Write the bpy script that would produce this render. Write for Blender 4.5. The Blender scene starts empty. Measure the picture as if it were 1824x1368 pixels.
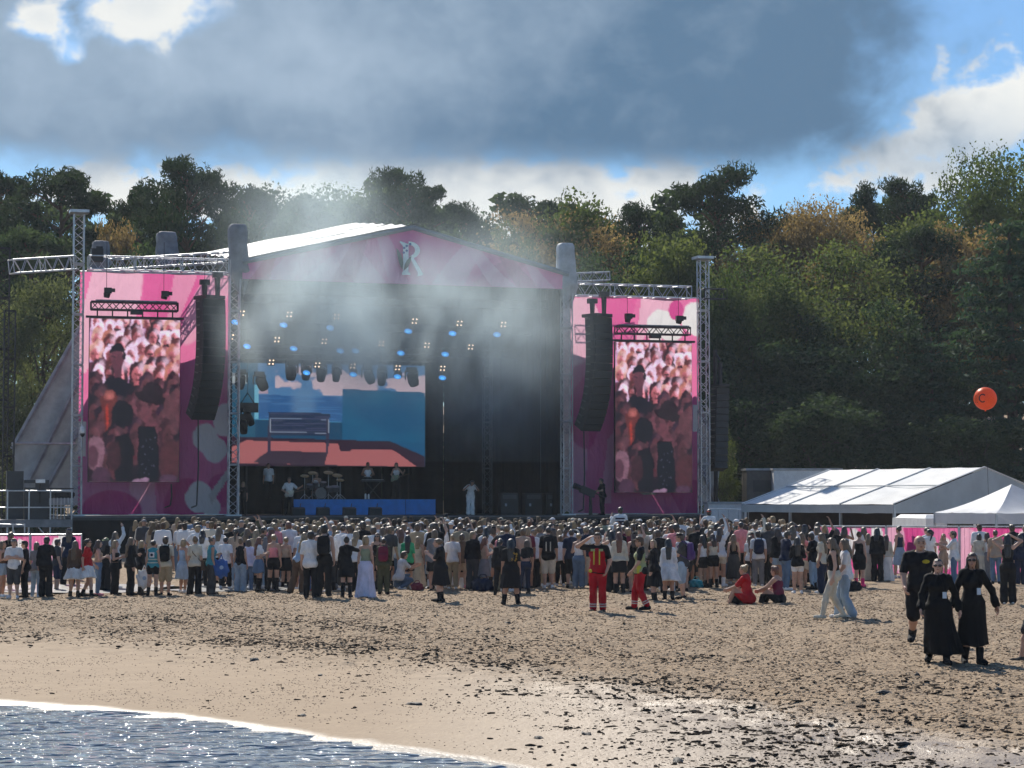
import bpy, math, random
import numpy as np
from mathutils import Vector, Matrix

random.seed(11); RNG = np.random.default_rng(7)
SC = bpy.context.scene
COL = SC.collection
R = math.radians

# ------------------------------------------------------------------ camera
FPX = 3900.0                       # focal length in photograph pixels (1824 wide)
PITCH = math.atan(206.0 / FPX)
EYE = Vector((0.0, 0.0, 2.5))
cd = bpy.data.cameras.new('camera'); cam = bpy.data.objects.new('camera', cd); COL.objects.link(cam)
cam.location = EYE; cam.rotation_euler = (math.pi / 2 + PITCH, 0, 0)
cd.sensor_width = 36.0; cd.lens = FPX / 1824.0 * 36.0
cd.clip_start = 0.5; cd.clip_end = 6000
SC.camera = cam
SC.render.resolution_x, SC.render.resolution_y = 1024, 768

# ------------------------------------------------------------------ light
SUN_EL, SUN_AZ = R(41), R(-19)      # azimuth from +Y, negative towards -X
sun_dir = Vector((math.cos(SUN_EL) * math.sin(SUN_AZ), math.cos(SUN_EL) * math.cos(SUN_AZ), math.sin(SUN_EL)))
sl = bpy.data.lights.new('sun', 'SUN'); so = bpy.data.objects.new('sun', sl); COL.objects.link(so)
sl.energy = 5.0; sl.angle = R(0.5); sl.color = (1.0, 0.93, 0.82)
so.rotation_euler = (-sun_dir).to_track_quat('-Z', 'Y').to_euler()
so.location = (0, 0, 80)
SC.view_settings.view_transform = 'Standard'; SC.view_settings.look = 'None'
SC.view_settings.exposure = 0.18; SC.view_settings.gamma = 1.0
SC.view_settings.use_curve_mapping = False
cy = SC.cycles
cy.use_denoising = True
cy.use_adaptive_sampling = True; cy.adaptive_threshold = .03
cy.max_bounces = 6; cy.diffuse_bounces = 2; cy.glossy_bounces = 2; cy.transmission_bounces = 4
cy.transparent_max_bounces = 8; cy.volume_bounces = 1
cy.volume_step_rate = 3.0; cy.volume_max_steps = 64
cy.sample_clamp_indirect = 4.0

# ------------------------------------------------------------------ node helper
class E:
    """wraps a socket so that node maths can be written as an expression"""
    def __init__(s, nt, sock): s.nt, s.k = nt, sock
    def _m(s, op, *a, clamp=False):
        n = s.nt.nodes.new('ShaderNodeMath'); n.operation = op; n.use_clamp = clamp
        for i, x in enumerate((s,) + a):
            if isinstance(x, E): s.nt.links.new(x.k, n.inputs[i])
            else: n.inputs[i].default_value = x
        return E(s.nt, n.outputs[0])
    def __add__(s, o): return s._m('ADD', o)
    def __radd__(s, o): return s._m('ADD', o)
    def __sub__(s, o): return s._m('SUBTRACT', o)
    def __rsub__(s, o): return (s * -1.0) + o
    def __mul__(s, o): return s._m('MULTIPLY', o)
    def __rmul__(s, o): return s._m('MULTIPLY', o)
    def __truediv__(s, o): return s._m('DIVIDE', o)
    def pow(s, o): return s._m('POWER', o)
    def exp(s): return s._m('EXPONENT')
    def abs(s): return s._m('ABSOLUTE')
    def min(s, o): return s._m('MINIMUM', o)
    def max(s, o): return s._m('MAXIMUM', o)
    def clamp(s): return s._m('ADD', 0.0, clamp=True)
    def smooth(s, a, b):
        n = s.nt.nodes.new('ShaderNodeMapRange'); n.interpolation_type = 'SMOOTHSTEP'
        s.nt.links.new(s.k, n.inputs[0]); n.inputs[1].default_value = a; n.inputs[2].default_value = b
        return E(s.nt, n.outputs[0])

def nd(nt, t, **kw):
    n = nt.nodes.new(t)
    for k, v in kw.items():
        if k.startswith('i_'):
            n.inputs[k[2:].replace('_', ' ')].default_value = v
        else: setattr(n, k, v)
    return n

def noise(nt, vec, scale=5, detail=4, rough=.5, dist=0, out='Fac'):
    n = nd(nt, 'ShaderNodeTexNoise'); n.inputs['Scale'].default_value = scale
    n.inputs['Detail'].default_value = detail; n.inputs['Roughness'].default_value = rough; n.inputs['Distortion'].default_value = dist
    if vec is not None: nt.links.new(vec.k if isinstance(vec, E) else vec, n.inputs['Vector'])
    return E(nt, n.outputs[out])

def comb(nt, x, y, z=0.0):
    n = nd(nt, 'ShaderNodeCombineXYZ')
    for i, v in enumerate((x, y, z)):
        if isinstance(v, E): nt.links.new(v.k, n.inputs[i])
        else: n.inputs[i].default_value = v
    return E(nt, n.outputs[0])

def sep(nt, v):
    n = nd(nt, 'ShaderNodeSeparateXYZ'); nt.links.new(v.k if isinstance(v, E) else v, n.inputs[0])
    return [E(nt, n.outputs[i]) for i in range(3)]

def mixc(nt, f, a, b, mode='MIX'):
    n = nd(nt, 'ShaderNodeMix', data_type='RGBA', blend_type=mode)
    for i, v in ((0, f), (6, a), (7, b)):
        if isinstance(v, E): nt.links.new(v.k, n.inputs[i])
        elif isinstance(v, bpy.types.NodeSocket): nt.links.new(v, n.inputs[i])
        elif i == 0: n.inputs[0].default_value = v
        else: n.inputs[i].default_value = (*v[:3], 1)
    return E(nt, n.outputs[2])

# ------------------------------------------------------------------ sky
def make_world():
    w = bpy.data.worlds.new('World'); SC.world = w; w.use_nodes = True; w.cycles.sampling_method = 'MANUAL'; w.cycles.sample_map_resolution = 256
    nt = w.node_tree; nt.nodes.clear()
    out = nd(nt, 'ShaderNodeOutputWorld'); bg = nd(nt, 'ShaderNodeBackground')
    sky = nd(nt, 'ShaderNodeTexSky', sky_type='NISHITA', sun_disc=False)
    sky.sun_elevation = SUN_EL; sky.sun_rotation = SUN_AZ; sky.altitude = 10; sky.air_density = 1.0; sky.dust_density = 0.4; sky.ozone_density = 2.0
    tc = nd(nt, 'ShaderNodeTexCoord')
    x, y, z = sep(nt, tc.outputs['Generated'])
    u = x._m('ARCTAN2', y) * 3.9               # thousand photograph pixels of azimuth
    v = z._m('ARCSINE') * 3.9                   # and of elevation
    wn = noise(nt, comb(nt, u, v * 1.35, .37), 2.6, 4, .6) - .5
    bil = noise(nt, comb(nt, u, v * 1.2, 2.), 8.5, 4, .6, .2) - .5
    sn = noise(nt, comb(nt, u * .8, v * 1.5, 9.), 1.2, 1, .5) - .5
    fn = bil
    def G(uc, vc, su, sv):
        a = (u - uc) * (1 / su); b = (v - vc) * (1 / sv)
        return ((a * a + b * b) * -1.0).exp()
    # white cumulus: billows with lit rims
    bias = G(.00, .560, .42, .065) * .62 + G(.84, .675, .20, .080) * .58 + G(.68, .60, .18, .07) * .46 + G(.30, .50, .8, .06) * .24 + G(-.68, .880, .19, .070) * .66 + G(-.84, .83, .05, .03) * .42 + G(-.785, .775, .035, .035) * .34 + G(-.66, .545, .34, .06) * .50 + G(.76, .78, .025, .05) * .34
    dens = wn * 1.35 + bil * 1.25 + bias - .27 + v.smooth(.95, 1.6) * .10
    white = dens.smooth(0.0, 0.26)
    shade = (1.05 - dens.smooth(.10, .75) * .45 + bil * 1.0 + wn * .4 - G(.86, .595, .20, .045) * .75 - G(.62, .53, .2, .04) * .25).clamp()
    wc = mixc(nt, shade, (.34, .44, .56), (.80, .81, .79))
    base = mixc(nt, 1.0, sky.outputs[0], (.056, .078, .098), 'MULTIPLY')
    c1 = mixc(nt, white, base, wc)
    # large grey cloud overhead
    m = (v - .588 + wn * .16 + bil * .09).smooth(-.06, .05) * (u * -1 + .735 + wn * .42 + bil * .24).smooth(-.10, .14) * (v * -1 + 2.1 + sn * 1.2).smooth(-.2, .3) * (u + 3.2 + sn * 1.5).smooth(-.3, .3)
    hole = G(-.67, .885, .18, .085) * 1.25 + G(-.84, .825, .05, .03) * .95 + G(-.785, .775, .03, .03) * .8 + (wn * 1.6 + bil * 1.6) * G(-.70, .85, .26, .13)
    m = m * (1.0 - hole.smooth(.40, .95) * .95)
    lite = (sn * .9 + wn * 1.25 + bil * .75 + .25 + (u * -.30) + G(-.42, .80, .35, .14) * .55 + G(-.9, .8, .2, .2) * .2 + G(.0, .92, .3, .1) * .15 - G(.2, .68, .5, .08) * .14).clamp()
    gc = mixc(nt, lite, (.098, .180, .290), (.35, .45, .57))
    c2 = mixc(nt, m, c1, gc)
    # ground half
    c3 = mixc(nt, z.smooth(-.02, .0), (.20, .17, .13), c2)
    nt.links.new(c3.k, bg.inputs[0]); bg.inputs[1].default_value = 1.0
    nt.links.new(bg.outputs[0], out.inputs[0])
make_world()

# ------------------------------------------------------------------ pixel rays (for taking real positions)
def ray(px, py):
    a, b = (px - 912) / FPX, (684 - py) / FPX
    s, c = math.sin(PITCH), math.cos(PITCH)
    return Vector((a, c - b * s, s + b * c))
def at(px, py, Y):
    d = ray(px, py); return EYE + d * (Y / d.y)
def gnd(px, py, z=0.0):
    d = ray(px, py); return EYE + d * ((z - EYE.z) / d.z)
YAW = R(15.6)
SO = Vector((-20.07, 101.4, 0))
UX = Vector((math.cos(YAW), math.sin(YAW), 0)); VX = Vector((-math.sin(YAW), math.cos(YAW), 0))
def S(u, v, z=0.0): return SO + UX * u + VX * v + Vector((0, 0, z))
def uz(px, py, v=0.0):
    """stage coordinates (u, z) of a pixel on the plane at depth v behind the stage front"""
    d = ray(px, py); o = EYE - (SO + VX * v)
    t = -o.dot(VX) / d.dot(VX); q = EYE + d * t - SO
    return q.dot(UX), q.z

# ------------------------------------------------------------------ materials
MATS = {}
def new_mat(name):
    m = bpy.data.materials.new(name); m.use_nodes = True
    nt = m.node_tree
    return m, nt, nt.nodes['Principled BSDF'], nt.nodes['Material Output']

def pm(name, col, rough=.6, metal=0., var=.18, scale=3., bump=0., bscale=20., spec=.5, stretch=None, emit=None, estr=0., coord='Object', trans=0., sheen=0.):
    if name in MATS: return MATS[name]
    m, nt, b, out = new_mat(name); MATS[name] = m
    tc = nd(nt, 'ShaderNodeTexCoord'); vec = tc.outputs[coord]
    if stretch:
        mp = nd(nt, 'ShaderNodeMapping'); mp.inputs['Scale'].default_value = stretch; nt.links.new(vec, mp.inputs[0]); vec = mp.outputs[0]
    n = noise(nt, vec, scale, 5, .6)
    lo = tuple(c * (1 - var) for c in col); hi = tuple(min(1, c * (1 + var)) for c in col)
    c = mixc(nt, n.smooth(.3, .7), lo, hi)
    nt.links.new(c.k, b.inputs['Base Color'])
    b.inputs['Roughness'].default_value = rough; b.inputs['Metallic'].default_value = metal
    b.inputs['Specular IOR Level'].default_value = spec
    if sheen: b.inputs['Sheen Weight'].default_value = sheen
    if bump:
        bn = nd(nt, 'ShaderNodeBump'); bn.inputs['Strength'].default_value = bump; bn.inputs['Distance'].default_value = .02
        nt.links.new(noise(nt, vec, bscale, 3, .5).k, bn.inputs['Height']); nt.links.new(bn.outputs[0], b.inputs['Normal'])
    if emit:
        b.inputs['Emission Color'].default_value = (*emit, 1); b.inputs['Emission Strength'].default_value = estr
    if trans:
        t = nd(nt, 'ShaderNodeBsdfTranslucent'); nt.links.new(c.k, t.inputs[0])
        ms = nd(nt, 'ShaderNodeMixShader'); ms.inputs[0].default_value = trans
        nt.links.new(b.outputs[0], ms.inputs[1]); nt.links.new(t.outputs[0], ms.inputs[2]); nt.links.new(ms.outputs[0], out.inputs[0])
    return m

def cloth(col, kind='cloth'):
    """garment cloth of a colour, soft folds as fine relief"""
    key = 'garment_%s_%02x%02x%02x' % (kind, *[int(min(1, c) * 255) for c in col])
    return pm(key, col, rough=.85, var=.16, scale=7, bump=.9, bscale=14, spec=.25, stretch=(1, 1, .55), sheen=.0)

# ------------------------------------------------------------------ mesh helpers
class MB:
    def __init__(s): s.v, s.f = [], []
    def add(s, vs, fs):
        b = len(s.v); s.v += [tuple(x) for x in vs]; s.f += [tuple(i + b for i in f) for f in fs]; return s
    def box(s, c, d, rot=None, taper=1.0):
        hx, hy, hz = d[0] / 2, d[1] / 2, d[2] / 2
        vs = [Vector((sx * hx * (taper if sz > 0 else 1), sy * hy * (taper if sz > 0 else 1), sz * hz)) for sz in (-1, 1) for sy in (-1, 1) for sx in (-1, 1)]
        if rot is not None: vs = [rot @ q for q in vs]
        c = Vector(c); vs = [q + c for q in vs]
        return s.add(vs, [(0, 2, 3, 1), (4, 5, 7, 6), (0, 1, 5, 4), (2, 6, 7, 3), (0, 4, 6, 2), (1, 3, 7, 5)])
    def rod(s, a, b, r, n=5, r2=None):
        a, b = Vector(a), Vector(b); d = b - a
        if d.length < 1e-6: return s
        q = d.to_track_quat('Z', 'Y'); r2 = r if r2 is None else r2
        vs = []
        for k in range(n):
            t = 2 * math.pi * k / n; vs.append(a + q @ Vector((math.cos(t) * r, math.sin(t) * r, 0)))
        for k in range(n):
            t = 2 * math.pi * k / n; vs.append(b + q @ Vector((math.cos(t) * r2, math.sin(t) * r2, 0)))
        fs = [(k, (k + 1) % n, n + (k + 1) % n, n + k) for k in range(n)] + [tuple(range(n - 1, -1, -1)), tuple(range(n, 2 * n))]
        return s.add(vs, fs)
    def path(s, pts, r, n=5):
        for a, b in zip(pts, pts[1:]): s.rod(a, b, r, n)
        return s
    def lathe(s, prof, n=16, c=(0, 0, 0), rot=None):
        c = Vector(c); vs = []
        for (r, z) in prof:
            for k in range(n):
                t = 2 * math.pi * k / n; q = Vector((r * math.cos(t), r * math.sin(t), z))
                if rot is not None: q = rot @ q
                vs.append(q + c)
        m = len(prof); fs = [(i * n + k, i * n + (k + 1) % n, (i + 1) * n + (k + 1) % n, (i + 1) * n + k) for i in range(m - 1) for k in range(n)]
        fs += [tuple(range(n - 1, -1, -1)), tuple(range((m - 1) * n, m * n))]
        return s.add(vs, fs)
    def prism(s, poly, y0, y1):
        """polygon in x,z extruded along y"""
        n = len(poly); vs = [(x, y0, z) for x, z in poly] + [(x, y1, z) for x, z in poly]
        return s.add(vs, [tuple(range(n)), tuple(range(2 * n - 1, n - 1, -1))] + [(k, n + k, n + (k + 1) % n, (k + 1) % n) for k in range(n)])
    def mesh(s, name, smooth=False):
        me = bpy.data.meshes.new(name); me.from_pydata(s.v, [], s.f); me.update()
        if smooth: me.polygons.foreach_set('use_smooth', [True] * len(me.polygons))
        return me
    def build(s, name, mat, parent=None, smooth=False, loc=None, rotz=None):
        return obj(name, s.mesh(name, smooth), mat, parent, loc, rotz)

def obj(name, me, mat=None, parent=None, loc=None, rotz=None, link_obj=False):
    o = bpy.data.objects.new(name, me); COL.objects.link(o)
    if parent is not None: o.parent = parent
    if loc is not None: o.location = loc
    if rotz is not None: o.rotation_euler = (0, 0, rotz)
    if mat is not None:
        if not me.materials: me.materials.append(None if link_obj else mat)
        if link_obj:
            o.material_slots[0].link = 'OBJECT'; o.material_slots[0].material = mat
    return o

def tag(o, label=None, cat=None, group=None, kind=None):
    if label: o['label'] = label
    if cat: o['category'] = cat
    if group: o['group'] = group
    if kind: o['kind'] = kind
    return o

def thing(name, label, cat, loc=(0, 0, 0), rotz=0, group=None):
    o = bpy.data.objects.new(name, None); COL.objects.link(o)
    o.location = loc; o.rotation_euler = (0, 0, rotz); o.empty_display_size = .2
    return tag(o, label, cat, group)

def np_mesh(name, V, Fq, smooth=True):
    V = np.asarray(V, np.float32); Fq = np.asarray(Fq, np.int32)
    me = bpy.data.meshes.new(name); k = Fq.shape[1]
    me.vertices.add(len(V)); me.vertices.foreach_set('co', V.ravel())
    me.loops.add(Fq.size); me.loops.foreach_set('vertex_index', Fq.ravel())
    me.polygons.add(len(Fq)); me.polygons.foreach_set('loop_start', np.arange(0, Fq.size, k, dtype=np.int32))
    try: me.polygons.foreach_set('loop_total', np.full(len(Fq), k, np.int32))
    except Exception: pass
    if smooth: me.polygons.foreach_set('use_smooth', np.ones(len(Fq), bool))
    me.update(calc_edges=True); me.validate()
    return me

def point_colors(me, C, name='paint'):
    a = me.color_attributes.new(name, 'FLOAT_COLOR', 'POINT')
    A = np.ones((len(me.vertices), 4), np.float32); A[:, :3] = C
    a.data.foreach_set('color', A.ravel())

def vnoise(x, y, seed=0):
    """smooth value noise on numpy arrays"""
    xi = np.floor(x).astype(np.int64); yi = np.floor(y).astype(np.int64); xf, yf = x - xi, y - yi
    def h(a, b):
        n = (a * 374761393 + b * 668265263 + seed * 974711) & 0x7fffffff
        n = ((n ^ (n >> 13)) * 1274126177) & 0x7fffffff
        return ((n ^ (n >> 16)) & 0xffff) / 65535.0
    sx, sy = xf * xf * (3 - 2 * xf), yf * yf * (3 - 2 * yf)
    a = h(xi, yi) * (1 - sx) + h(xi + 1, yi) * sx; b = h(xi, yi + 1) * (1 - sx) + h(xi + 1, yi + 1) * sx
    return a * (1 - sy) + b * sy
def fbm(x, y, o=4, seed=0):
    t, a, s = 0, .5, 0
    for k in range(o): t = t + a * vnoise(x * 2 ** k, y * 2 ** k, seed + k * 17); s += a; a *= .5
    return t / s

# ------------------------------------------------------------------ beach, water, terrain
_sx = np.array([-60., -25., -12., -6.4, -4.0, -2.95, -1.5, -.17, 1.5, 4., 30.])
_sy = np.array([52., 37., 31.9, 28.4, 26.5, 25.3, 23.6, 21.7, 18.7, 13.5, -40.])
def shore(x, y): return (y - np.interp(x, _sx, _sy)) * .68
WATER_Z = -.10
def ground_z(x, y, fine=True):
    s = shore(x, y) + .5 * (fbm(x * .5, y * .5, 3, 5) - .5)
    z = np.where(s > 0, -.085 * np.exp(-np.maximum(s, 0) / 1.6), -.085 + .11 * np.minimum(s, 0))
    z = np.maximum(z, -1.5)
    if fine:
        dry = np.clip((s - 3.5 + 2 * (fbm(x * .2, y * .2, 3, 40) - .5)) / 3.0, 0, 1)      # trampled dry sand
        f = fbm(x * 3.1, y * 2.6, 3, 3) - .5
        g = fbm(x * .45, y * .45, 3, 9) - .5
        r = (1 - np.abs(2 * vnoise(x * 2.3, y * 2.0, 31) - 1))
        z = z + dry * (f * .11 + g * .07 - (r ** 4) * .05) + (1 - dry) * np.clip(s, 0, 1) * (f * .016 + g * .02)
    hill = np.clip((y - 122) / 60, 0, 1); z = z + hill * hill * (3 - 2 * hill) * 9.5 + np.clip((y - 185) / 200, 0, 1) * 10
    return z
def tensor(xs, ys):
    X, Y = np.meshgrid(xs, ys); nx, ny = len(xs), len(ys)
    i = (np.arange(ny - 1)[:, None] * nx + np.arange(nx - 1)[None, :]).ravel()
    return X.ravel(), Y.ravel(), np.stack([i, i + 1, i + nx + 1, i + nx], 1)
def span(*segs):
    o = []
    for a, b, st in segs: o.append(np.arange(a, b, st))
    return np.concatenate(o + [np.array([segs[-1][1]])])
gx = span((-900, -120, 60), (-120, -24, 6), (-24, -13, .5), (-13, 14, .085), (14, 24, .4), (24, 120, 6), (120, 900, 60))
gy = span((-80, 10, 6), (10, 62, .10), (62, 84, .5), (84, 200, 4), (200, 1500, 100))
X, Y, Fq = tensor(gx, gy)
me = np_mesh('beach', np.stack([X, Y, ground_z(X, Y)], 1), Fq)
_a = me.attributes.new('tide', 'FLOAT', 'POINT'); _a.data.foreach_set('value', (shore(X, Y) + .5 * (fbm(X * .5, Y * .5, 3, 5) - .5)).astype(np.float32))

def sand_material():
    m, nt, b, out = new_mat('beach_sand')
    tc = nd(nt, 'ShaderNodeTexCoord'); P = tc.outputs['Object']
    x, y, z = sep(nt, P)
    big = noise(nt, P, .35, 2, .55); mid = noise(nt, P, 2.2, 2, .6); fine = noise(nt, P, 14, 3, .65); grit = noise(nt, P, 60, 1, .7)
    # distance from the waterline, roughly along y + 1.1 x
    at_ = nd(nt, 'ShaderNodeAttribute', attribute_name='tide'); d = E(nt, at_.outputs['Fac']) + (mid - .5) * .25
    wet = 1.0 - d.smooth(-.12, .14)
    flat = 1.0 - (d + (mid - .5) * 2.0 + (big - .5) * 2.0).smooth(5.5, 9.5)                    # smooth damp flat below the trampled sand
    damp = flat * x.smooth(-2.6, 3.5)
    c = mixc(nt, (fine * 1.1 + mid * .7 - .40).clamp(), (.215, .145, .092), (.51, .385, .255))
    c = mixc(nt, big.smooth(.45, .7) * .3, c, (.30, .215, .14))
    c = mixc(nt, grit.smooth(.58, .75) * .5, c, (.14, .105, .08))
    c = mixc(nt, flat * .5, c, (.385, .295, .205))
    c = mixc(nt, wet * .65 + damp * .25, c, (.20, .165, .125))
    nt.links.new(c.k, b.inputs['Base Color'])
    ro = (wet * -.47 + damp * -.46 + .88 + (fine - .5) * .12)._m('MAXIMUM', .30)
    nt.links.new(ro.k, b.inputs['Roughness'])
    sp = (wet * .55 + damp * .5 + .28); nt.links.new(sp.k, b.inputs['Specular IOR Level'])
    bn = nd(nt, 'ShaderNodeBump'); bn.inputs['Distance'].default_value = .07
    st = (1.0 - flat * .72 - wet * .1).max(.08); nt.links.new(st.k, bn.inputs['Strength'])
    h = fine * 1.3; nt.links.new(h.k, bn.inputs['Height']); nt.links.new(bn.outputs[0], b.inputs['Normal'])
    return m
tag(obj('beach', me, sand_material()), 'trampled beige sand beach sloping to the water', None, None, 'structure')

wx = span((-300, -14, 8), (-14, 8, .14), (8, 60, 5)); wy = span((-200, 12, 8), (12, 31, .10), (31, 80, 4))
X, Y, Fq = tensor(wx, wy)
wz = WATER_Z + .050 * (fbm(X * .9 + .3 * Y, Y * 2.0, 3, 77) - .5) + .030 * (fbm(X * 2.6, Y * 4.6, 2, 78) - .5)
me = np_mesh('water', np.stack([X, Y, wz], 1), Fq)
def water_material():
    m, nt, b, out = new_mat('lake_water')
    tc = nd(nt, 'ShaderNodeTexCoord'); mp = nd(nt, 'ShaderNodeMapping'); mp.inputs['Scale'].default_value = (.75, 1.15, 1); nt.links.new(tc.outputs['Object'], mp.inputs[0])
    b.inputs['Base Color'].default_value = (.33, .38, .42, 1); b.inputs['Roughness'].default_value = .085; b.inputs['IOR'].default_value = 1.33
    h = noise(nt, mp.outputs[0], 2.2, 1, .5) * 2.4 + noise(nt, mp.outputs[0], 6.0, 1, .5, .3) * 1.3
    bn = nd(nt, 'ShaderNodeBump'); bn.inputs['Strength'].default_value = 1.0; bn.inputs['Distance'].default_value = WAVE
    nt.links.new(h.k, bn.inputs['Height']); nt.links.new(bn.outputs[0], b.inputs['Normal'])
    return m
WAVE = .20
tag(obj('water', me, water_material()), 'rippled blue grey lake water glittering in the sun', None, None, 'structure')

# shallow pools on the beach behind the crowd's thin end
def pool(px0, px1, py0, py1, seed, nm):
    a, b_ = gnd(px0, (py0 + py1) / 2), gnd(px1, (py0 + py1) / 2); y0, y1 = gnd(0, py1).y, gnd(0, py0).y
    n = 48; mb = MB(); vs = [(0, 0, 0)]
    for k in range(n):
        t = 2 * math.pi * k / n; rr = 1 + .35 * (float(vnoise(np.array(math.cos(t) * 2.2 + 9), np.array(math.sin(t) * 2.2 + 9), seed)) - .5)
        vs.append(((b_.x - a.x) / 2 * math.cos(t) * rr, (y1 - y0) / 2 * math.sin(t) * rr, 0))
    mb.add(vs, [(0, 1 + k, 1 + (k + 1) % n) for k in range(n)])
    c = Vector(((a.x + b_.x) / 2, (y0 + y1) / 2, .018))
    return tag(mb.build('water', pm('pool_water', (.10, .11, .12), rough=.30, var=.05, bump=.5, bscale=3, spec=1.0), loc=c), nm, None, None, 'structure')
pool(-60, 330, 1040, 1058, 1, 'thin sheet of bright water behind the group by the pink fence')
pool(300, 560, 1040, 1055, 2, 'thin sheet of bright water beside the dense crowd')
# ------------------------------------------------------------------ seaweed, pebbles, rocks on the sand
def lumps(n, pos, size, flat, seed):
    """n irregular low lumps joined: eight-sided pebble or weed scraps"""
    rg = np.random.default_rng(seed); k = 6
    t = np.linspace(0, 2 * np.pi, k, endpoint=False)
    ring = np.stack([np.cos(t), np.sin(t), 0 * t], 1)
    base = np.concatenate([ring * [1, 1, 1] + [0, 0, -.12], ring * [.72, .72, 0] + [0, 0, .55], [[0, 0, .8]]])
    V = np.repeat(base[None], n, 0) * (1 + .95 * (rg.random((n, 13, 1)) - .5))
    V[:, :, 0] *= size[:, None] * (1 + 2.2 * rg.random((n, 1)) ** 1.6); V[:, :, 1] *= size[:, None]; V[:, :, 2] *= size[:, None] * flat[:, None]
    a = rg.random(n) * np.pi * 2; c, s = np.cos(a)[:, None], np.sin(a)[:, None]
    x, y = V[:, :, 0] * c - V[:, :, 1] * s, V[:, :, 0] * s + V[:, :, 1] * c
    V = np.stack([x + pos[:, None, 0], y + pos[:, None, 1], V[:, :, 2] + pos[:, None, 2]], 2).reshape(-1, 3)
    f = [(i, (i + 1) % k, k + (i + 1) % k) for i in range(k)] + [(i, k + (i + 1) % k, k + i) for i in range(k)] + [(k + i, k + (i + 1) % k, 12) for i in range(k)]
    f = np.array(f); Fa = (f[None] + (np.arange(n) * 13)[:, None, None]).reshape(-1, 3)
    return V, Fa

def scatter(n, dens, x0, x1, y0, y1, seed):
    rg = np.random.default_rng(seed); o = np.zeros((0, 2))
    while len(o) < n:
        p = np.stack([rg.uniform(x0, x1, n * 3), rg.uniform(y0, y1, n * 3)], 1)
        o = np.concatenate([o, p[rg.random(len(p)) < dens(p[:, 0], p[:, 1])]])
    return o[:n]
def d_weed(x, y):
    s = shore(x, y); cl = fbm(x * .9, y * .7, 3, 21); st = fbm(x * .5, y * 1.6, 3, 22)
    low = np.clip((x + 1.2) / 4.0, 0.03, 1) * np.exp(-((s - 4.2) / 3.8) ** 2) * np.clip((cl * st - .17) * 5, 0.08, 1)
    return low * (s > .25)
def d_band(x, y):
    s = shore(x, y); cl = fbm(x * .8, y * .5, 3, 25)
    b = np.exp(-((s - 8.3 - .10 * x + 2.5 * (fbm(x * .16, y * .02, 2, 26) - .5)) / 1.2) ** 2) + .55 * np.exp(-((s - 11.5 + 4 * (fbm(x * .2, y * .1, 2, 28) - .5)) / 1.5) ** 2)
    return b * np.clip((cl - .42) * 6, .03, 1)
P1 = scatter(6500, d_weed, -7, 8, 14, 34, 1)
P2 = scatter(6500, d_band, -13, 13, 22, 48, 2)
P3 = scatter(3400, lambda x, y: np.clip((fbm(x * .7, y * .7, 3, 23) - .40) * 4, .03, 1) * (shore(x, y) > .4) * .6, -13, 13, 15, 58, 3)
rg = np.random.default_rng(5)
sz1 = .006 + .024 * rg.random(len(P1)) ** 3.4; sz2 = .009 + .024 * rg.random(len(P2)) ** 2.6; sz3 = .007 + .020 * rg.random(len(P3)) ** 2.6
PP = np.concatenate([P1, P2, P3]); sz = np.concatenate([sz1, sz2, sz3])
pos = np.stack([PP[:, 0], PP[:, 1], ground_z(PP[:, 0], PP[:, 1])], 1)
V, Fa = lumps(len(PP), pos, sz, .5 + .6 * rg.random(len(PP)), 8)
tag(obj('beach_debris', np_mesh('beach_debris', V, Fa, False), pm('dark_seaweed', (.030, .023, .018), rough=.95, var=.5, scale=2.5, spec=.08)),
    'dark scraps of seaweed and small pebbles strewn over the damp sand', None, None, 'stuff')
# clods of trampled sand, too many and too small to tell apart
def clods(name, label, P, smin, smax, mat, seed):
    me = bpy.data.meshes.new(name); me.from_pydata([tuple(q) for q in P], [], []); o = tag(obj(name, me), label, None, None, 'stuff')
    g = bpy.data.node_groups.new(name + '_scatter', 'GeometryNodeTree'); g.interface.new_socket('Geometry', in_out='INPUT', socket_type='NodeSocketGeometry'); g.interface.new_socket('Geometry', in_out='OUTPUT', socket_type='NodeSocketGeometry')
    N, L = g.nodes, g.links; i, t = N.new('NodeGroupInput'), N.new('NodeGroupOutput'); ico = N.new('GeometryNodeMeshIcoSphere'); ico.inputs['Subdivisions'].default_value = 1
    sm = N.new('GeometryNodeSetMaterial'); sm.inputs['Material'].default_value = mat; L.new(ico.outputs['Mesh'], sm.inputs['Geometry'])
    ip = N.new('GeometryNodeInstanceOnPoints'); L.new(i.outputs[0], ip.inputs['Points']); L.new(sm.outputs[0], ip.inputs['Instance'])
    for nm, a, b, k in (('Rotation', (-.3, -.3, 0), (.3, .3, 6.28), 1), ('Scale', smin, smax, 2)):
        r = N.new('FunctionNodeRandomValue'); r.data_type = 'FLOAT_VECTOR'; r.inputs[0].default_value = a; r.inputs[1].default_value = b; r.inputs['Seed'].default_value = seed + k; L.new(r.outputs[0], ip.inputs[nm])
    L.new(ip.outputs[0], t.inputs[0]); md = o.modifiers.new('scatter', 'NODES'); md.node_group = g
def clod_mat(name, a, b, rough=.9, spec=.15):
    m, nt, bs, out = new_mat(name); oi = nd(nt, 'ShaderNodeObjectInfo'); f = E(nt, oi.outputs['Random']); nt.links.new(mixc(nt, f, a, b).k, bs.inputs['Base Color']); bs.inputs['Roughness'].default_value = rough; bs.inputs['Specular IOR Level'].default_value = spec; return m
def d_dry(x, y): return np.clip((shore(x, y) - 5.5 + 4 * (fbm(x * .2, y * .2, 3, 40) - .5)) / 4, 0, 1) * (.35 + .65 * np.clip((fbm(x * .9, y * .5, 3, 61) - .35) * 4, 0, 1))
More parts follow.
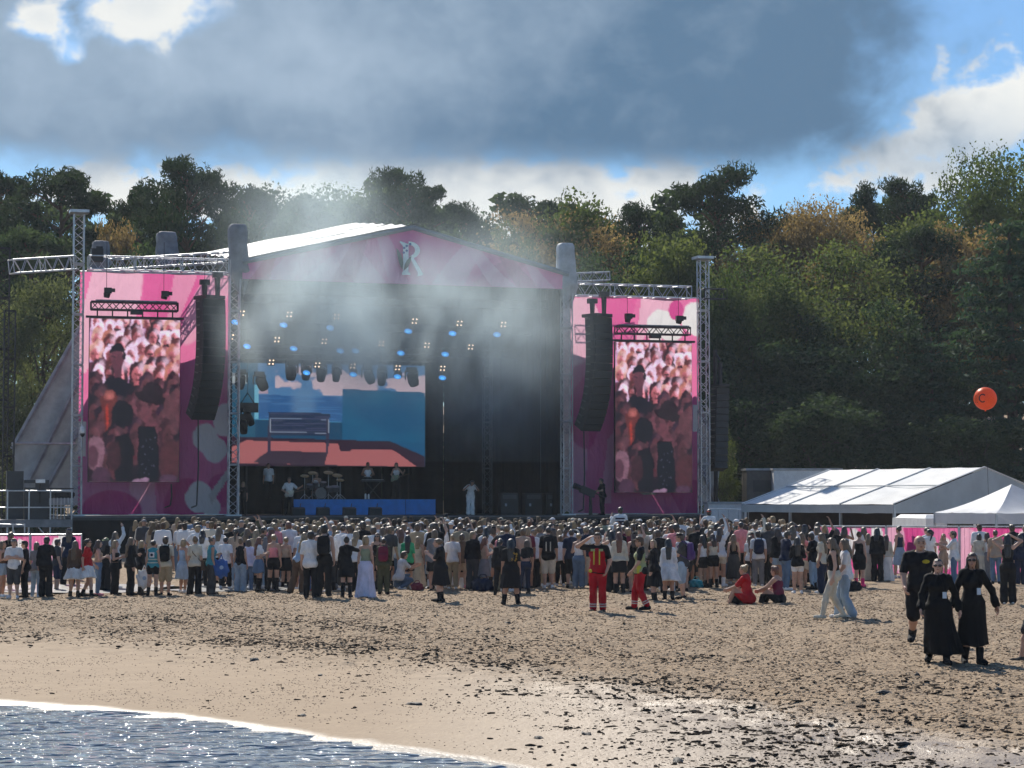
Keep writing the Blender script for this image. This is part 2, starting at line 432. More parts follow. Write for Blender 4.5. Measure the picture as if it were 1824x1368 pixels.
for k, (n, a, b, ma) in enumerate(((52000, (.010, .010, .003), (.040, .034, .015), clod_mat('sand_clod', (.22, .15, .095), (.53, .39, .255))), (3800, (.006, .006, .003), (.024, .020, .011), clod_mat('dark_grit', (.03, .024, .02), (.14, .10, .075))))):
    Q = scatter(n, d_dry, -15, 16, 22, 62, 70 + k); clods(('sand_clods', 'dark_gravel')[k], ('loose clods of trampled dry sand over the upper beach', 'dark grit mixed into the trampled sand')[k], np.stack([Q[:, 0], Q[:, 1], ground_z(Q[:, 0], Q[:, 1]) + .004], 1), a, b, ma, 5 + 9 * k)
Q = scatter(9000, lambda x, y: (shore(x, y) > .3) * (shore(x, y) < 9) * (.12 + .88 * np.clip((fbm(x * 1.1, y * .7, 3, 63) - .42) * 5, 0, 1)), -12, 13, 14, 36, 75)
clods('beach_gravel', 'fine dark specks on the damp sand near the water', np.stack([Q[:, 0], Q[:, 1], ground_z(Q[:, 0], Q[:, 1])], 1), (.003, .003, .002), (.016, .012, .008), clod_mat('damp_speck', (.025, .02, .017), (.12, .09, .07)), 31)
# single stones large enough to pick out
ROCKS = [(905, 1110, .07, 'flat'), (740, 1253, .05, ''), (1421, 1256, .055, ''), (453, 1177, .055, ''), (570, 1204, .04, ''), (536, 1267, .045, ''), (1633, 1199, .06, ''), (1575, 1236, .045, ''),
         (1338, 1353, .05, ''), (1042, 1305, .05, ''), (1612, 1330, .055, ''), (1208, 1352, .05, ''), (960, 1310, .045, ''), (1376, 1175, .04, 'reddish'), (1775, 1228, .05, '')]
WHERE = ['in trampled sand below the woman in the black flowered dress', 'alone on the smooth sand above the waterline', 'in the middle of the damp weed strewn flat', 'on smooth sand below the dark weed band',
         'lower down the smooth sand beside a weed scrap', 'close above the wet edge of the water', 'beside the shadow of the two women in black', 'amid weed below the two women in black',
         'at the very bottom of the wet flat', 'among weed scraps on the wet flat', 'low on the flat under the walking women', 'at the bottom edge between weed heaps', 'by the tip of the water', 'half sunk in the trampled sand', 'near the lone sandal at the edge']
for i, (px, py, s, ex) in enumerate(ROCKS):
    g = gnd(px, py); z = float(ground_z(np.array(g.x), np.array(g.y)))
    V, Fa = lumps(1, np.zeros((1, 3)), np.array([s]), np.array([.8]), 50 + i)
    o = obj('stone', np_mesh('stone', V, Fa, True), pm('beach_stone_' + (ex or 'dark'), (.16, .07, .05) if ex == 'reddish' else (.05, .045, .042), rough=.7, var=.4, scale=30, bump=.6, bscale=60), loc=(g.x, g.y, z))
    tag(o, ('small %s stone ' % (ex or 'dark')) + WHERE[i], 'stone', 'single stones on the beach')

# ------------------------------------------------------------------ trees
def leaf_quads(C, size, asp, up, rg, out=None, outw=.5):
    """one rhombic leaf per centre in C; normals random, leaning up / outwards"""
    n = len(C); d = rg.normal(size=(n, 3)); d[:, 2] += up
    if out is not None: d += out * outw
    d /= np.linalg.norm(d, axis=1)[:, None]
    t = np.cross(d, rg.normal(size=(n, 3))); t /= np.linalg.norm(t, axis=1)[:, None] + 1e-9; b = np.cross(d, t)
    s = size[:, None]
    V = np.stack([C + t * s, C + b * s * asp + d * s * .15, C - t * s, C - b * s * asp + d * s * .15], 1).reshape(-1, 3)
    return V, np.arange(4 * n).reshape(-1, 4)

def branchy(mb, pts, r0, r1, n=6):
    m = len(pts) - 1
    for i in range(m):
        a = r0 + (r1 - r0) * i / m; b = r0 + (r1 - r0) * (i + 1) / m
        mb.rod(pts[i], pts[i + 1], a, n, b)

def make_oak(seed, H=16., rad=6., base=.22, nc=95, per=250, leaf=.2, squash=1.0, asp=.55):
    rg = np.random.default_rng(seed); mb = MB()
    top = H * .93; cz = H * (base + (1 - base) * .52); rz = H * (1 - base) * .5
    lean = rg.normal(size=2) * .4
    tp = [Vector((0, 0, -.6)), Vector((lean[0] * .3, lean[1] * .3, H * .18)), Vector((lean[0], lean[1], H * .42)), Vector((lean[0] * 1.5, lean[1] * 1.3, H * .7))]
    branchy(mb, tp, H * .024, H * .010, 8)
    C, cr = [], []
    tries = 0
    lob = rg.normal(size=(7, 3)); lob /= np.linalg.norm(lob, axis=1)[:, None]; la = rg.uniform(-.28, .22, 7)
    while len(C) < nc and tries < 20000:
        tries += 1
        d = rg.normal(size=3); d /= np.linalg.norm(d)
        k = 1 + sum(a * max(0, float(d @ l)) ** 3 for a, l in zip(la, lob))
        r = rg.random() ** .38 * k
        p = np.array([d[0] * rad * r, d[1] * rad * r, cz + d[2] * rz * r * squash])
        if p[2] < H * base * .8: continue
        s = rad * rg.uniform(.13, .26)
        if len(C) > 12 and np.sort(np.linalg.norm(np.array(C) - p, axis=1))[1] > rad * .42: continue
        C.append(p); cr.append(s)
    C = np.array(C); cr = np.array(cr)
    for i in rg.choice(len(C), min(len(C), 26), replace=False):
        a = tp[1].lerp(tp[3], rg.uniform(.1, 1)); b = Vector(C[i]); m = a.lerp(b, .5) + Vector((0, 0, .6)); branchy(mb, [a, m, b], H * .008, H * .002, 5)
    n = nc * per
    idx = np.repeat(np.arange(len(C)), per)
    g = rg.normal(size=(len(idx), 3)); g /= np.linalg.norm(g, axis=1)[:, None]; g *= (rg.random((len(idx), 1)) ** .45)
    P = C[idx] + g * cr[idx][:, None] * [1.15, 1.15, .75]
    P += .25 * rg.normal(size=P.shape)
    sz = leaf * rg.uniform(.55, 1.25, len(idx))
    V, Fq = leaf_quads(P, sz, asp, .5, rg, g, .9)
    return mb.mesh('trunk'), np_mesh('crown', V, Fq, False), H, rad

def make_pine(seed, H=20., rad=4.5, base=.42, nc=46, per=300):
    rg = np.random.default_rng(seed); mb = MB()
    b = rg.normal(size=2) * .5
    tp = [Vector((0, 0, -.6)), Vector((b[0] * .4, b[1] * .4, H * .35)), Vector((b[0], b[1], H * .65)), Vector((b[0] * .6, b[1] * 1.4, H * .94))]
    branchy(mb, tp, H * .015, H * .005, 7)
    C, cr = [], []
    for i in range(nc):
        t = rg.random() ** .8; z = H * (base + (1 - base) * (.05 + .9 * t))
        w = rad * (.45 + .75 * math.sin(math.pi * min(1, .18 + t * .78))) * rg.uniform(.25, 1.05)
        a = rg.random() * 2 * math.pi
        C.append((b[0] + w * math.cos(a), b[1] + w * math.sin(a), z + rg.normal() * .3)); cr.append(rad * rg.uniform(.20, .36))
    C = np.array(C); cr = np.array(cr)
    for i in range(nc):
        q = Vector(C[i]); zz = max(H * base * .85, q.z - .28 * math.hypot(q.x, q.y) - .6)
        k = min(2, max(0, int((zz / H - .0) / .35))); f = (zz - tp[k].z) / max(.1, tp[k + 1].z - tp[k].z) if k < 3 else 1
        a = tp[k].lerp(tp[min(3, k + 1)], min(1, max(0, f))); branchy(mb, [a, a.lerp(q, .55) + Vector((0, 0, .15)), q], H * .006, H * .0015, 4)
    idx = np.repeat(np.arange(nc), per)
    g = rg.normal(size=(len(idx), 3)); g /= np.linalg.norm(g, axis=1)[:, None]; g *= rg.random((len(idx), 1)) ** .4
    P = C[idx] + g * cr[idx][:, None] * [1.25, 1.25, .55]
    P[:, 2] += .25 * np.sin(P[:, 0] * 2.1 + seed) * np.cos(P[:, 1] * 1.7)
    sz = rg.uniform(.16, .34, len(idx))
    V, Fq = leaf_quads(P, sz, .26, .2, rg, g, .5)
    return mb.mesh('trunk'), np_mesh('crown', V, Fq, False), H, rad

def make_fir(seed, H=20., rad=6.5, per=330):
    rg = np.random.default_rng(seed); mb = MB(); branchy(mb, [Vector((0, 0, -.6)), Vector((.2, 0, H * .5)), Vector((0, .1, H * .97))], H * .02, H * .003, 7)
    Ps, Os = [], []
    z = H * .06
    while z < H * .97:
        t = z / H; L = rad * (1 - t) ** .62 * 1.02 + .35; nb = int(5 + 6 * (1 - t)); a0 = rg.random() * 6.3
        for k in range(nb):
            a = a0 + 2 * math.pi * k / nb + rg.normal() * .15; l = L * rg.uniform(.65, 1.12); d = np.array([math.cos(a), math.sin(a)])
            m = int(per * l / rad); s = rg.random(m) ** .6
            wob = rg.normal(size=(m, 3)) * [.38, .38, .16] * (.35 + .9 * s[:, None])
            zz = z - .22 * l * s + .18 * l * s ** 2.5
            Ps.append(np.stack([d[0] * l * s, d[1] * l * s, zz], 1) + wob); Os.append(np.tile([d[0], d[1], .5], (m, 1)))
            mb.rod((0, 0, z), (d[0] * l * .8, d[1] * l * .8, z - .12 * l), .06, 4, .015)
        z += H * .040 + rg.random() * .25
    P = np.concatenate(Ps); O = np.concatenate(Os)
    V, Fq = leaf_quads(P, rg.uniform(.15, .32, len(P)), .3, .35, rg, O, .6)
    return mb.mesh('trunk'), np_mesh('crown', V, Fq, False), H, rad

def leaf_mat(name, dark, light, tr=.4):
    m, nt, b, out = new_mat(name)
    geo = nd(nt, 'ShaderNodeNewGeometry'); tc = nd(nt, 'ShaderNodeTexCoord'); oi = nd(nt, 'ShaderNodeObjectInfo')
    f = noise(nt, tc.outputs['Object'], .45, 3, .55) * 1.15 + E(nt, geo.outputs['Random Per Island']) * .45 + E(nt, oi.outputs['Random']) * .25 - .45
    c = mixc(nt, f.clamp(), dark, light)
    nt.links.new(c.k, b.inputs['Base Color']); b.inputs['Roughness'].default_value = .75; b.inputs['Specular IOR Level'].default_value = .10
    t = nd(nt, 'ShaderNodeBsdfTranslucent'); nt.links.new(mixc(nt, 1., c, (1.25, 1.2, .7), 'MULTIPLY').k, t.inputs[0])
    ms = nd(nt, 'ShaderNodeMixShader'); ms.inputs[0].default_value = tr
    nt.links.new(b.outputs[0], ms.inputs[1]); nt.links.new(t.outputs[0], ms.inputs[2]); nt.links.new(ms.outputs[0], out.inputs[0])
    MATS[name] = m; return m
L_PINE = leaf_mat('pine_needles', (.018, .038, .024), (.056, .088, .044), .3)
L_FIR = leaf_mat('fir_needles', (.024, .060, .042), (.075, .135, .075), .32)
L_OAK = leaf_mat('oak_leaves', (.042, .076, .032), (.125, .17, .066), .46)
L_YEL = leaf_mat('yellowing_oak_leaves', (.054, .088, .036), (.19, .225, .085), .48)
L_BRN = leaf_mat('brown_oak_leaves', (.14, .105, .062), (.40, .295, .17), .5)
L_WIL = leaf_mat('willow_leaves', (.070, .095, .050), (.19, .22, .12), .45)
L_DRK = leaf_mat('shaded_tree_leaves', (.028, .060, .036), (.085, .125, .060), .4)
BARK = pm('tree_bark', (.075, .058, .045), rough=.9, var=.35, scale=6, bump=.8, bscale=9, stretch=(1, 1, .25))
PBARK = pm('pine_bark', (.14, .075, .045), rough=.9, var=.35, scale=5, bump=.8, bscale=9, stretch=(1, 1, .3))
PROTO = {
    'oak0': make_oak(1, nc=120, leaf=.18), 'oak1': make_oak(2, rad=6.6, squash=.95, nc=120, leaf=.18), 'oak2': make_oak(3, H=15, rad=5.2, nc=110, leaf=.16),
    'oak3': make_oak(21, nc=150, per=240, leaf=.125), 'oak4': make_oak(22, rad=6.4, nc=150, per=240, leaf=.125),
    'wil0': make_oak(4, H=12, rad=4.2, base=.05, nc=90, per=240, leaf=.13, asp=.35),
    'pine0': make_pine(5), 'pine1': make_pine(6, rad=5, nc=54), 'pine2': make_pine(7, base=.5, rad=4, nc=36),
    'fir0': make_fir(8), 'fir1': make_fir(9, rad=5.5),
}
def tree(proto, px, top, wpx, Y, lm, name, label, zb=None):
    t_me, c_me, H, rad = PROTO[proto]
    p = at(px, top, Y); gz = float(ground_z(np.array(p.x), np.array(Y), False)) if zb is None else zb
    h = p.z - gz; w = wpx / FPX * Y / 2
    o = thing(name, label, 'tree', (p.x, Y, gz), random.random() * 6.28, 'trees behind the festival beach')
    w *= 1.0 if 'pine' in proto or 'fir' in proto else 1.14; sc = (w / (rad * 1.06), w / (rad * 1.06), h / (H * 1.0)); o.scale = sc
    obj('trunk', t_me, PBARK if 'pine' in proto else BARK, o, link_obj=True); obj('crown', c_me, lm, o, link_obj=True)
    return o
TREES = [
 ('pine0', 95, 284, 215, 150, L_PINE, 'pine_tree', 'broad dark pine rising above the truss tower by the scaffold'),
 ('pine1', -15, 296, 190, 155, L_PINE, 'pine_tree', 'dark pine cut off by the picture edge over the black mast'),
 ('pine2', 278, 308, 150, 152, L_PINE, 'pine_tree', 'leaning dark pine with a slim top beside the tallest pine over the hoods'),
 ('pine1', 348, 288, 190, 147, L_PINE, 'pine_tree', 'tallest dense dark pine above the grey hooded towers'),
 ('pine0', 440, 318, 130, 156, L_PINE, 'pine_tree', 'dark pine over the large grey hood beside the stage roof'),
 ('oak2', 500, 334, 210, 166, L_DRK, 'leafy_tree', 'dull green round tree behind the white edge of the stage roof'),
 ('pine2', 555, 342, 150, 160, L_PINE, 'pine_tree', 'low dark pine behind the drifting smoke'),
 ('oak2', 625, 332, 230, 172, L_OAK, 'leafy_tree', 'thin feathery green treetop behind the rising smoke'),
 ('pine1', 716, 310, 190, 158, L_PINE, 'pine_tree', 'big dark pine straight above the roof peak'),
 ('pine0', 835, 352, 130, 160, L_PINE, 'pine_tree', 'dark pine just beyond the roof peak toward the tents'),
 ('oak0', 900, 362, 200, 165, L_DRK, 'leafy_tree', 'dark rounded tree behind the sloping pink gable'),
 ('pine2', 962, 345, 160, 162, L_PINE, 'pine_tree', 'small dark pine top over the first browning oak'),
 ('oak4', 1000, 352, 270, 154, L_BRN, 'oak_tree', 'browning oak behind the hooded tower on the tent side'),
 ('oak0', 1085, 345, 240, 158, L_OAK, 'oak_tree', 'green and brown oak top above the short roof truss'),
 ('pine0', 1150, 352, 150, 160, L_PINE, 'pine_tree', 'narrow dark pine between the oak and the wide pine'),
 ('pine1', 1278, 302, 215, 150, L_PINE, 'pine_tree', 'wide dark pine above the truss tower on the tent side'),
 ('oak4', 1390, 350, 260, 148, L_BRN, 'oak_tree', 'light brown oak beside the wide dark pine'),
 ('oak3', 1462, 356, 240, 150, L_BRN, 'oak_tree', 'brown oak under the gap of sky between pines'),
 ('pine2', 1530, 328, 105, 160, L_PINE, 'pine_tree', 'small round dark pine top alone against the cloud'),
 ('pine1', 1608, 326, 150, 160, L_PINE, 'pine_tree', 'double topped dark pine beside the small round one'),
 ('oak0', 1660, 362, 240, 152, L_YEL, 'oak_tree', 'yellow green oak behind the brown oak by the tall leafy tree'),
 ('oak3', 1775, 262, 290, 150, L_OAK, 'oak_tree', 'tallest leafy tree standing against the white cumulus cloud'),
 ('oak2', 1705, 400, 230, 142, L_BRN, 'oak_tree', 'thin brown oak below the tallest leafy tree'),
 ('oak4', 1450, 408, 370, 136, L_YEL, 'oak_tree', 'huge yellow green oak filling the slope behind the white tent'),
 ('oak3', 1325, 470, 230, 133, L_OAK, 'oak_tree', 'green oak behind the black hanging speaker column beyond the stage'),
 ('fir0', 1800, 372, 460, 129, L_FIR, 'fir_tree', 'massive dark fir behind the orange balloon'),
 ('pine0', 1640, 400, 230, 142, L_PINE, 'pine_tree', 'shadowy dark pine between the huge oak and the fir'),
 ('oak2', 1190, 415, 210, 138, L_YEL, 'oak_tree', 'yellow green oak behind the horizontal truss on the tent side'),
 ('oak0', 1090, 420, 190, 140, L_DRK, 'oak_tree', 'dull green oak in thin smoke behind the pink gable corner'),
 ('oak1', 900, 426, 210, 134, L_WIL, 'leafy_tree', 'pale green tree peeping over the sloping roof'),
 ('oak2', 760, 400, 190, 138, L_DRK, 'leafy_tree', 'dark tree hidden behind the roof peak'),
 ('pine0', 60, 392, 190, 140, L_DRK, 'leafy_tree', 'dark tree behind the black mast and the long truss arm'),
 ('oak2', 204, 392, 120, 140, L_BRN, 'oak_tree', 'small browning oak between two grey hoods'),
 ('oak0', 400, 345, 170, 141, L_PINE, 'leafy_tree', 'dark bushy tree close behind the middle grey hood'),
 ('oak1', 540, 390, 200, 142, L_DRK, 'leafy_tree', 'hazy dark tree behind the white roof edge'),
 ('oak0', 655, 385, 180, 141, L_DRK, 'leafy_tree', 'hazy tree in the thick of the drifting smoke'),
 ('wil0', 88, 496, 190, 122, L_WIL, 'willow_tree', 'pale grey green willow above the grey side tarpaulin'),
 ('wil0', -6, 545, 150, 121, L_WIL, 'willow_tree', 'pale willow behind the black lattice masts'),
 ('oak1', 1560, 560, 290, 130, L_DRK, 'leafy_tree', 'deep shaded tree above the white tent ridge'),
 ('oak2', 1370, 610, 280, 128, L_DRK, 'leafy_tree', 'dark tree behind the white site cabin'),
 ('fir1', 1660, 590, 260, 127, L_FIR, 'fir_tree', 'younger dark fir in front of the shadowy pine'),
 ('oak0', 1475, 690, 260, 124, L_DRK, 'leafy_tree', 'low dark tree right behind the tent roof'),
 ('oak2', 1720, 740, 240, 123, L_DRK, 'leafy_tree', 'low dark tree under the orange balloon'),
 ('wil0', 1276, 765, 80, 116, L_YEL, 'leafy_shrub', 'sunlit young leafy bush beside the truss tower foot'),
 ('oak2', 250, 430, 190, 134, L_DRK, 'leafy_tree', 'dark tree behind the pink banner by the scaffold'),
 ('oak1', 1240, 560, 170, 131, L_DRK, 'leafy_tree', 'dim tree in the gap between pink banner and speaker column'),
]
for t in TREES: tree(*t)
# wood behind: one mass on the slope, beyond telling apart
def wood_mass(name, label, n, x0, x1, y0, y1, zf, hmax, lm, seed, leaf=.34):
    rg = np.random.default_rng(seed); nc = n // 160
    cx = rg.uniform(x0, x1, nc); cyy = rg.uniform(y0, y1, nc); t = rg.random(nc) ** .8
    hh = hmax * (.72 + .5 * fbm(cx * .18, cyy * .1, 3, seed)); cz = zf(cx, cyy) + t * hh
    C = np.stack([cx, cyy, cz], 1); idx = np.repeat(np.arange(nc), 160)
    g = rg.normal(size=(len(idx), 3)); g /= np.linalg.norm(g, axis=1)[:, None]; g *= rg.random((len(idx), 1)) ** .4
    P = C[idx] + g * [1.5, 1.5, 1.0]
    P[:, 2] = np.maximum(P[:, 2], zf(P[:, 0], P[:, 1]) + .02)
    V, Fq = leaf_quads(P, leaf * rg.uniform(.6, 1.2, len(P)), .5, .4, rg, g, .8)
    tag(obj(name, np_mesh(name, V, Fq, False), lm), label, None, None, 'stuff')
gz_ = lambda x, y: ground_z(x, y, False)
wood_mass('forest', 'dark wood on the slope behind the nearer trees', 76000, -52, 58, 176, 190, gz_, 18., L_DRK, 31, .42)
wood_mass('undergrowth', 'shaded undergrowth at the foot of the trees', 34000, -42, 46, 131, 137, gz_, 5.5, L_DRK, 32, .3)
# ------------------------------------------------------------------ painted surfaces (flat print and screen pictures)
def lin(r, g, b):
    f = lambda c: (c / 255) / 12.92 if c <= 10 else ((c / 255 + .055) / 1.055) ** 2.4
    return np.array([f(r), f(g), f(b)])
class Canvas:
    def __init__(s, w, h, col):
        s.w, s.h = w, h; s.A = np.zeros((h + 1, w + 1, 3)) + np.array(col)
        s.X, s.Y = np.meshgrid(np.linspace(0, 1, w + 1), np.linspace(0, 1, h + 1)); s.asp = h / w
    def put(s, m, col, a=1.0):
        m = (m * a)[..., None]; s.A = s.A * (1 - m) + np.array(col) * m
    def ell(s, x, y, rx, ry, col, a=1., rot=0., soft=.08, wob=0., seed=0):
        dx, dy = s.X - x, (s.Y - y) * 1.0; c, q = math.cos(rot), math.sin(rot)
        dx, dy = dx * c + dy * s.asp * q, (-dx * q + dy * s.asp * c) / s.asp
        d = np.sqrt((dx / rx) ** 2 + (dy / ry) ** 2)
        if wob: d = d + wob * (fbm(s.X * 14, s.Y * 14 * s.asp, 3, seed) - .5)
        s.put(np.clip((1 - d) / soft + .5, 0, 1), col, a)
    def poly(s, pts, col, a=1.):
        ins = np.zeros(s.X.shape, bool); n = len(pts)
        for i in range(n):
            (x0, y0), (x1, y1) = pts[i], pts[(i + 1) % n]
            if y0 == y1: continue
            c = ((y0 > s.Y) != (y1 > s.Y)) & (s.X < (x1 - x0) * (s.Y - y0) / (y1 - y0) + x0); ins ^= c
        s.put(ins.astype(float), col, a)
    def rect(s, x0, y0, x1, y1, col, a=1.): s.poly([(x0, y0), (x1, y0), (x1, y1), (x0, y1)], col, a)
    def mesh(s, name, W, H, wave=0., seed=0, xz=None):
        i = (np.arange(s.h)[:, None] * (s.w + 1) + np.arange(s.w)[None, :]).ravel()
        Fq = np.stack([i, i + s.w + 1, i + s.w + 2, i + 1], 1)
        if xz is None: x, z = s.X * W, (1 - s.Y) * H
        else: x, z = xz(s.X, s.Y)
        y = wave * (fbm(x * .7, z * .35, 3, seed) - .5 + .35 * np.sin(x * 2.1 + 2 * fbm(x * .3, z * .3, 2, seed))) if wave else 0 * x
        me = np_mesh(name, np.stack([x, y, z], 2).reshape(-1, 3), Fq); point_colors(me, np.clip(s.A, 0, 1).reshape(-1, 3)); return me

def print_mat(name, tr=.5, rough=.6):
    m, nt, b, out = new_mat(name); a = nd(nt, 'ShaderNodeVertexColor', layer_name='paint')
    tc = nd(nt, 'ShaderNodeTexCoord'); n = noise(nt, tc.outputs['Object'], 1.2, 5, .6)
    c = mixc(nt, n * .35, a.outputs[0], mixc(nt, 1., a.outputs[0], (.72, .68, .7), 'MULTIPLY'))
    nt.links.new(c.k, b.inputs['Base Color']); b.inputs['Roughness'].default_value = rough; b.inputs['Specular IOR Level'].default_value = .3
    bn = nd(nt, 'ShaderNodeBump'); bn.inputs['Strength'].default_value = .8; bn.inputs['Distance'].default_value = .12; mp = nd(nt, 'ShaderNodeMapping'); mp.inputs['Scale'].default_value = (1.6, 1, .5); nt.links.new(tc.outputs['Object'], mp.inputs[0]); nt.links.new(noise(nt, mp.outputs[0], 1.6, 3, .6, .4).k, bn.inputs['Height']); nt.links.new(bn.outputs[0], b.inputs['Normal'])
    t = nd(nt, 'ShaderNodeBsdfTranslucent'); nt.links.new(bn.outputs[0], t.inputs['Normal']); nt.links.new(c.k, t.inputs[0]); ms = nd(nt, 'ShaderNodeMixShader'); ms.inputs[0].default_value = tr
    nt.links.new(b.outputs[0], ms.inputs[1]); nt.links.new(t.outputs[0], ms.inputs[2]); nt.links.new(ms.outputs[0], out.inputs[0])
    return m
def screen_mat(name, k=1.0):
    m, nt, b, out = new_mat(name); a = nd(nt, 'ShaderNodeVertexColor', layer_name='paint')
    b.inputs['Base Color'].default_value = (.012, .012, .013, 1); b.inputs['Roughness'].default_value = .5
    nt.links.new(a.outputs[0], b.inputs['Emission Color']); b.inputs['Emission Strength'].default_value = k
    return m
M_PRINT = print_mat('printed_mesh_banner', .62); M_SCREEN = screen_mat('led_screen', .70)
M_BLACK = pm('black_paint', (.018, .018, .02), rough=.5, var=.3)
M_DRAPE = pm('black_drape', (.012, .013, .015), rough=.95, var=.3, scale=2, bump=.5, bscale=5, spec=.1)
M_ALU = pm('aluminium_tube', (.55, .56, .58), rough=.42, metal=.75, var=.15, scale=4)
M_BTRUSS = pm('black_truss', (.03, .03, .033), rough=.45, metal=.2, var=.3)
M_TARP = pm('grey_tarpaulin', (.28, .325, .37), rough=.5, var=.18, scale=1.2, bump=.8, bscale=2.5, trans=.08)
M_HOOD = pm('grey_cover_cloth', (.19, .20, .22), rough=.7, var=.2, scale=2, bump=.9, bscale=4)
M_WROOF = pm('white_roof_tarpaulin', (.36, .38, .41), rough=.6, var=.1, scale=.8, bump=.7, bscale=1.6)
M_WHITE = pm('white_paint', (.75, .75, .74), rough=.5, var=.08)
M_CABLE = pm('black_cable', (.015, .015, .016), rough=.6)
PK, PKL, PKD, WHT = (.80, .19, .41), (.84, .46, .60), (.64, .08, .29), (.82, .80, .80)

def banner_canvas(side):
    if side == 0:
        c = Canvas(112, 182, PK)
        c.poly([(.08, 0), (.46, 0), (.40, .10), (.36, .2), (.28, .28), (.12, .34), (.04, .42), (0, .4), (0, .2)], PKL)
        c.ell(.60, .06, .20, .17, (.74, .13, .35), wob=.2, seed=3); c.ell(.86, .10, .10, .22, PKL, .7, rot=.5)
        c.poly([(.62, .0), (.78, 0), (.66, .18), (.55, .3)], PKL, .5)
        c.rect(0, .62, .05, .76, WHT); c.poly([(0, .78), (.2, .7), (.5, .95), (.4, 1), (0, 1)], (.72, .26, .48))
        c.poly([(.30, .72), (.48, .72), (.52, 1), (.36, 1)], PKL, .8)
        c.ell(.22, .99, .20, .09, PKD); c.ell(.72, .97, .16, .12, (.62, .06, .26)); c.ell(.95, .90, .10, .07, PKD); c.ell(.97, .71, .12, .05, PKD)
        for (x, y, r) in ((.98, .60, .10), (.84, .68, .09), (.90, .73, .08), (.80, .93, .09), (.88, .97, .06)): c.ell(x, y, r, r / c.asp * 1.15, WHT, wob=.35, seed=int(x * 100))
        c.poly([(.86, .92), (1, .80), (1, .84), (.88, .96)], (.62, .6, .6))
    else:
        c = Canvas(100, 178, PK)
        c.poly([(.0, .02), (.16, 0), (.3, .10), (.26, .25), (0, .45)], PKL); c.poly([(.16, 0), (.52, 0), (.44, .2), (.3, .3), (.26, .15)], (.76, .14, .37))
        c.poly([(.55, 0), (.86, 0), (.80, .1), (.6, .16), (.5, .28)], PKL)
        for (x, y, r) in ((.70, .12, .10), (.78, .15, .09), (.66, .17, .06), (1.0, .10, .13)): c.ell(x, y, r, r / c.asp * 1.1, WHT, wob=.35, seed=int(x * 100) + 7)
        c.ell(.82, .06, .06, .045, PKD, wob=.2); c.rect(.955, .50, 1, .62, WHT); c.poly([(0, .55), (.14, .6), (.10, 1), (0, 1)], PKL, .8); c.poly([(.28, .66), (.36, .60), (.30, .95), (.22, .95)], PKL, .7)
        c.ell(.60, .86, .12, .05, (.55, .55, .5), wob=.4); c.poly([(.75, .88), (1, .84), (1, 1), (.86, 1)], PKD, .8); c.ell(.10, .5, .14, .2, (.66, .05, .27), .7, wob=.2)
    return c

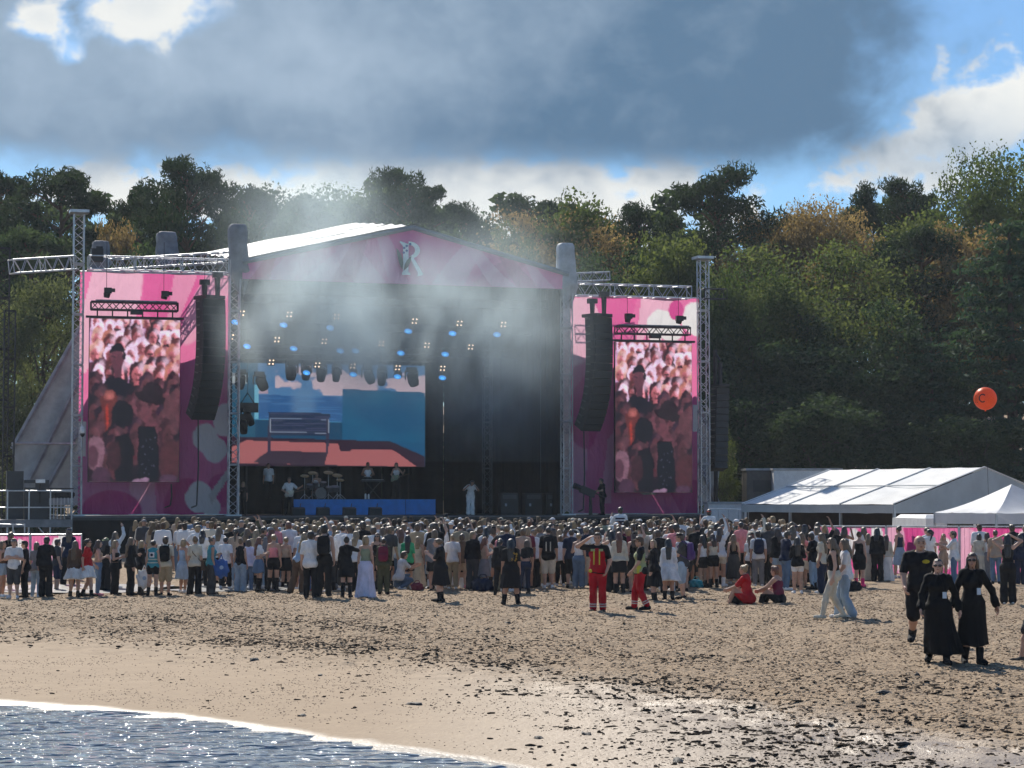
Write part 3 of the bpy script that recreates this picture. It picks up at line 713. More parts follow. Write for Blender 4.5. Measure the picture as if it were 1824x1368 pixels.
def crowd_canvas():
    """live picture of the audience, sunlit behind, shaded in front"""
    c = Canvas(150, 265, lin(140, 88, 102)); rg = np.random.default_rng(77)
    def head(x, y, r, skin, hair, top, lit, long=False, sg=False):
        ry = r / c.asp * 1.25
        c.ell(x + rg.uniform(-.01, .01), y + ry * 2.1, r * rg.uniform(1.3, 1.7), ry * 1.25, top, soft=.12, wob=.15, seed=int(x * 99)); c.ell(x - r * .5, y + ry * 2.2, r * .35, ry * .9, top * .6, .5, soft=.6)
        if long: c.ell(x, y + ry * .8, r * .95, ry * 1.5, hair * .85, soft=.15, wob=.3, seed=int(y * 99))
        c.ell(x, y - .002, r * .86, ry * .98, hair, soft=.15, wob=.35, seed=int(x * 77))
        c.ell(x - r * .06, y + ry * .26, r * .56, ry * .74, skin, soft=.18); c.ell(x - r * .25, y + ry * .35, r * .30, ry * .55, skin * .62, .6, soft=.7); c.ell(x + r * .28, y + ry * .2, r * .22, ry * .5, np.minimum(1, skin * 1.5 + .12 * lit), .55, soft=.6)
        if sg: c.rect(x - r * .5, y + ry * .06, x + r * .42, y + ry * .28, lin(44, 22, 30))
        else:
            for q in (-.24, .16): c.ell(x + r * q, y + ry * .14, r * .13, ry * .09, skin * .25, .8, soft=.5)
        c.ell(x - r * .04, y + ry * .58, r * .22, ry * .08, lin(120, 50, 55) * (.5 + .5 * lit), .8, soft=.5); c.ell(x - r * .03, y + ry * .36, r * .07, ry * .16, skin * .6, .6, soft=.6)
        c.ell(x + r * .45, y - ry * .45, r * .45, ry * .4, lin(250, 225, 225) if lit > .5 else skin * 1.6 + .04, .55 if lit > .5 else .4, soft=.9)
    for i, (y, r, n) in enumerate([(.02, .070, 9), (.065, .075, 9), (.115, .08, 8), (.17, .082, 8), (.225, .088, 7), (.285, .092, 7), (.345, .098, 7)]):
        for k in range(n):
            x = (k + .5 + (i % 2) * .4 + rg.uniform(-.32, .32)) / n; br = rg.uniform(.7, 1.1)
            head(x, y + rg.uniform(-.02, .02), r * rg.uniform(.8, 1.15), lin(200, 122, 118) * br, [lin(110, 60, 55), lin(205, 165, 140), lin(190, 130, 105), lin(70, 40, 45), lin(232, 214, 220)][rg.integers(5)], [lin(228, 205, 222), lin(215, 170, 190), lin(205, 185, 215), lin(130, 78, 88)][rg.integers(4)] * br, 1., rg.random() < .4, rg.random() < .3)
    # man with a dark cap and black shirt
    c.poly([(.10, .46), (.20, .36), (.30, .34), (.46, .40), (.52, .55), (.44, .72), (.12, .66)], lin(30, 24, 34)); c.ell(.30, .245, .075, .065, lin(120, 75, 80), soft=.12); c.rect(.27, .28, .35, .36, lin(115, 72, 78))
    c.poly([(.22, .20), (.26, .155), (.33, .145), (.38, .175), (.385, .215), (.30, .19), (.22, .215)], lin(34, 26, 36)); c.ell(.385, .235, .02, .025, lin(34, 26, 36)); c.rect(.235, .225, .29, .235, lin(70, 40, 48))
    dark = [lin(62, 36, 44), lin(84, 50, 54), lin(48, 30, 40), lin(100, 62, 66), lin(70, 45, 60), lin(38, 26, 34)]
    for i, (y, r, n) in enumerate([(.41, .100, 6), (.475, .108, 6), (.545, .115, 6), (.62, .125, 5), (.70, .135, 5), (.79, .145, 4), (.88, .15, 4)]):
        for k in range(n):
            x = (k + .5 + (i % 2) * .4 + rg.uniform(-.3, .3)) / n; q = 1.1 - .6 * (y - .4)
            if .2 < x < .47 and y < .48: continue
            head(x, y + rg.uniform(-.02, .02), r * rg.uniform(.85, 1.1), lin(122, 76, 76) * q * rg.uniform(.7, 1.05), dark[rg.integers(6)] * q * .9, dark[rg.integers(6)] * .7 * q, .2, rg.random() < .5)
    c.poly([(.12, .50), (.20, .43), (.29, .45), (.31, .52), (.26, .58), (.24, .66), (.18, .70), (.16, .58)], lin(120, 62, 54)); c.ell(.22, .47, .05, .03, lin(190, 120, 105), .8, soft=.5); c.ell(.20, .60, .014, .07, lin(200, 80, 60), .8, soft=.6)
    c.ell(.37, .585, .12, .085, lin(28, 22, 28), wob=.15); c.poly([(.46, .50), (.485, .49), (.54, .58), (.52, .60)], lin(130, 84, 86)); c.poly([(.59, .50), (.63, .495), (.66, .57), (.80, .68), (.72, .72), (.58, .62)], lin(120, 76, 78))
    c.ell(.68, .485, .19, .035, lin(44, 26, 30), rot=.25); c.ell(.70, .445, .11, .06, lin(48, 30, 34)); c.ell(.90, .54, .08, .075, lin(110, 72, 72), wob=.2)
    c.ell(.08, .83, .10, .11, lin(140, 108, 112), wob=.3); c.ell(.05, .845, .06, .07, lin(100, 66, 74), soft=.25); c.ell(.14, .97, .10, .06, lin(86, 58, 72), wob=.4)
    c.poly([(.30, .72), (.44, .70), (.50, .80), (.48, 1), (.30, 1), (.26, .84)], lin(26, 19, 24)); c.ell(.28, .84, .08, .09, lin(74, 44, 46), soft=.2); c.poly([(.54, .66), (.74, .66), (.78, .85), (.76, 1), (.55, 1)], lin(20, 18, 24))
    for k in range(16): c.ell(rg.uniform(.58, .74), rg.uniform(.72, .97), .008, .005, lin(120, 120, 130), .8, soft=.4)
    c.ell(.90, .86, .12, .12, lin(92, 54, 54), wob=.2); c.ell(.58, .99, .08, .018, lin(150, 128, 138), wob=.4); c.ell(.88, .985, .1, .03, lin(92, 66, 80), wob=.4)
    wx = ((fbm(c.X * 26, c.Y * 46, 3, 91) - .5) * .030 + (fbm(c.X * 70, c.Y * 120, 2, 92) - .5) * .016) * c.w; wy = ((fbm(c.X * 24, c.Y * 42, 3, 93) - .5) * .020 + (fbm(c.X * 66, c.Y * 110, 2, 94) - .5) * .012) * c.h
    jj, ii = np.indices(c.X.shape); c.A = c.A[np.clip((jj + wy).round().astype(int), 0, c.h), np.clip((ii + wx).round().astype(int), 0, c.w)]
    for _ in range(1): c.A = (c.A + np.roll(c.A, 1, 0) + np.roll(c.A, -1, 0) + np.roll(c.A, 1, 1) + np.roll(c.A, -1, 1)) / 5
    c.A = c.A * np.array([1.0, .90, 1.12]); lum = c.A.mean(2, keepdims=True); c.A = np.clip(lum + (c.A - lum) * 1.15, 0, 1) * (.55 + .75 * np.clip(lum * 2.2, 0, 1))
    g = (fbm(c.X * 22, c.Y * 40, 4, 5) * .9 + .55)[..., None]; c.A *= g
    return c

def bench_canvas():
    c = Canvas(190, 106, lin(16, 62, 92)); ox, oy = 425, 648; Wd, Hd = 757 - 425, 830 - 648
    q = lambda X, Y: ((X / 5.067 + 420 - ox) / Wd, (Y / 5.067 + 640 - oy) / Hd)
    Q = lambda *p: [q(*k) for k in p]
    c.poly(Q((0, 0), (225, 0), (225, 720), (0, 720)), lin(28, 78, 104)); c.poly(Q((0, 130), (160, 150), (150, 225), (0, 230)), lin(150, 160, 165))
    c.poly(Q((245, 0), (1705, 0), (1705, 340), (245, 340)), lin(70, 116, 160))
    # pink clouds
    n = fbm(c.X * 9, c.Y * 7, 4, 12); cl = np.clip((n + .5 * np.clip(c.Y * 3.2 - .35, -.3, .35) - .50) * 22, 0, 1)
    top = ((c.X > q(265, 0)[0]) & (c.Y < q(0, 322)[1])).astype(float) * (c.X > q(390, 0)[0]); c.put(cl * top, lin(192, 172, 182))
    c.poly(Q((250, 290), (330, 280), (330, 318), (250, 318)), lin(165, 140, 155))
    c.poly(Q((245, 325), (975, 335), (975, 565), (245, 545)), lin(36, 84, 136)); c.ell(*q(640, 400), .06, .18, lin(90, 125, 160), .7, soft=.8)
    n2 = fbm(c.X * 8, c.Y * 90, 2, 5); c.put(np.clip((n2 - .58) * 6, 0, .4) * (c.Y > q(0, 330)[1]) * (c.Y < q(0, 550)[1]) * (c.X < q(975, 0)[0]) * (c.X > q(245, 0)[0]), lin(80, 130, 175))
    c.poly(Q((220, 240), (247, 240), (247, 548), (220, 545)), lin(100, 165, 190)); c.poly(Q((220, 540), (970, 560), (970, 570), (220, 550)), lin(60, 125, 160))
    c.poly(Q((975, 262), (1705, 285), (1705, 880), (975, 760)), lin(14, 76, 114)); n3 = fbm(c.X * 4, c.Y * 4, 3, 8); c.put(np.clip(n3 - .35, 0, .4) * (c.X > q(980, 0)[0]) * (c.Y > q(0, 290)[1]) * (c.Y < q(0, 740)[1]), lin(30, 110, 140))
    c.poly(Q((0, 700), (150, 705), (1400, 735), (1705, 870), (1705, 1000), (0, 1000)), lin(44, 26, 42))
    c.poly(Q((-20, 940), (20, 800), (150, 735), (940, 757), (960, 830), (1050, 830), (1055, 806), (1430, 815), (1640, 968), (-20, 935)), lin(160, 92, 94))
    c.poly(Q((265, 880), (345, 825), (850, 838), (820, 955), (205, 935)), lin(52, 38, 52))
    c.poly(Q((335, 480), (870, 485), (850, 690), (345, 690)), lin(30, 42, 68), .97)
    for k in range(9): y = 490 + k * 21; c.poly(Q((345, y), (860, y + 4), (860, y + 9), (345, y + 5)), lin(62, 66, 96), .8)
    c.poly(Q((352, 655), (845, 660), (845, 668), (352, 663)), lin(120, 130, 150)); c.poly(Q((352, 532), (845, 540), (845, 546), (352, 538)), lin(110, 122, 145))
    for x in (336, 838): c.poly(Q((x, 540), (x + 26, 540), (x + 18, 850), (x - 4, 850)), lin(48, 44, 66)); c.poly(Q((x + 14, 545), (x + 20, 545), (x + 20, 660), (x + 14, 660)), lin(150, 160, 175), .8)
    return c

# ------------------------------------------------------------------ trusses
def truss_piece(mb, a, b, w, bays, rc=.032, rb=.017, h=None):
    a, b = Vector(a), Vector(b); d = (b - a).normalized(); h = h or w
    s = d.cross(Vector((0, 0, 1))); s = Vector((1, 0, 0)) if s.length < .1 else s.normalized()
    t = s.cross(d).normalized(); L = (b - a).length
    cs = [(s * i * w / 2 + t * j * h / 2) for i, j in ((-1, -1), (1, -1), (1, 1), (-1, 1))]
    for c in cs: mb.rod(a + c, b + c, rc, 5)
    for k in range(bays):
        p0, p1 = a + d * (L * k / bays), a + d * (L * (k + 1) / bays)
        for i in range(4):
            c0, c1 = cs[i], cs[(i + 1) % 4]
            if (k + i) % 2: c0, c1 = c1, c0
            mb.rod(p0 + c0, p1 + c1, rb, 4)
        if k == 0 or k == bays - 1:
            q = p0 if k == 0 else p1
            for i in range(4): mb.rod(q + cs[i], q + cs[(i + 1) % 4], rb * 1.3, 4)
    return mb
def truss_thing(name, label, cat, a, b, w, sec, mat, group='trusses and lattice towers of the stage', bays=5, h=None):
    """lattice of bolted sections between two stage points (u, v, z)"""
    o = thing(name, label, cat, S(*a), YAW, group); A = Vector((0, 0, 0)); B = Vector(b) - Vector(a); n = max(1, round(B.length / sec))
    for k in range(n):
        truss_piece(MB(), A.lerp(B, k / n), A.lerp(B, (k + 1) / n - .004), w, bays, h=h).build('truss_section', mat, o)
    return o

DECK = 1.74
# ---- platform
pf = thing('stage_platform', 'long black stage platform with dark cloth skirt behind the crowd', 'stage', S(-.6, -.9, 0), YAW)
MB().box((16.0, 7.0, DECK - .10), (32.0, 14.0, .2)).build('deck', pm('stage_deck', (.022, .022, .024), rough=.45, var=.3, scale=2), pf)
for k in range(16):
    me_c = Canvas(16, 6, (0, 0, 0)); me = me_c.mesh('skirt_panel', 1.995, DECK - .21, .10, k)
    o = obj('skirt_panel', me, M_DRAPE, pf, (k * 2.0, -.06, .02))
MB().box((16, -.02, DECK - .04), (32, .05, .06)).build('edge_trim', pm('stage_edge', (.10, .10, .11), rough=.5), pf)

# ---- towers
def tower(px, top_py, v, label, w=.46, mat=M_ALU, zb=DECK, plate=True):
    u, zt = uz(px, top_py, v)
    o = truss_thing('truss_tower', label, 'tower', (u, v, zb), (u, v, zt), w, 2.4, mat, bays=6)
    if plate: MB().box((0, 0, zt - zb + .07), (w * 1.9, w * 1.9, .13)).build('top_plate', M_ALU, o)
    MB().box((0, 0, .03), (w * 1.6, w * 1.6, .06)).build('base_plate', M_ALU, o)
    return o, u, zt
tower(141, 380, 0, 'bright lattice tower at the scaffold end of the pink banner'); tower(1252, 462, 0, 'bright lattice tower at the tent end of the pink banner')
_, UL, ZTL = tower(418, 462, -.1, 'lattice tower under the large grey hood beside the stage opening', plate=False); _, UR, ZTR = tower(1009, 500, -.1, 'lattice tower under the pale hood at the tent side of the opening', plate=False)
UM = uz(868, 600, 7)[0]; truss_thing('truss_tower', 'slim dark lattice column standing inside the stage opening', 'tower', (UM, 7, DECK), (UM, 7, uz(868, 588, 7)[1]), .4, 2.6, pm('dull_truss', (.16, .17, .18), rough=.4, metal=.6), bays=6)
# horizontals
u0, z0 = uz(20, 470, .6); u1, z1 = uz(404, 470, .6)
truss_thing('horizontal_truss', 'long bright truss between scaffold end tower and large grey hood', 'truss', (0.35, .0, uz(152, 468)[1]), (UL - .3, 0, uz(404, 475)[1]), .75, 2.4, M_ALU, h=.62)
truss_thing('horizontal_truss', 'bright truss arm jutting out over the black mast', 'truss', (uz(20, 475, -1)[0], -1, uz(20, 475, -1)[1]), (-.3, 0, uz(130, 468)[1]), .6, 2.0, M_ALU, h=.62)
truss_thing('horizontal_truss', 'bright truss running back from the roof toward the far hoods', 'truss', (2.2, 8, uz(250, 462, 8)[1] - .3), (UL - .2, .8, uz(404, 455)[1]), .5, 2.4, M_ALU, h=.5)
truss_thing('horizontal_truss', 'bright truss between pale hood and the tower at the tent end', 'truss', (UR + .4, 0, uz(1030, 516)[1]), (30.1, 0, uz(1240, 522)[1]), .7, 2.4, M_ALU, h=.60)
truss_thing('horizontal_truss', 'short dark truss stub past the tower at the tent end', 'truss', (30.8, 0, uz(1262, 524)[1]), (uz(1292, 524)[0], 0, uz(1292, 524)[1]), .5, 1.2, M_BTRUSS, bays=3)
truss_thing('horizontal_truss', 'short bright truss stub above the horizontal truss near the pale hood', 'truss', (UR + .4, 4, uz(1022, 497, 4)[1]), (uz(1084, 492, 4)[0], 4, uz(1084, 492, 4)[1]), .5, 2, M_ALU, h=.42)
truss_thing('horizontal_truss', 'slanting lattice brace behind the pink banner', 'truss', (uz(300, 545, 2.2)[0], 2.2, uz(300, 545, 2.2)[1]), (uz(352, 488, 2.2)[0], 2.2, uz(352, 488, 2.2)[1]), .45, 2, M_ALU)

# ---- hoods: cloth covers tied over tower heads
def hood(pxc, y0, y1, wpx, v, label, mat, tail=0.):
    uc, zt = uz(pxc, y0, v); _, zb = uz(pxc, y1, v); w = wpx / FPX * (S(uc, v).y); h = zt - zb; n = 20; V, Fq = [], []
    prof = [(0, .78), (.02, .92), (.10, 1.), (.35, 1.02), (.6, 1.06), (.78, 1.15), (.9, 1.0 - tail * .35), (1, 1.05 - tail * .8)]; sd = int(pxc)
    rings = 26
    for i in range(rings + 1):
        t = i / rings; s = np.interp(t, [p[0] for p in prof], [p[1] for p in prof])
        for k in range(n):
            a = 2 * math.pi * k / n; c, d = math.cos(a), math.sin(a); sq = (abs(c) ** 5 + abs(d) ** 5) ** -.2
            wob = 1 + .22 * (float(fbm(np.array(c * 2.2 + 5), np.array(d * 2.2 + t * 3.2), 3, sd)) - .5) * (1 + 2 * t) + .05 * math.sin(a * 7 + t * 5)
            V.append((c * sq * w / 2 * s * wob * (1 - .06 * (1 - t)) + tail * .25 * t * t * w, d * sq * w / 2 * s * wob, h * (1 - t) - (.35 * tail * (1 + math.sin(a * 2 + 1)) * t ** 3)))
    for i in range(rings):
        for k in range(n): Fq.append((i * n + k, i * n + (k + 1) % n, (i + 1) * n + (k + 1) % n, (i + 1) * n + k))
    V.append((0, 0, h + .02)); me = bpy.data.meshes.new('hood'); me.from_pydata(V, [], Fq + [(k, len(V) - 1, (k + 1) % n) for k in range(n)]); me.update(); me.polygons.foreach_set('use_smooth', [True] * len(me.polygons))
    return tag(obj('tower_hood', me, mat, None, S(uc, v, zb), YAW), label, 'cover', 'cloth hoods over tower heads')
hood(423, 400, 503, 33, -.1, 'large grey cloth hood beside the white roof edge', M_HOOD, 1.0)
hood(1007, 434, 528, 30, -.1, 'pale grey hood at the tent side of the pink gable', pm('pale_cover_cloth', (.34, .37, .40), rough=.6, var=.25, scale=2, bump=.9, bscale=4), .9)
hood(297, 414, 474, 36, 9, 'mid sized grey hood over the back tower', M_HOOD); hood(179, 430, 480, 31, 12, 'smallest grey hood beside the scaffold end tower', M_HOOD)
tag(MB().box((0, 0, .3), (.55, .5, .6)).box((.1, 0, .65), (.3, .3, .12)).build('chain_hoist', M_BLACK, loc=S(.75, 0, uz(160, 462)[1] - .1), rotz=YAW), 'black hoist box on the truss beside the scaffold end tower', 'hoist')

# ---- roof
uL, zL = uz(432, 466, -.5); uRr, zR = uz(1012, 488, -.5); uP, zP = uz(735, 405, -.5); _, zb0 = uz(440, 497, -.5); _, zb1 = uz(1005, 515, -.5)
rf = thing('stage_roof', 'gabled white stage roof with pink printed gable front', 'roof', S(uL, -.5, 0), YAW)
ur, up_ = uRr - uL, uP - uL
def fas(x, y):
    u = x * ur; ztop = np.where(u < up_, zL + (zP - zL) * u / up_, zP + (zR - zP) * (u - up_) / (ur - up_)); zbo = zb0 + (zb1 - zb0) * x
    return u, zbo + (ztop - .12 - zbo) * (1 - y)
fc = Canvas(230, 34, (.80, .20, .42))
for (x, w, s_, c_) in ((.10, .05, .06, PKL), (.24, .07, .1, PKL), (.38, .05, -.08, PKL), (.47, .03, -.05, PKL), (.62, .05, .08, PKL), (.74, .05, .1, (.52, .06, .22)), (.80, .04, -.1, PKL), (.88, .04, -.08, (.5, .05, .2)), (.93, .03, -.05, PKL), (.3, .04, .05, (.55, .06, .22)), (.05, .03, .03, (.6, .03, .12))):
    fc.poly([(x - w, 1), (x + w, 1), (x + w * .6 + s_, 0), (x - w * .6 + s_, 0)], c_, .6)
fo = obj('gable_banner', fc.mesh('gable_banner', 1, 1, .06, 4, fas), print_mat('printed_gable', .05), rf)
me_t = MB()
for (a, b) in (((0, zL), (up_, zP)), ((up_, zP), (ur, zR))):
    me_t.rod((a[0], -.05, a[1] - .02), (b[0], -.05, b[1] - .02), .13, 6)
me_t.build('gable_edge', pm('gable_edge', (.20, .22, .24), rough=.6), rf)
RISE, DEPTH = 1.75, 13.5
for sgn, (a, b) in enumerate((((0, zL), (up_, zP)), ((up_, zP), (ur, zR)))):
    for k in range(6):
        t0, t1 = k / 6, (k + 1) / 6 - .004; c = Canvas(20, 12, (0, 0, 0))
        xz = lambda x, y, t0=t0, t1=t1, a=a, b=b: (a[0] + (b[0] - a[0]) * x, a[1] + (b[1] - a[1]) * x)
        x, z = xz(c.X, c.Y); y = (t0 + (t1 - t0) * c.Y) * DEPTH + .25; z = z + (y / DEPTH) * RISE + .10 - .10 * np.sin(np.pi * c.Y) + .09 * fbm(x * .9, y * .9, 3, k + sgn * 9)
        i = (np.arange(12)[:, None] * 21 + np.arange(20)[None, :]).ravel()
        obj('roof_panel', np_mesh('roof_panel', np.stack([x, y, z], 2).reshape(-1, 3), np.stack([i, i + 1, i + 22, i + 21], 1)), M_WROOF, rf)
        ln = MB().add([(a[0], t0 * DEPTH + .3, a[1] + t0 * RISE - .25), (b[0], t0 * DEPTH + .3, b[1] + t0 * RISE - .25), (b[0], t1 * DEPTH + .3, b[1] + t1 * RISE - .25), (a[0], t1 * DEPTH + .3, a[1] + t1 * RISE - .25)], [(0, 1, 2, 3)])
        ln.build('black_lining', M_DRAPE, rf)
# emblem: a serif R with sprig
def flat(polys, mat, name, parent, y=-.16):
    mb = MB()
    for p in polys: mb.prism(p, y, y + .02)
    return mb.build(name, mat, parent)
ex0, ez1 = uz(708, 430, -.5); ex1, ez0 = uz(752, 491, -.5); ex0 -= uL; ex1 -= uL; Wl, Hl = ex1 - ex0, ez1 - ez0
L = lambda x, y: (ex0 + x * Wl, ez0 + y * Hl)
arc = lambda cx, cyy, rx, ry, a0, a1, n=14: [L(cx + rx * math.cos(R(a0 + (a1 - a0) * k / n)), cyy + ry * math.sin(R(a0 + (a1 - a0) * k / n))) for k in range(n + 1)]
EM = pm('emblem_white', (.80, .86, .84), rough=.7, var=.08); EG = pm('emblem_green', (.10, .13, .11), rough=.7); EB = pm('emblem_blue', (.12, .16, .36), rough=.7)
em = bpy.data.objects.new('emblem', None); COL.objects.link(em); em.parent = rf
flat([[L(.16, 0), L(.50, 0), L(.47, .07), L(.42, .10), L(.42, .92), L(.10, 1.0), L(.05, .98), L(.14, .90), L(.20, .84), L(.20, .10), L(.16, .07)]], EM, 'letter_stem', em)
oa = arc(.44, .74, .44, .26, 90, -75); ia = arc(.44, .74, .24, .16, -70, 90)
flat([[L(.42, 1.0)] + oa + ia + [L(.42, .90)]], EM, 'letter_bowl', em, -.165)
flat([[L(.46, .56), L(.62, .52), L(1.0, .06), L(.98, 0), L(.78, -.03), L(.80, .06), L(.55, .40)]], EM, 'letter_leg', em, -.17)
flat([[L(-.08, .78), L(.02, .72), L(.12, .58), L(.20, .40), L(.20, .22), L(.16, .16), L(.04, .34), L(-.02, .55)]], EG, 'leaf', em, -.18)
flat([[L(.22, .12), L(.26, .30), L(.36, .44), L(.52, .56), L(.50, .40), L(.40, .24)]], EG, 'leaf', em, -.185)
for (x, y) in ((.24, .80), (.34, .86), (.34, .72), (.22, .66), (.48, .92)): flat([[L(x + .05 * math.cos(k), y + .035 * math.sin(k)) for k in np.linspace(0, 5.6, 9)]], EB, 'berry', em, -.19)

# ---- drapes behind and beside the stage, roof underside stays dark
def drape(name, label, a, b, z0, z1, w=.18):
    A, B = S(*a), S(*b); Ln = (B - A).length; c = Canvas(int(Ln * 4), 6, (0, 0, 0)); o = thing(name, label, 'drape', A + Vector((0, 0, z0)), math.atan2(B.y - A.y, B.x - A.x), 'black stage drapes')
    n = max(1, round(Ln / 3.2))
    for k in range(n):
        cc = Canvas(26, 3, (0, 0, 0)); me = cc.mesh('drape_panel', Ln / n - .01, z1 - z0, 0); co = np.array([v.co[:] for v in me.vertices]); co[:, 1] = w * .5 * np.sin(co[:, 0] * 9 + k) * (1 - .35 * co[:, 2] / (z1 - z0))
        me.vertices.foreach_set('co', co.ravel()); me.update(); obj('drape_panel', me, M_DRAPE, o, (k * Ln / n, 0, 0))
    return o
drape('stage_drape', 'black back drape behind the bench picture screen', (UL - .3, 12.6), (UR + .3, 12.6), DECK, 15.2)
drape('stage_drape', 'black side drape behind the tower under the large grey hood', (UL - .1, .8), (UL - .1, 12.4), DECK, 14.0); drape('stage_drape', 'black side drape behind the tower under the pale hood', (UR + .1, .8), (UR + .1, 12.4), DECK, 14.2)

# ---- printed side banners
def side_banner(side, px0, px1, y0, y1, label):
    ua, zt = uz(px0, y0, .35); ub, _ = uz(px1, y0, .35); zb = DECK + .06
    W, H = ub - ua, zt - zb
    o = thing('printed_banner', label, 'banner', S(ua, .35, zb), YAW, 'tall pink banners beside the stage')
    obj('fabric', banner_canvas(side).mesh('fabric', W, H, .16, 3 + side), M_PRINT, o)
    MB().rod((0, 0, H), (W, 0, H), .035).build('hem_pole', M_ALU, o); MB().rod((0, 0, 0), (W, 0, 0), .03).build('hem_pole', M_ALU, o)
    return ua, ub, zt
side_banner(0, 143, 411, 483, 905, 'tall pink printed banner on the scaffold side of the stage'); side_banner(1, 1017, 1244, 525, 918, 'tall pink printed banner on the tent side of the stage')

# ---- hanging video screens with their trusses
def video_wall(px0, px1, y0, y1, label, tlabel, hl, hoists):
    v = -.7; ua, zt = uz(px0, y0, v); ub, _ = uz(px1, y0, v); _, zb = uz(px0, y1, v); W, H = ub - ua, zt - zb
    o = thing('video_screen', label, 'screen', S(ua, v, zb), YAW, 'hanging video screens'); obj('picture', CROWD.mesh('picture', W, H) if not CM else CM[0], M_SCREEN, o).scale = (1, 1, 1)
    MB().box((W / 2, .12, H / 2), (W + .04, .18, H + .04)).build('cabinet', M_BLACK, o); MB().box((W / 2, .05, H + .08), (W + .35, .16, .10)).build('header_bar', M_BLACK, o)
    for k in range(6): MB().rod((W * (k + .5) / 6, .05, H + .1), (W * (k + .5) / 6, .05, H + .38), .035).build('hanger', M_BLACK, o)
    t = thing('screen_truss', tlabel, 'truss', S(ua + .05, v + .05, zt + .38), YAW, 'black trusses above the video screens')
    truss_piece(MB(), (0, 0, .22), (W * .96, 0, .22), .4, 12, .045, .022, .36).build('truss_section', M_BTRUSS, t)
    MB().box((W * .5, -.1, -.05), (.55, .35, .22)).build('control_box', M_BTRUSS, t); MB().box((W * .5, 0, .47), (W * .9, .24, .06)).build('cable_tray', pm('cable_tray_top', (.25, .25, .25), rough=.35, var=.5, scale=9), t)
    for (hx, hy, lab) in hoists:
        uu, zz = uz(hx, hy, v); g = thing('chain_hoist', lab, 'hoist', S(uu, v + .05, zt + .98), YAW, 'black chain hoists')
        MB().rod((0, 0, 0), (.03, 0, zz - zt - 1.25), .13, 8, .17).build('chain_bag', M_BLACK, g); MB().box((.06, 0, zz - zt - 1.12), (.34, .26, .26)).box((.28, 0, zz - zt - 1.1), (.22, .18, .16)).build('motor', M_BLACK, g)
        MB().rod((0, 0, zz - zt - 1.0), (0, 0, 14.6 - zt - .98 - .1), .012, 4).build('chain', M_CABLE, g)
CROWD = crowd_canvas(); CM = []
video_wall(160, 321, 567, 858, 'large live crowd screen in front of the pink banner by the scaffold', 'black lattice truss over the crowd screen by the scaffold', 0, ((190, 512, 'black hoist over the scaffold end of the larger screen'), (292, 518, 'black hoist over the stage end of the larger screen')))
video_wall(1096, 1232, 609, 877, 'smaller live crowd screen in front of the pink banner by the tents', 'black lattice truss over the crowd screen by the tents', 1, ((1118, 558, 'black hoist over the stage end of the smaller screen'), (1209, 562, 'black hoist over the tent end of the smaller screen')))

# ---- bench picture screen at the back of the stage
v = 11.5; ua, zt = uz(414, 646, v); ub, zb = uz(757, 831, v); W, H = ub - ua, zt - zb
o = thing('backdrop_screen', 'wide screen showing a bench before a window and pink clouds', 'screen', S(ua, v, zb), YAW)
obj('picture', bench_canvas().mesh('picture', W, H), screen_mat('backdrop_led', .80), o); MB().box((W / 2, .15, H / 2), (W + .05, .25, H + .05)).build('cabinet', M_BLACK, o)
for k in (.08, .5, .92): MB().rod((W * k, .3, DECK - zb), (W * k, .3, H), .05).build('support_post', M_BTRUSS, o)

# ---- line array speakers
def line_array(pxt, ytop, ybot, label, n=15, w=1.22, v=-1.8, black=M_BLACK, cab=pm('speaker_black', (.030, .034, .036), rough=.65, var=.2)):
    uu, zt = uz(pxt, ytop, v); _, zb = uz(pxt, ybot, v); hh = (zt - zb) / n
    o = thing('line_array', label, 'speaker', S(uu, v, zt), YAW + R(24), 'hanging loudspeaker columns'); y, z, ang = 0., 0., 0.
    for k in range(n):
        ang = R(-3 + 40 * (k / n) ** 2.0); rot = Matrix.Rotation(ang, 3, 'X'); cz = Vector((0, y, z)) + rot @ Vector((0, 0, -hh / 2))
        mb = MB(); mb.box(cz, (w, .62, hh * .985), rot); c = mb.build('speaker_cabinet', cab, o)
        g = MB().box(cz + rot @ Vector((0, -.325, 0)), (w * .9, .03, hh * .74), rot).build('grille', pm('speaker_grille', (.022, .026, .028), rough=.8, var=.2, scale=60), c)
        if k % 1 == 0: MB().box(cz + rot @ Vector((-w / 2 - .02, .1, hh * .28)), (.05, .3, .06), rot).build('rigging_plate', pm('rigging_steel', (.10, .10, .10), rough=.4), c)
        e = rot @ Vector((0, 0, -hh)); y += e.y; z += e.z
    MB().box((0, .1, .10), (w * .85, 1.1, .16)).build('bumper_frame', black, o)
    for dx, dz in ((-.25, .55), (.35, .9)):
        h = thing('chain_hoist', ('lower' if dz < .7 else 'higher') + ' black hoist holding the ' + label, 'hoist', S(uu + dx, v, zt + .2), YAW, 'black chain hoists')
        MB().rod((0, .2, 0), (0, .2, dz), .11, 8, .14).build('chain_bag', black, h); MB().box((0, .2, dz + .08), (.46, .3, .24)).build('motor', black, h); MB().rod((0, .2, dz + .1), (0, .2, 14.0 - zt - .2), .012, 4).build('chain', M_CABLE, h)
    return o
line_array(375, 534, 748, 'curved black speaker column in front of the scaffold side banner'); line_array(1066, 566, 768, 'curved black speaker column in front of the tent side banner')
def hang(px, y0, y1, v, label, mat=M_CABLE, r=.035):
    uu, za = uz(px, y0, v); u2, zz = uz(px + 1, y1, v); pts = [Vector((0, 0, za - zz)), Vector((.03, 0, (za - zz) * .5)), Vector((-.04, 0, .12)), Vector((-.3, -.05, .02))]
    tag(MB().path(pts, r, 5).build('speaker_cable', mat, None, loc=S(uu, v, zz), rotz=YAW), label, 'cable')
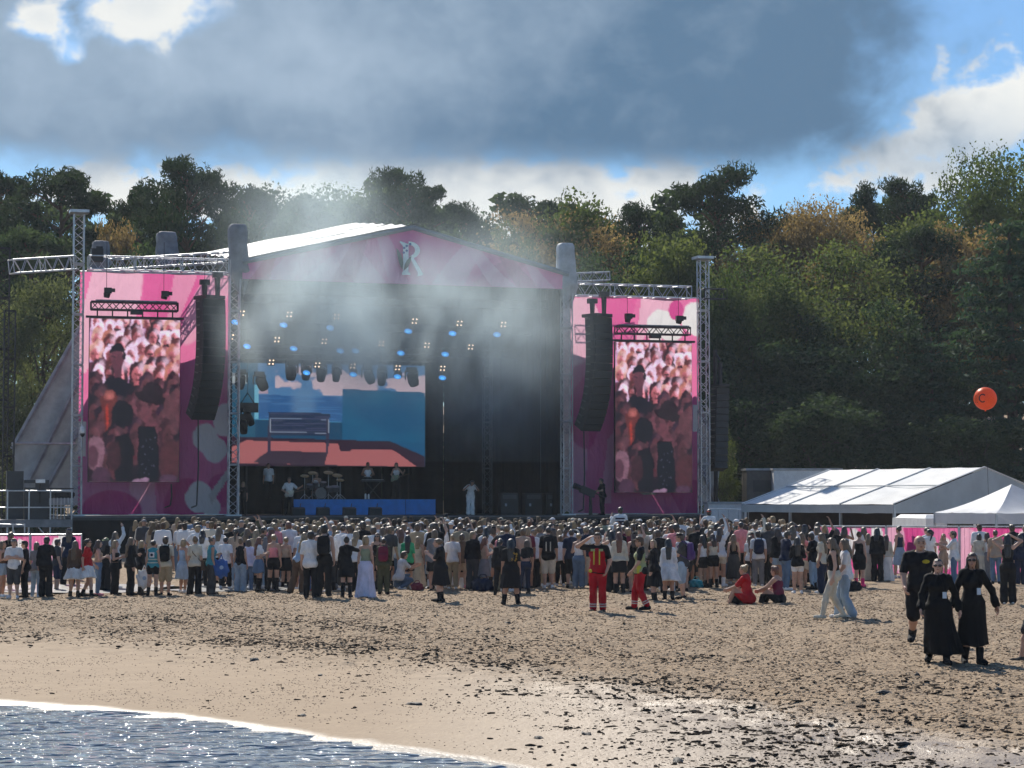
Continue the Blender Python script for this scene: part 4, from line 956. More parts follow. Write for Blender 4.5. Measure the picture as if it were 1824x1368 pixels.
hang(353, 748, 905, -1.2, 'black cable dropping below the scaffold side speaker column'); hang(305, 862, 905, -.6, 'short black cable under the larger crowd screen'); hang(1040, 768, 912, -1.2, 'black cable dropping below the tent side speaker column')
# dome camera on the tower
g = thing('dome_camera', 'small white dome camera on the scaffold end tower', 'camera', S(uz(147, 772, -.5)[0], -.5, uz(147, 772, -.5)[1]), YAW)
MB().lathe([(.02, .32), (.12, .28), (.13, .05), (.11, 0)], 14).build('housing', M_WHITE, g, True); MB().lathe([(.11, 0), (.10, -.08), (.05, -.15), (.01, -.17)], 14).build('lens_dome', M_BLACK, g, True); MB().rod((0, 0, .3), (0, .4, .45), .03).build('bracket', M_WHITE, g)

# ---- grey side tarpaulins (wind walls) behind the banners
def tarp(poly, v, label, beams):
    pts = [uz(px, py, v) if py is not None else px for px, py in poly]; u0 = min(p[0] for p in pts)
    o = thing('side_tarpaulin', label, 'tarpaulin', S(u0, v, 0), YAW, 'grey wind walls beside the stage'); return o, u0, pts
def bay(o, a0, a1, b0, b1, name='tarpaulin_panel', sag=.45, seed=0):
    """sagging cloth between edge a0->a1 and edge b0->b1 (u, v, z local)"""
    n, m = 12, 10; V = []
    for i in range(n + 1):
        for j in range(m + 1):
            s, t = i / n, j / m; p = (Vector(a0).lerp(Vector(a1), s)).lerp(Vector(b0).lerp(Vector(b1), s), t)
            V.append((p.x, p.y + sag * math.sin(math.pi * t) * (.4 + .6 * math.sin(math.pi * s)) + .12 * (float(fbm(np.array(s * 5.), np.array(t * 3.), 3, seed)) - .5), p.z))
    i = (np.arange(n)[:, None] * (m + 1) + np.arange(m)[None, :]).ravel(); obj(name, np_mesh(name, V, np.stack([i, i + 1, i + m + 2, i + m + 1], 1)), M_TARP, o)
for side in (0, 1):
    o = thing('side_tarpaulin', ('grey side tarpaulin with slanting beams above the scaffold platform', 'grey side tarpaulin hidden behind the tent side banner')[side], 'tarpaulin', S(UL if side == 0 else UR, 4.6, 0), YAW, 'grey wind walls beside the stage')
    g = -1 if side == 0 else 1
    q = lambda px, py: (g * abs(uz(px, py, 4.6)[0] - UL), 0, uz(px, py, 4.6)[1])
    e0, e1 = q(22, 800), q(150, 572); f0, f1 = q(30, 900), q(152, 655); h0, h1 = q(66, 900), q(152, 745); k0, k1 = q(140, 900), q(152, 870)
    up = (g * .05, 0, 13.4); e2 = (g * 5.6, 0, 12.0)
    bay(o, e0, e1, f0, f1, seed=1); bay(o, f0, f1, h0, h1, seed=2); bay(o, h0, h1, k0, k1, seed=3)
    bay(o, e1, e2, k1, up, seed=4, sag=.15); bay(o, k1, up, (g * 5, 0, 1.9), (g * .05, 0, 1.9), seed=5, sag=.1)
    for a, b in ((e0, e1), (f0, f1), (h0, h1)): MB().rod(Vector(a) + Vector((0, -.1, 0)), Vector(b) + Vector((0, -.1, 0)), .14, 6).build('slanting_beam', pm('pale_beam', (.30, .32, .34), rough=.5), o)
    MB().rod(Vector(q(20, 790)) + Vector((0, -.3, 0)), Vector(q(135, 791)) + Vector((0, -.3, 0)), .06, 6).build('cross_pole', M_ALU, o)

# ---- black masts by the picture edge
for px, top, v, lab in ((8, 440, 3, 'thin black lattice mast at the picture edge with wires'), (18, 552, 1, 'black lattice mast in front of the pale willow')):
    uu, zz = uz(px, top, v); truss_thing('lattice_mast', lab, 'mast', (uu, v, 0), (uu, v, zz), .5, 2.4, M_BTRUSS, bays=6)

# ---- scaffold platform
ug, _ = uz(-30, 905, -1); uh, _ = uz(128, 905, -1); Ws = uh - ug
o = thing('scaffold_platform', 'grey scaffold platform with railing at the side of the stage', 'scaffold', S(ug, -1.4, 0), YAW)
MB().box((Ws / 2, 1.2, 1.42), (Ws, 2.6, .34)).build('deck', pm('scaffold_deck', (.20, .21, .22), rough=.6), o)
for k in range(5):
    x = Ws * k / 4.15 + .1; MB().rod((x, -.1, 1.6), (x, -.1, 2.95), .035).build('post', M_ALU, o); MB().rod((x, -.05, 0), (x, -.05, 1.3), .045).build('leg', M_ALU, o)
for z in (2.15, 2.9): MB().rod((0, -.1, z), (Ws, -.1, z), .03).build('rail', M_ALU, o)
MB().rod((.3, -.05, 1.3), (1.3, -.05, .1), .03).rod((2.4, -.05, 1.3), (3.4, -.05, .1), .03).build('brace', M_ALU, o)
b = thing('equipment_rack', 'tall dark amplifier cases on the scaffold platform', 'case', S(uz(40, 880, -.4)[0], -.4, 1.6), YAW)
MB().box((-.35, 0, 1.1), (.75, .7, 2.2)).build('tall_case', pm('case_black', (.03, .035, .04), rough=.5), b); MB().box((.62, 0, .9), (1.1, .7, 1.8)).build('wide_case', pm('case_black', (.03, .035, .04)), b); MB().box((.3, -.36, 1.55), (.5, .03, .2)).build('front_panel', pm('case_grey', (.2, .2, .2)), b)
b = thing('work_lamp', 'bright white work lamp on the scaffold platform', 'lamp', S(uz(72, 857, -1)[0], -1.0, uz(72, 857, -1)[1]), YAW)
MB().box((0, 0, 0), (.42, .14, .16)).build('lamp_head', pm('lamp_white', (.8, .8, .78), rough=.3), b); MB().rod((0, .1, -.1), (0, .25, -1.0), .03).build('stand', M_BLACK, b)
b = thing('cable_rack', 'rack of coiled cables and pale clamps on the scaffold platform', 'rack', S(uz(88, 905, -.6)[0], -.6, 1.6), YAW)
for k in range(4): MB().box((.5 + .0, 0, .15 + k * .42), (1.15, .5, .05)).build('shelf', M_BLACK, b)
for k in range(4): MB().lathe([(.16, 0), (.20, .05), (.2, .18), (.16, .22)], 12, (.1 + k * .28, 0, .6 + .42)).build('cable_coil', M_CABLE, b)
for k in range(7): MB().rod((.02 + k * .16, -.27, .02), (.02 + k * .16, -.27, .98), .025, 4).build('pale_clamp', M_ALU, b)
# low rail piece in front
b = thing('crowd_barrier', 'pale metal barrier section before the scaffold platform', 'barrier', S(uz(-8, 960, -4)[0], -4, 0), YAW)
for x in (0, .75, 1.25): MB().rod((x, 0, .0), (x, 0, 1.45), .03).build('post', M_ALU, b)
MB().rod((-.5, 0, 1.45), (1.25, 0, 1.38), .035).build('top_rail', M_ALU, b); MB().rod((0, 0, 1.3), (.35, .1, .2), .025).rod((.75, 0, 1.2), (1.2, .1, .2), .025).build('brace', M_ALU, b)

# ---- riser and stage things
v = 4.; ua, zt = uz(521, 889, v); ub, _ = uz(776, 889, v)
o = thing('drum_riser', 'bright blue riser across the stage under the musicians', 'riser', S(ua, v, DECK), YAW); W = ub - ua
BLU = pm('riser_blue', (.02, .22, .62), rough=.6, var=.12, emit=(.01, .12, .42), estr=.0)
for k in range(2):
    a, b_ = (0, W * .787) if k == 0 else (W * .79, W); MB().box(((a + b_) / 2, .03, (zt - DECK) / 2), (b_ - a - .01, .06, zt - DECK - .02)).build('front_panel', BLU, o)
MB().box((W / 2, 1.6, (zt - DECK) / 2), (W, 3.0, zt - DECK)).build('platform', M_BLACK, o); RZ = zt
for px, lab in ((531, 'black floor monitor wedge by the feet of the guitarist at the riser corner'), (575, 'second floor monitor wedge along the blue riser'), (622, 'third floor monitor wedge along the blue riser'), (668, 'fourth floor monitor wedge along the blue riser')):
    m = thing('monitor_wedge', lab, 'speaker', S(uz(px, 915, .6)[0], .6, DECK), YAW, 'floor monitors on the stage edge')
    MB().add([(-.3, -.25, 0), (.3, -.25, 0), (.3, .25, 0), (-.3, .25, 0), (-.3, -.25, .34), (.3, -.25, .34), (.3, .12, .40), (-.3, .12, .40)], [(0, 3, 2, 1), (4, 5, 6, 7), (0, 1, 5, 4), (1, 2, 6, 5), (2, 3, 7, 6), (3, 0, 4, 7)]).build('cabinet', M_BLACK, m); MB().box((0, -.26, .18), (.5, .02, .26)).build('grille', MATS['speaker_grille'], m); MB().rod((.1, .05, .4), (.14, .05, .58), .02).build('clamp', M_BLACK, m)

# ---- lights
M_CY = pm('wash_lens', (.02, .05, .08), emit=(.035, .33, .92), estr=1.25); M_CY2 = pm('wash_lens_core', (.02, .05, .08), emit=(.10, .50, 1.0), estr=1.7); M_WM = pm('blinder_lens', (.2, .1, .05), emit=(1.0, .68, .45), estr=2.6); M_WM2 = pm('blinder_glow', (.06, .02, .015), emit=(.5, .10, .05), estr=.6)
ORD = ['first', 'second', 'third', 'fourth', 'fifth', 'sixth', 'seventh', 'eighth']
def blinder(px, py, v, lab):
    uu, zz = uz(px, py, v); o = thing('blinder_light', lab, 'stage light', S(uu, v, zz), YAW, 'four lamp lights under the stage roof')
    MB().box((0, .1, 0), (.36, .18, .36)).build('housing', M_BLACK, o); MB().rod((0, .1, .18), (0, .1, .55), .02).build('clamp', M_BLACK, o)
    rot = Matrix.Rotation(R(90), 3, 'X')
    for dx, dz in ((-.09, .09), (.09, .09), (-.09, -.09), (.09, -.09)):
        l = MB().lathe([(.040, 0), (.036, .02), (.015, .03)], 10, (dx + .03 * (dz > 0), -.0, dz), rot).build('lens', M_WM, o)
def wash(px, py, v, lab):
    uu, zz = uz(px, py, v); o = thing('wash_light', lab, 'stage light', S(uu, v, zz), YAW, 'blue wash lights under the stage roof')
    rot = Matrix.Rotation(R(18), 3, 'Y') @ Matrix.Rotation(R(146), 3, 'X')
    MB().lathe([(.14, -.32), (.2, -.28), (.22, -.02), (.20, 0)], 16, (0, 0, 0), rot).build('housing', M_BLACK, o, True); MB().lathe([(.19, .0), (.17, .02), (.1, .03)], 16, (0, 0, 0), rot).build('lens', M_CY, o); MB().lathe([(.09, .031), (.05, .036)], 12, (0, 0, 0), rot).build('lens_core', M_CY2, o); MB().rod((0, .1, .15), (0, .1, .7), .03).build('yoke', M_BLACK, o)
rows_b = [(2, [(430, 558), (515, 560), (599, 564), (738, 572), (818, 576), (896, 578)], 'front'), (5, [(411, 600), (493, 605), (577, 608), (679, 612), (760, 615), (838, 618)], 'middle'), (8, [(483, 645), (565, 650), (628, 652), (708, 655), (788, 656)], 'back')]
rows_w = [(2, [(419, 574), (505, 579), (588, 584), (727, 590), (806, 594), (885, 596)], 'front'), (5, [(440, 617), (523, 621), (606, 625), (633, 625), (714, 629), (793, 631)], 'middle'), (8, [(546, 664), (629, 667), (708, 671), (788, 673)], 'back')]
for v, L_, nm in rows_b:
    for k, (px, py) in enumerate(L_): blinder(px, py, v, 'warm four lamp light, %s from the large hood in the %s hanging row' % (ORD[k], nm))
for v, L_, nm in rows_w:
    for k, (px, py) in enumerate(L_): wash(px, py, v, 'blue round wash light, %s from the large hood in the %s hanging row' % (ORD[k], nm))
for v, y, nm in ((2, 545, 'front'), (5, 592, 'middle'), (8, 634, 'back')):
    zz = uz(640, y, v)[1] + .25; truss_thing('lighting_truss', 'dark lighting truss carrying the %s row of lamps' % nm, 'truss', (UL + .3, v, zz), (UR - .3, v, zz), .4, 3.2, M_BTRUSS, bays=7)
def spot(px, py, v, tilt, lab, s=1.0):
    uu, zz = uz(px, py, v); o = thing('moving_spotlight', lab, 'stage light', S(uu, v, zz), YAW, 'dark moving spotlights before the backdrop screen'); r = Matrix.Rotation(R(tilt), 3, 'Y') @ Matrix.Rotation(R(20), 3, 'X')
    MB().lathe([(.16 * s, 0), (.23 * s, -.1), (.24 * s, -.5), (.19 * s, -.72), (.17 * s, -.74)], 14, (0, 0, 0), r).build('head', M_BLACK, o, True); MB().box((0, 0, .16), (.42 * s, .34, .26)).build('base', M_BLACK, o); MB().box((-.26 * s, 0, -.12), (.06, .12, .5)).build('yoke_arm', M_BLACK, o); MB().box((.26 * s, 0, -.12), (.06, .12, .5)).build('yoke_arm', M_BLACK, o)
for k, (px, py, t, s) in enumerate(((430, 668, 5, 1.1), (462, 672, -28, 1.2), (520, 652, 2, 1.2), (546, 652, 0, 1.0), (573, 655, 0, 1.0), (600, 655, 0, .9), (654, 660, -25, 1.1), (681, 662, 0, .95), (733, 664, -18, 1.25))):
    spot(px, py, 9.3, t, 'dark spotlight, %s from the large hood, hanging before the picture screen' % (ORD + ['ninth'])[k], s)
zz = uz(600, 645, 9.3)[1] + .3; truss_thing('lighting_truss', 'dark truss above the picture screen carrying spotlights', 'truss', (UL + .3, 9.3, zz), (uz(770, 645, 9.3)[0], 9.3, zz), .4, 3.0, pm('dull_truss2', (.10, .11, .12), rough=.4, metal=.5), bays=7)
for k, (px, py) in enumerate(((438, 735), (432, 748))): spot(px, py, 8, -30 + 20 * k, ('dark spotlight on the low hanging bar before the screen', 'second dark spotlight under the low hanging bar')[k], .9)
b = thing('hanging_bar', 'dark hanging bar on a chain before the picture screen', 'bar', S(uz(441, 726, 8.2)[0], 8.2, uz(441, 726, 8.2)[1]), YAW); MB().box((0, 0, 0), (1.1, .15, .5)).build('bar', M_BTRUSS, b); MB().rod((-.35, 0, .2), (0, 0, .75), .03).rod((.35, 0, .2), (0, 0, .75), .03).build('sling', M_BTRUSS, b); MB().rod((0, 0, .75), (0, 0, 3.0), .015).build('chain', M_BTRUSS, b)
# ------------------------------------------------------------------ people: continuous bodies grown from joints
def surf(f, lo, hi, h):
    """closed surface f = 0 on a grid (surface nets)"""
    lo = np.array(lo) - 2 * h; n = np.ceil((np.array(hi) + 2 * h - lo) / h).astype(int) + 1
    g = [lo[i] + h * np.arange(n[i]) for i in range(3)]
    k = 5; nb = -(-n // k); cb = [lo[i] + h * (np.arange(nb[i]) * k + (k - 1) / 2) for i in range(3)]
    C = np.stack(np.meshgrid(*cb, indexing='ij'), -1).reshape(-1, 3).astype(np.float32)
    dc = f(C); near = np.abs(dc) < h * k * .87 * 1.25 + .012
    D = np.repeat(np.repeat(np.repeat(dc.reshape(nb), k, 0), k, 1), k, 2).astype(np.float32)
    off = np.stack(np.meshgrid(*[np.arange(k)] * 3, indexing='ij'), -1).reshape(-1, 3)
    bi = np.stack(np.unravel_index(np.nonzero(near)[0], nb), 1)
    I0 = (bi[:, None, :] * k + off[None]).reshape(-1, 3)
    D[I0[:, 0], I0[:, 1], I0[:, 2]] = f((lo + h * I0).astype(np.float32))
    D = D[:n[0], :n[1], :n[2]]; ins = D < 0
    s = sum(ins[a:n[0] - 1 + a, b:n[1] - 1 + b, c:n[2] - 1 + c].astype(np.int8) for a in (0, 1) for b in (0, 1) for c in (0, 1))
    act = (s > 0) & (s < 8); I = np.argwhere(act); idx = -np.ones(act.shape, np.int32); idx[act] = np.arange(len(I))
    cor = np.array([(a, b, c) for a in (0, 1) for b in (0, 1) for c in (0, 1)])
    val = np.stack([D[I[:, 0] + a, I[:, 1] + b, I[:, 2] + c] for a, b, c in cor], 1)
    S_, N_ = np.zeros((len(I), 3)), np.zeros(len(I))
    for p in range(8):
        for q in range(p + 1, 8):
            if np.abs(cor[p] - cor[q]).sum() != 1: continue
            m = (val[:, p] < 0) != (val[:, q] < 0); t = val[m, p] / (val[m, p] - val[m, q])
            S_[m] += cor[p] + (cor[q] - cor[p]) * t[:, None]; N_[m] += 1
    V = lo + h * (I + S_ / N_[:, None]); F = []
    for ax in range(3):
        o1, o2 = [(1, 2), (2, 0), (0, 1)][ax]
        a = [slice(0, k) for k in n]; b = list(a); a[ax] = slice(0, n[ax] - 1); b[ax] = slice(1, n[ax])
        A, B = ins[tuple(a)], ins[tuple(b)]; E_ = np.argwhere(A != B)
        E_ = E_[(E_[:, o1] > 0) & (E_[:, o2] > 0) & (E_[:, o1] < n[o1] - 1) & (E_[:, o2] < n[o2] - 1)]
        fl = A[E_[:, 0], E_[:, 1], E_[:, 2]]
        def c(d1, d2):
            q = E_.copy(); q[:, o1] += d1; q[:, o2] += d2; return idx[q[:, 0], q[:, 1], q[:, 2]]
        Q = np.stack([c(-1, -1), c(0, -1), c(0, 0), c(-1, 0)], 1); Q[~fl] = Q[~fl][:, ::-1]; F.append(Q)
    F = np.concatenate(F); F = F[(F >= 0).all(1)]
    return V, F

def cap(P, a, b, ra, rb):
    a, b = np.asarray(a, np.float32), np.asarray(b, np.float32); d = b - a; t = np.clip(((P - a) @ d) / max(1e-9, float(d @ d)), 0, 1)
    return np.linalg.norm(P - a - t[:, None] * d, axis=1) - (ra + (rb - ra) * t)
def ell(P, c, r, yaw=0.):
    q = P - np.asarray(c, np.float32)
    if yaw: k, s = math.cos(yaw), math.sin(yaw); q = np.stack([q[:, 0] * k + q[:, 1] * s, -q[:, 0] * s + q[:, 1] * k, q[:, 2]], 1)
    r = np.asarray(r, np.float32); k0 = np.linalg.norm(q / r, axis=1); k1 = np.linalg.norm(q / (r * r), axis=1) + 1e-6
    return k0 * (k0 - 1) / k1
def smin(a, b, k):
    h = np.clip(.5 + .5 * (b - a) / k, 0, 1); return b + (a - b) * h - k * h * (1 - h)
def union(P, prims, k=.03, grow=0.):
    d = None
    for p in prims:
        e = cap(P, p[1], p[2], p[3] + grow, p[4] + grow) if p[0] == 'c' else ell(P, p[1], tuple(x + grow for x in p[2]), p[3] if len(p) > 3 else 0.)
        d = e if d is None else smin(d, e, k)
    return d
def bounds(prims, grow=0.):
    lo, hi = np.full(3, 9.), np.full(3, -9.)
    for p in prims:
        if p[0] == 'c': pts, r = (p[1], p[2]), (max(p[3], p[4]),) * 3
        else: pts, r = (p[1],), p[2] if len(p) < 4 else (max(p[2][:2]),) * 2 + (p[2][2],)
        for q in pts: lo = np.minimum(lo, np.array(q) - r - grow); hi = np.maximum(hi, np.array(q) + r + grow)
    return lo, hi
V3 = lambda *a: np.array(a, float)

# poses: elbows and wrists relative to the shoulder, knees and ankles absolute, x mirrored for the two sides (first = -x side)
DN = (V3(.05, -.03, -.28), V3(.07, .03, -.52))
def pose(la=DN, ra=DN, lk=None, rk=None, lean=(0, 0), hy=0., drop=0., hp=0., spread=.0):
    return dict(la=la, ra=ra, lk=lk, rk=rk, lean=lean, hy=hy, drop=drop, hp=hp, spread=spread)
BENT = (V3(.07, .02, -.27), V3(-.04, .22, -.20)); CROSS = (V3(.08, .03, -.26), V3(-.20, .20, -.20)); PHONE = (V3(.05, .10, -.25), V3(-.07, .29, -.10)); UPPH = (V3(.06, .22, -.06), V3(-.02, .30, .17))
HIP = (V3(.18, -.07, -.20), V3(.03, .02, -.36)); RAISE = (V3(.13, .06, .23), V3(.05, .12, .46)); HEADH = (V3(.20, .06, .16), V3(-.03, .07, .28)); OUT = (V3(.25, .12, -.05), V3(.48, .26, -.02)); FWD = (V3(.02, .20, -.19), V3(-.02, .44, -.10))
SALUTE = (V3(.26, .10, .04), V3(.02, .17, .20)); GUIT_R = (V3(.14, -.05, -.24), V3(-.02, .18, -.36)); GUIT_L = (V3(.22, .08, -.20), V3(.36, .24, -.10)); HUG = (V3(.24, .02, -.07), V3(.46, .06, .02)); SWING_B = (V3(.08, -.12, -.26), V3(.10, -.10, -.51)); SWING_F = (V3(.07, .06, -.27), V3(.06, .22, -.47))
POSES = {
 'stand': pose(), 'relax': pose(lk=(V3(-.12, .05, .48), V3(-.16, .04, .07))), 'wide': pose(spread=.06), 'cross': pose(CROSS, CROSS), 'bent': pose(BENT, BENT), 'phone': pose(PHONE, PHONE, hp=.05), 'onephone': pose(DN, PHONE, hp=.04), 'raise': pose(DN, RAISE),
 'film': pose(UPPH, UPPH), 'hips': pose(HIP, DN), 'hiphold': pose(BENT, DN), 'look': pose(hy=55), 'look_l': pose(hy=-60), 'talk': pose(BENT, DN, hy=40), 'salute': pose((V3(.10, .02, -.27), V3(.05, .14, -.47)), SALUTE), 'point': pose(OUT, DN, hy=-50),
 'shade': pose(HEADH, HEADH), 'hugr': pose(DN, HUG), 'lean': pose(BENT, DN, lean=(.10, .06), lk=(V3(-.16, .03, .48), V3(-.26, -.04, .07)), hy=20), 'reach': pose(FWD, DN, hy=-10),
 'walk': pose(SWING_F, SWING_B, lk=(V3(-.10, .03, .47), V3(-.10, -.15, .10)), rk=(V3(.10, .11, .49), V3(.10, .14, .075))), 'stride': pose(DN, SWING_B, lk=(V3(-.09, .17, .50), V3(-.09, .26, .075)), rk=(V3(.09, .02, .47), V3(.09, -.20, .10)), lean=(0, .02)),
 'walk_a': pose(SWING_B, SWING_F, lk=(V3(-.10, .17, .49), V3(-.10, .22, .07)), rk=(V3(.10, .04, .46), V3(.10, -.20, .15)), hy=-8), 'walk_b': pose((V3(.16, .02, -.25), V3(.22, .06, -.48)), (V3(.13, .02, -.26), V3(.20, .08, -.48)), lk=(V3(-.09, .07, .48), V3(-.09, .08, .07)), rk=(V3(.09, .04, .48), V3(.10, -.10, .09)), hy=20),
 'walk_c': pose((V3(.12, -.06, -.26), V3(.17, .02, -.50)), (V3(.10, .05, -.27), V3(.12, .16, -.48)), lk=(V3(-.11, .10, .48), V3(-.11, .14, .07)), rk=(V3(.12, .02, .47), V3(.13, -.18, .13)), hy=4),
 'sit': pose((V3(.03, .18, -.18), V3(-.01, .40, -.26)), (V3(.03, .18, -.18), V3(-.01, .40, -.26)), lk=(V3(-.12, .30, .42), V3(-.12, .44, .07)), rk=(V3(.12, .30, .40), V3(.12, .46, .07)), lean=(0, .06), drop=.70), 'crouch': pose(FWD, FWD, lk=(V3(-.12, .34, .46), V3(-.12, .14, .07)), rk=(V3(.12, .32, .30), V3(.12, -.02, .09)), lean=(0, .10), drop=.56),
 'guitar': pose(GUIT_L, GUIT_R, spread=.05), 'keys': pose((V3(.10, .12, -.24), V3(.02, .34, -.28)), (V3(.10, .12, -.24), V3(.02, .34, -.28)), hp=.04), 'drum': pose(FWD, FWD, lk=(V3(-.18, .38, .46), V3(-.2, .42, .07)), rk=(V3(.18, .38, .46), V3(.2, .42, .07)), drop=.42), 'bow': pose((V3(.16, .10, -.18), V3(.02, .26, -.04)), (V3(.20, .05, -.16), V3(.10, .26, -.02)), lean=(.02, .20), hp=.12), 'shoulders': pose((V3(.14, .10, -.20), V3(.16, .24, .02)), DN, lk=(V3(-.12, .34, .86), V3(-.12, .30, .50)), rk=(V3(.12, .34, .86), V3(.12, .30, .50)), drop=0.),
}
def joints(ps, build):
    p = POSES[ps]; J = {}; hw = .088 if build == 'f' else .092; sw = .142 if build == 'f' else .168; dz = p['drop']; lx, ly = p['lean']
    pel = V3(0, 0, .93 - dz)
    for s, k in ((-1, 'l'), (1, 'r')):
        J[k + 'hip'] = pel + V3(s * hw, 0, -.03)
        kn = p[k + 'k']; sp = p['spread']
        J[k + 'kn'] = kn[0] if kn else V3(s * (.098 + sp * .5), .02, .48); J[k + 'an'] = kn[1] if kn else V3(s * (.105 + sp), -.015, .075)
        sh = pel + V3(s * sw + lx, ly, .468 - abs(ly) * .25); J[k + 'sh'] = sh; e, w = p[k + 'a']; m = V3(s, 1, 1); J[k + 'el'] = sh + e * m; J[k + 'wr'] = sh + w * m
    J['pel'] = pel; J['wst'] = pel + V3(lx * .3, ly * .35, .14); J['chs'] = pel + V3(lx * .7, ly * .75, .34); J['nk'] = pel + V3(lx * 1.05, ly * 1.1 + .0, .54 - abs(ly) * .25); hp = p['hp']
    J['hd'] = J['nk'] + V3(lx * .1, .025 + hp + ly * .35, .135 - hp * .3 - abs(ly) * .12); J['yaw'] = -R(p['hy'])
    return J
def torso_p(J, b):
    f = b == 'f'
    L = [('e', J['pel'], (.165 if f else .155, .112, .125)), ('c', J['pel'], J['wst'], .115 if f else .125, .102 if f else .122), ('e', J['wst'], (.122 if f else .145, .092 if f else .105, .12)), ('e', J['chs'], (.138 if f else .168, .098 if f else .112, .17)),
         ('c', J['lsh'] * .72 + J['rsh'] * .28, J['rsh'] * .72 + J['lsh'] * .28, .058, .058), ('c', J['lsh'], J['rsh'], .042, .042), ('c', J['nk'] - V3(0, .01, .02), J['lsh'] + V3(.03, 0, 0), .045, .040), ('c', J['nk'] - V3(0, .01, .02), J['rsh'] - V3(.03, 0, 0), .045, .040)]
    if f: L += [('e', J['chs'] + V3(-.062, .075, .0), (.058, .055, .055)), ('e', J['chs'] + V3(.062, .075, .0), (.058, .055, .055))]
    L += [('e', J['pel'] + V3(s * .07, -.055, -.03), (.085, .085, .095)) for s in (-1, 1)]
    return L
def arm_p(J, b, k, a=1., r=0.):
    m = .9 if b == 'f' else 1.08; sh, el, wr = J[k + 'sh'], J[k + 'el'], J[k + 'wr']; L = [('c', sh, sh + (el - sh) * min(1, a * 2), .052 * m + r, .043 * m + r)]
    if a > .5: L.append(('c', el, el + (wr - el) * min(1, (a - .5) * 2), .043 * m + r, .029 * m + r))
    return L
def hand_p(J, k, fine=True):
    wr, el = J[k + 'wr'], J[k + 'el']; d = wr - el; d = d / np.linalg.norm(d); s = -1 if k == 'l' else 1
    inw = V3(-s, .15, 0); inw -= d * (inw @ d); inw /= np.linalg.norm(inw) + 1e-6; sd = np.cross(d, inw)          # palm faces inwards, fingers side by side along sd
    L = [('c', wr, wr + d * .03, .026, .030), ('c', wr + d * .03 + sd * .020, wr + d * .085 + sd * .026, .021, .017), ('c', wr + d * .03 - sd * .020, wr + d * .085 - sd * .026, .021, .017)]
    for i, ln in enumerate((.036, .042, .040, .031)):
        b0 = wr + d * .085 + sd * (.030 - .020 * i); b1 = b0 + d * ln + inw * .010; b2 = b1 + d * ln * .6 + inw * ln * .55; b3 = b2 + d * ln * .2 + inw * ln * .5
        L += [('c', b0, b1, .0102, .0095), ('c', b1, b2, .0095, .0088), ('c', b2, b3, .0088, .0078)]
    t0 = wr + d * .03 + sd * .030; t1 = t0 + d * .035 + sd * .026 + inw * .012; t2 = t1 + d * .032 + sd * .004 + inw * .010; L += [('c', t0, t1, .0125, .0115), ('c', t1, t2, .0115, .0092)]
    return L
def leg_p(J, b, k, r0=0., r1=0., to=1.):
    m = 1.02 if b == 'f' else 1.0; hp, kn, an = J[k + 'hip'], J[k + 'kn'], J[k + 'an']; L = [('c', hp, hp + (kn - hp) * min(1, to * 2), .092 * m + r0, (.092 + (.060 - .092) * min(1, to * 2)) * m + r0)]
    if to > .5:
        cf = kn + (an - kn) * .32; L += [('c', kn, cf, .056 * m + r0, .057 * m + (r0 + r1) / 2), ('c', cf, cf + (an - cf) * min(1, (to - .5) * 2), .057 * m + (r0 + r1) / 2, .037 + r1)]
    return L
def foot_dir(J, k): d = J[k + 'an'] - J[k + 'kn']; return V3((-.04 if k == 'l' else .04), .17, 0)
def shoe_p(J, k, up, r=.0):
    an, kn = J[k + 'an'], J[k + 'kn']; f = foot_dir(J, k); z = V3(0, 0, -an[2] + .035) if an[2] < .085 else V3(0, 0, -.04); lift = V3(0, 0, -.03) if an[2] > .085 else V3(0, 0, 0)
    L = [('c', an + z + V3(0, -.045, 0), an + z + f * .75 + lift, .038 + r, .036 + r), ('c', an + z + f * .75 + lift, an + z + f + lift, .036 + r, .030 + r), ('c', an + V3(0, -.01, 0), an + z + f * .35, .038 + r, .036 + r)]
    if up > 0: L.append(('c', an, an + (kn - an) * up, .042 + r, .046 + r + .012 * up))
    return L
def head_p(J, b):
    h = J['hd']; y = J['yaw']; c, s = math.cos(y), math.sin(y); fw = V3(-s, c, 0); sd = V3(c, s, 0); g = 1.0 if b == 'f' else 1.05
    L = [('c', J['nk'] - V3(0, .015, .03), h - V3(0, 0, .05) - fw * .01, .048 * g, .046 * g), ('e', h + V3(0, 0, .022) - fw * .008, (.073 * g, .090 * g, .092 * g), y), ('e', h + fw * .022 - V3(0, 0, .045), (.054 * g, .062 * g, .068 * g), y), ('e', h + fw * .052 - V3(0, 0, .088), (.028, .026, .022), y),
         ('c', h + fw * .082 + V3(0, 0, .012), h + fw * .100 - V3(0, 0, .022), .010, .0145), ('e', h + fw * .080 - V3(0, 0, .055), (.022, .014, .009), y), ('e', h + fw * .078 + V3(0, 0, .028), (.050, .014, .010), y)]
    for q in (-1, 1): L.append(('e', h + sd * q * .073 * g - fw * .005 - V3(0, 0, .005), (.010, .018, .028), y)); L.append(('e', h + fw * .055 + sd * q * .035 - V3(0, 0, .025), (.022, .022, .022), y))
    return L
MESH = {}
def cached(key, fn):
    if key not in MESH: V, F = fn(); MESH[key] = np_mesh(key[0] if isinstance(key, tuple) else key, V, F)
    return MESH[key]
